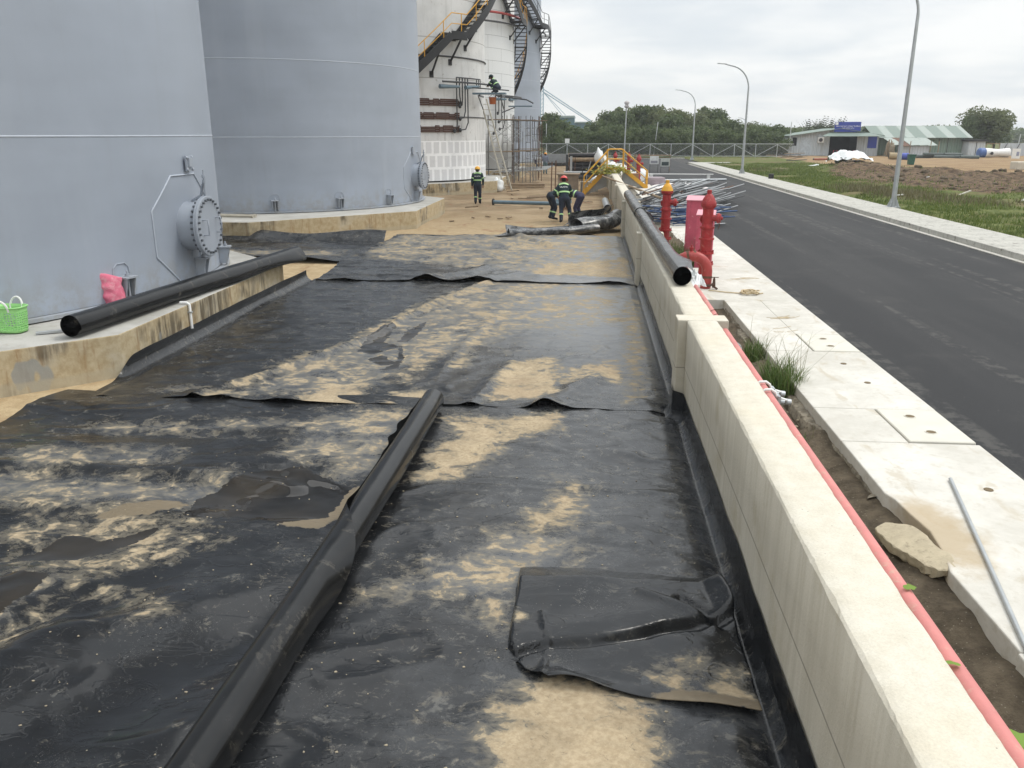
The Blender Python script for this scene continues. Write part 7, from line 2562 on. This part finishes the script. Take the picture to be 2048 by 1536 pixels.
def lettering(word, c, size, parent, mat):
    cu = bpy.data.curves.new('lettering', 'FONT'); cu.body = word; cu.size = size; cu.align_x = 'CENTER'; cu.extrude = .004
    tmp = bpy.data.objects.new('tmp_text', cu); COL.objects.link(tmp)
    dg = bpy.context.evaluated_depsgraph_get(); dg.update()
    me = bpy.data.meshes.new_from_object(tmp.evaluated_get(dg)); bpy.data.objects.remove(tmp)
    me.materials.clear(); me.materials.append(mat)
    off = OFF.get(parent.name, Vector())
    me.transform(Matrix.Translation(Vector(c) - off) @ Matrix.Rotation(PI / 2, 4, 'X'))
    lo = bpy.data.objects.new('lettering', me); COL.objects.link(lo); lo.parent = parent


lettering('BAN CHỈ HUY CÔNG TRƯỜNG', ((x0 + x1) / 2 + .05, YO - .634, 4.03), .205, sg, M_letter)
lettering('KHO XĂNG DẦU', ((x0 + x1) / 2 + .05, YO - .634, 3.80), .19, sg, M_letter)
for x in (px(1655, YO), px(1692, YO)):
    t_ = thing('safety_stand', 'red tubular stand beside the office doorway, ' + ('left side' if x < px(1670, YO) else 'right side'), 'stand', (x, YO - .8, zg))
    b = MB(); b.tube([(x - .25, YO - .8, zg), (x - .22, YO - .8, zg + .75), (x + .22, YO - .8, zg + .75), (x + .25, YO - .8, zg)], .045, 6); b.build('bent_tube', simple('stand_red', (.45, .06, .08), .5), t_)

gs = thing('green_shed', 'long green metal shed with pale striped roof beside the site office', 'building', (43, 116, .4))
YG = 115.5
gx0, gx1 = 37.25, px(1904, YG) - .35
b = MB(); b.box(gx0, gx1, YG, YG + .08, .4, 2.72); b.box(gx1 - .08, gx1, YG + .081, YG + 7, .4, 2.72)
b.add([(gx1, YG, 2.72), (gx1, YG + 7, 2.72), (gx1, YG + 3.6, 4.1)], [(0, 1, 2)]); b.build('wall', M_sheet_g, gs)
rb = MB(); k = 0
xx = gx0 - .2
strips = []
while xx < gx1 + .5:
    w = 1.05 if k % 2 else 1.5
    strips.append((xx, min(xx + w, gx1 + .6), k % 2)); xx += w; k += 1
for par, nm, mt in ((0, 'roof', M_roof_g), (1, 'roof_light_sheets', M_roof_p)):
    b = MB()
    for (a_, c_, kk) in strips:
        if kk == par:
            v = [(a_, YG - .9, 2.66), (c_ - .004, YG - .9, 2.66), (c_ - .004 + (.0), YG + 3.6, 4.16), (a_, YG + 3.6, 4.16)]
            b.add(v + [(x, y, z + .05) for x, y, z in v], [(3, 2, 1, 0), (4, 5, 6, 7), (0, 1, 5, 4), (1, 2, 6, 5), (2, 3, 7, 6), (3, 0, 4, 7)])
    b.build(nm, mt, gs)
b = MB(); v = [(gx0, YG + 3.61, 4.16), (gx1 + .5, YG + 3.61, 4.16), (gx1 + .5, YG + 8, 2.6), (gx0, YG + 8, 2.6)]; b.add(v, [(0, 1, 2, 3)]); b.build('rear_roof', M_roof_g, gs)
for x in (px(1852, YG), px(1868, YG)):
    b = MB(); b.box(x - .04, x + .04, YG - .03, YG - .004, .4, 2.7); b.build('door_post', M_dark, gs)
ls = thing('lean_to', 'ragged lean-to of white and rusty sheets in front of the green shed', 'lean-to', (41, 112, .4))
YL = 111.0
b = MB()
random.seed(2)
for i in range(5):
    a_, c_ = px(1765, YL) + i * 1.05, px(1765, YL) + i * 1.05 + 1.15
    z0 = 1.75 + random.uniform(-.08, .08)
    v = [(a_, YL - .3 - random.random() * .3, z0), (c_, YL - .3, z0 + .05), (c_ - .15, YL + 3.2, 2.66), (a_ - .15, YL + 3.2, 2.68 + random.uniform(-.03, .03))]
    b.cm = 1 if i in (1,) else 0
    b.add(v + [(x, y, z + .03) for x, y, z in v], [(3, 2, 1, 0), (4, 5, 6, 7), (0, 1, 5, 4), (1, 2, 6, 5), (2, 3, 7, 6), (3, 0, 4, 7)])
b.build('sheet_roof', [M_roof_p, M_rust], ls)
b = MB(); b.box(px(1776, YL), px(1835, YL), YL, YL + .06, .4, 1.7); b.build('wall', M_sheet_w, ls)
for x_ in (1762, 1775, 1797, 1835, 1850):
    b = MB(); b.tube([(px(x_, YL), YL - .3, .35), (px(x_ + 1, YL), YL - .2, 2.3)], .05, 6); b.build('post', M_wood, ls)
t_ = thing('canvas_heap', 'brown canvas and poles propped at the left end of the lean-to', 'canvas heap', (38.6, 110, .4))
b = MB(); b.blob((px(1762, 110), 110, 1.1), (.55, .5, 1.15), 12, 9, .6, 3, flat=.35); b.build('canvas', simple('drab_canvas', (.20, .17, .12), .9), t_)
b = MB()
for dx in (-.5, -.2, .4):
    b.tube([(px(1758, 109.5) + dx, 109.5, .35), (px(1762, 109.5) + dx * .3, 109.8, 2.5)], .04, 6)
b.build('poles', M_wood, t_)
ws = thing('white_shed', 'small white double-doored shed with black roof right of the green shed', 'shed', (48.5, 114, .4))
YW = 113.5
b = MB(); b.box(px(1908, YW), px(1938, YW), YW, YW + 2.5, .4, 2.25); b.build('wall', M_sheet_w, ws)
b = MB(); b.box(px(1905, YW), px(1941, YW), YW - .3, YW + 2.8, 2.26, 2.48); b.build('roof', M_black, ws)
b = MB(); b.box(px(1921, YW), px(1922.2, YW), YW - .02, YW - .003, .42, 2.2); b.build('door_gap', M_black, ws)
wf = thing('hoarding', 'low white sheet hoarding with leaning props at the right edge', 'hoarding', (54, 118, .4))
YH = 118.0
b = MB(); b.box(px(1966, YH), px(2080, YH), YH, YH + .06, .4, 2.0); b.build('panel', M_sheet_w, wf)
for x_ in (1975, 1998, 2022, 2046):
    b = MB(); b.tube([(px(x_, YH) - .9, YH - .9, .4), (px(x_, YH) + .2, YH - .05, 1.95)], .05, 6); b.build('prop', M_dark, wf)
for i, (x_, y_) in enumerate(((1997, 268), (2044, 272), (2010, 274))):
    b = MB(); b.tube([(px(x_, 121), 121, .3), (px(x_, 121) + .2, 121, 3.15 + (268 - y_) / 1724 * 121 + .0)], .06, 6); tag(b.build('thin_pole', M_fence), ['first thin pole above the white hoarding', 'thin pole above the hoarding at the right edge', 'shortest thin pole above the white hoarding'][i], 'pole')
b = MB(); b.box(px(1940, 119), px(1966, 119), 119, 119.06, 1.9, 2.0)
for x_ in (1941, 1952, 1965):
    b.box(px(x_, 119) - .04, px(x_, 119) + .04, 119.07, 119.14, .4, 1.95)
tag(b.build('rail_fence', M_wood), 'short open post-and-rail fence between the white shed and the hoarding', 'fence')
# lying white vessel with a blue end
tv = thing('vessel', 'white cylindrical vessel with a blue end lying in the yard at right', 'tank', (50, 107, .5))
YV = 107.0
b = MB(); b.lathe([(.56, 0), (.50, .8), (.42, 1.6), (.50, 2.4), (.54, 2.95), (.3, 3.05)], (px(1938, YV), YV, 1.0), (1, .12, .0), 20); b.build('shell', M_white, tv)
b = MB(); b.lathe([(.40, -.75), (.57, -.6), (.575, .0)], (px(1938, YV), YV, 1.0), (1, .12, 0), 20); b.build('blue_end', simple('vessel_blue', (.06, .12, .30), .5), tv)
b = MB(); b.lathe([(.16, 0), (.18, .12)], (px(1948, YV), YV - .55, .95), (0, -1, 0), 14); b.build('nozzle', M_black, tv)
sb = thing('site_board', 'white site notice board standing before the white vessel', 'notice board', (49, 103, .4))
b = MB(); b.box(px(1990, 103), px(2005, 103), 103, 103.05, .45, 1.55); b.build('panel', M_white, sb)
b = MB(); b.box(px(1998, 103), px(2003, 103), 102.99, 102.998, .75, 1.2); b.build('printed_block', simple('print_grey', (.25, .27, .36), .6), sb)
random.seed(20)
for i in range(7):
    x, y = px(1838 + i * 11, 103), 103 + random.uniform(-1.2, 1.5)
    b = MB(); b.tube([(x - 1.0, y + .3 * random.uniform(-1, 1), .62 + .25 * (i % 3 == 1)), (x + 1.1, y, .60 + .25 * (i % 3 == 1))], .22, 10)
    tag(b.build('wrapped_roll', simple('dark_green_wrap', (.07, .09, .085), .6) if i == 0 else bpy.data.materials['dark_green_wrap']), 'dark wrapped roll lying in the yard before the green shed', 'roll', 'dark wrapped rolls in the yard')
bl = thing('lined_pipe', 'short tan pipe with a yellow band and blue end lying in the yard', 'pipe', (37.5, 103, .7))
b = MB(); b.tube([(px(1761, 98), 98, .85), (px(1782, 98), 97.8, .80)], .36, 16, False); b.build('tan_section', simple('tan_pipe', (.34, .27, .16), .7), bl)
b = MB(); b.tube([(px(1782, 98), 97.8, .80), (px(1796, 98), 97.7, .78)], .365, 16); b.build('blue_section', simple('pipe_blue', (.05, .08, .35), .5), bl)
b = MB(); b.lathe([(.33, 0), (.20, .3)], (px(1761, 98) + .02, 98, .85), (1, -.1, 0), 16); b.build('dark_bore', M_black, bl)
# wheeled bin, block, tarpaulin heap, board pile
wb = thing('wheeled_bin', 'dark green bin standing in the yard behind the nearest lamp', 'bin', (px(1804, 80), 80, .45))
x = px(1804, 80); z = .50
b = MB(); b.add([(x - .22, 79.75, z), (x + .22, 79.75, z), (x + .22, 80.25, z), (x - .22, 80.25, z), (x - .28, 79.7, z + .85), (x + .28, 79.7, z + .85), (x + .28, 80.3, z + .85), (x - .28, 80.3, z + .85)], [(0, 3, 2, 1), (4, 5, 6, 7), (0, 1, 5, 4), (1, 2, 6, 5), (2, 3, 7, 6), (3, 0, 4, 7)])
b.build('bin_body', simple('bin_green', (.02, .09, .06), .5), wb, bevel=.02)
b = MB(); b.obox((x, 80, z + .88), (.62, .68, .05)); b.build('lid', bpy.data.materials['bin_green'], wb)
b = MB(); b.obox((px(2008, 70), 70, .78), (1.15, .8, .62), (0, 0, .25))
tag(b.build('concrete_block', simple('pale_block', (.52, .48, .40), .9, 0, .1), None, bevel=.05), 'pale rectangular concrete block in the yard at far right', 'block')
tp_ = thing('covered_pipes', 'bundle of black pipes under a rumpled white sheet on the soil mound', 'covered pile', (20.6, 70, .6))
random.seed(9)
zt0 = fieldz(20.6, 70) - .05
for i in range(9):
    x, z = px(1665, 70) + .36 * (i % 6) + random.uniform(-.05, .05), zt0 + .15 + .24 * (i // 6)
    b = MB(); b.lathe([(.085, .0), (.125, .0), (.125, 2.2)], (x, 69.2 + random.uniform(-.15, .15), z), (.12, 1, 0), 12, caps=False); b.build('pipe', M_black, tp_)
u = np.linspace(-1, 1, 40); U, V2 = np.meshgrid(u, u)
Xs = px(1688, 70) + U * 1.55 + .12 * (fbm(U * 3, V2 * 3, 3, 4) - .5); Ys = 70.1 + V2 * 1.15
Zs = zt0 + .18 + .70 * np.clip(1 - (np.abs(U) ** 2.4) * .75, 0, 1) * np.clip(1.05 - np.abs(V2) ** 3 * .75, 0, 1.1) + .55 * (fbm(U * 1.9 + 4, V2 * 1.9, 4, 6) - .5) + .10 * np.abs(np.sin(U * 7 + V2 * 3 + 4 * fbm(U * 1.5, V2 * 1.5, 3, 8)))
arr_obj('white_sheet', np.stack([Xs, Ys, Zs], -1).reshape(-1, 3), gridF(40, 40), M_cloth, tp_)
rag('white_sheeting', 'flat scrap of white sheeting in the grass left of the covered pipes', 'plastic sheet', (px(1628, 74), 74, fieldz(px(1628, 74), 74) + .12), (.6, .6, .12), 44, M_cloth)
random.seed(15)
for i in range(6):
    x, y = px(1570, 88) + random.uniform(-.7, .7), 88 + random.uniform(-1.2, 1.2)
    b = MB(); b.beam((x - 1.0, y, .62 + .13 * i), (x + .9, y + random.uniform(-.7, .7), .85 + .10 * i + random.uniform(-.2, .2)), .5, .05)
    tag(b.build('board', M_wood if i % 2 else M_dark), 'dark weathered board in the rough pile of boards by the grass edge', 'board', 'rough pile of dark boards')
for i in range(2):
    b = MB(); b.tube([(px(1618, 92), 92 - i * .5, .62), (px(1655, 92), 92.3 - i * .5, .66)], .10, 8)
    tag(b.build('steel_pipe', [M_dark, simple('red_brown_pipe', (.30, .10, .06), .7)][i]), ['dark pipe lying in front of the office', 'red-brown pipe lying in front of the office'][i], 'pipe')

# blue works hall and conveyor gantry far behind
M_hall = ribbed('blue_hall_cladding', (.10, .19, .24), .4, 1.0)
hl = thing('works_hall', 'far blue industrial hall with pale roof edge behind the trees', 'building', (-6, 225, .4))
YB = 225.0
b = MB(); b.box(px(1098, YB), px(1148, YB), YB, YB + 14, .3, 7.2); b.box(px(1148, YB) + .01, px(1184, YB), YB + 1, YB + 13, .3, 5.9); b.build('wall', M_hall, hl)
b = MB(); b.box(px(1090, YB), px(1149, YB), YB - .8, YB + 14.5, 7.21, 7.7); b.box(px(1150, YB), px(1185, YB), YB + .2, YB + 13.5, 5.91, 6.2); b.build('roof', simple('hall_roof', (.30, .36, .36), .6), hl)
gt = thing('conveyor_gantry', 'tall pale blue lattice gantry with slanting booms behind the farthest tank', 'gantry', (-10, 205, .4))
M_gan = simple('gantry_blue', (.34, .45, .55), .5)
YG2 = 205.0
A = Vector((px(1084, YG2), YG2, 3.15 + 86 / 1724 * YG2))
for dx in (-.35, .25):
    b = MB(); b.beam((A.x + dx, YG2, .3), (A.x + dx, YG2, A.z + .4), .26, .3); b.build('mast_leg', M_gan, gt)
b = MB()
for k in range(14):
    z = .8 + k * (A.z - 1) / 14
    b.beam((A.x - .35, YG2, z), (A.x + .25, YG2, z + (A.z - 1) / 14), .08, .08)
b.build('mast_lacing', M_gan, gt)
Bq = Vector((px(1183, YG2), YG2, 3.15 + 24 / 1724 * YG2))
for dz in (0, -.62):
    b = MB(); b.beam(A + Vector((0, 0, dz)), Bq + Vector((0, 0, dz * .6)), .22, .22); b.build('boom', M_gan, gt)
for xe in (1124, 1131):
    b = MB(); b.beam(A + Vector((0, 0, -.5)), (px(xe, YG2), YG2, 7.4), .13, .13); b.build('stay', M_gan, gt)

# ------------------------------------------------------------------ thin humid air
b = MB(); b.box(-120, 350, -60, 420, -1.6, 24)
m, t = newmat('haze')
vo = t.n('ShaderNodeVolumePrincipled')
vo.inputs['Color'].default_value = (.93, .96, 1.0, 1)
vo.inputs['Density'].default_value = .0006
vo.inputs['Anisotropy'].default_value = .2
mo = t.n('ShaderNodeOutputMaterial')
t.t.links.new(vo.outputs[0], mo.inputs['Volume'])
hz = b.build('haze', m)
hz['kind'] = 'stuff'
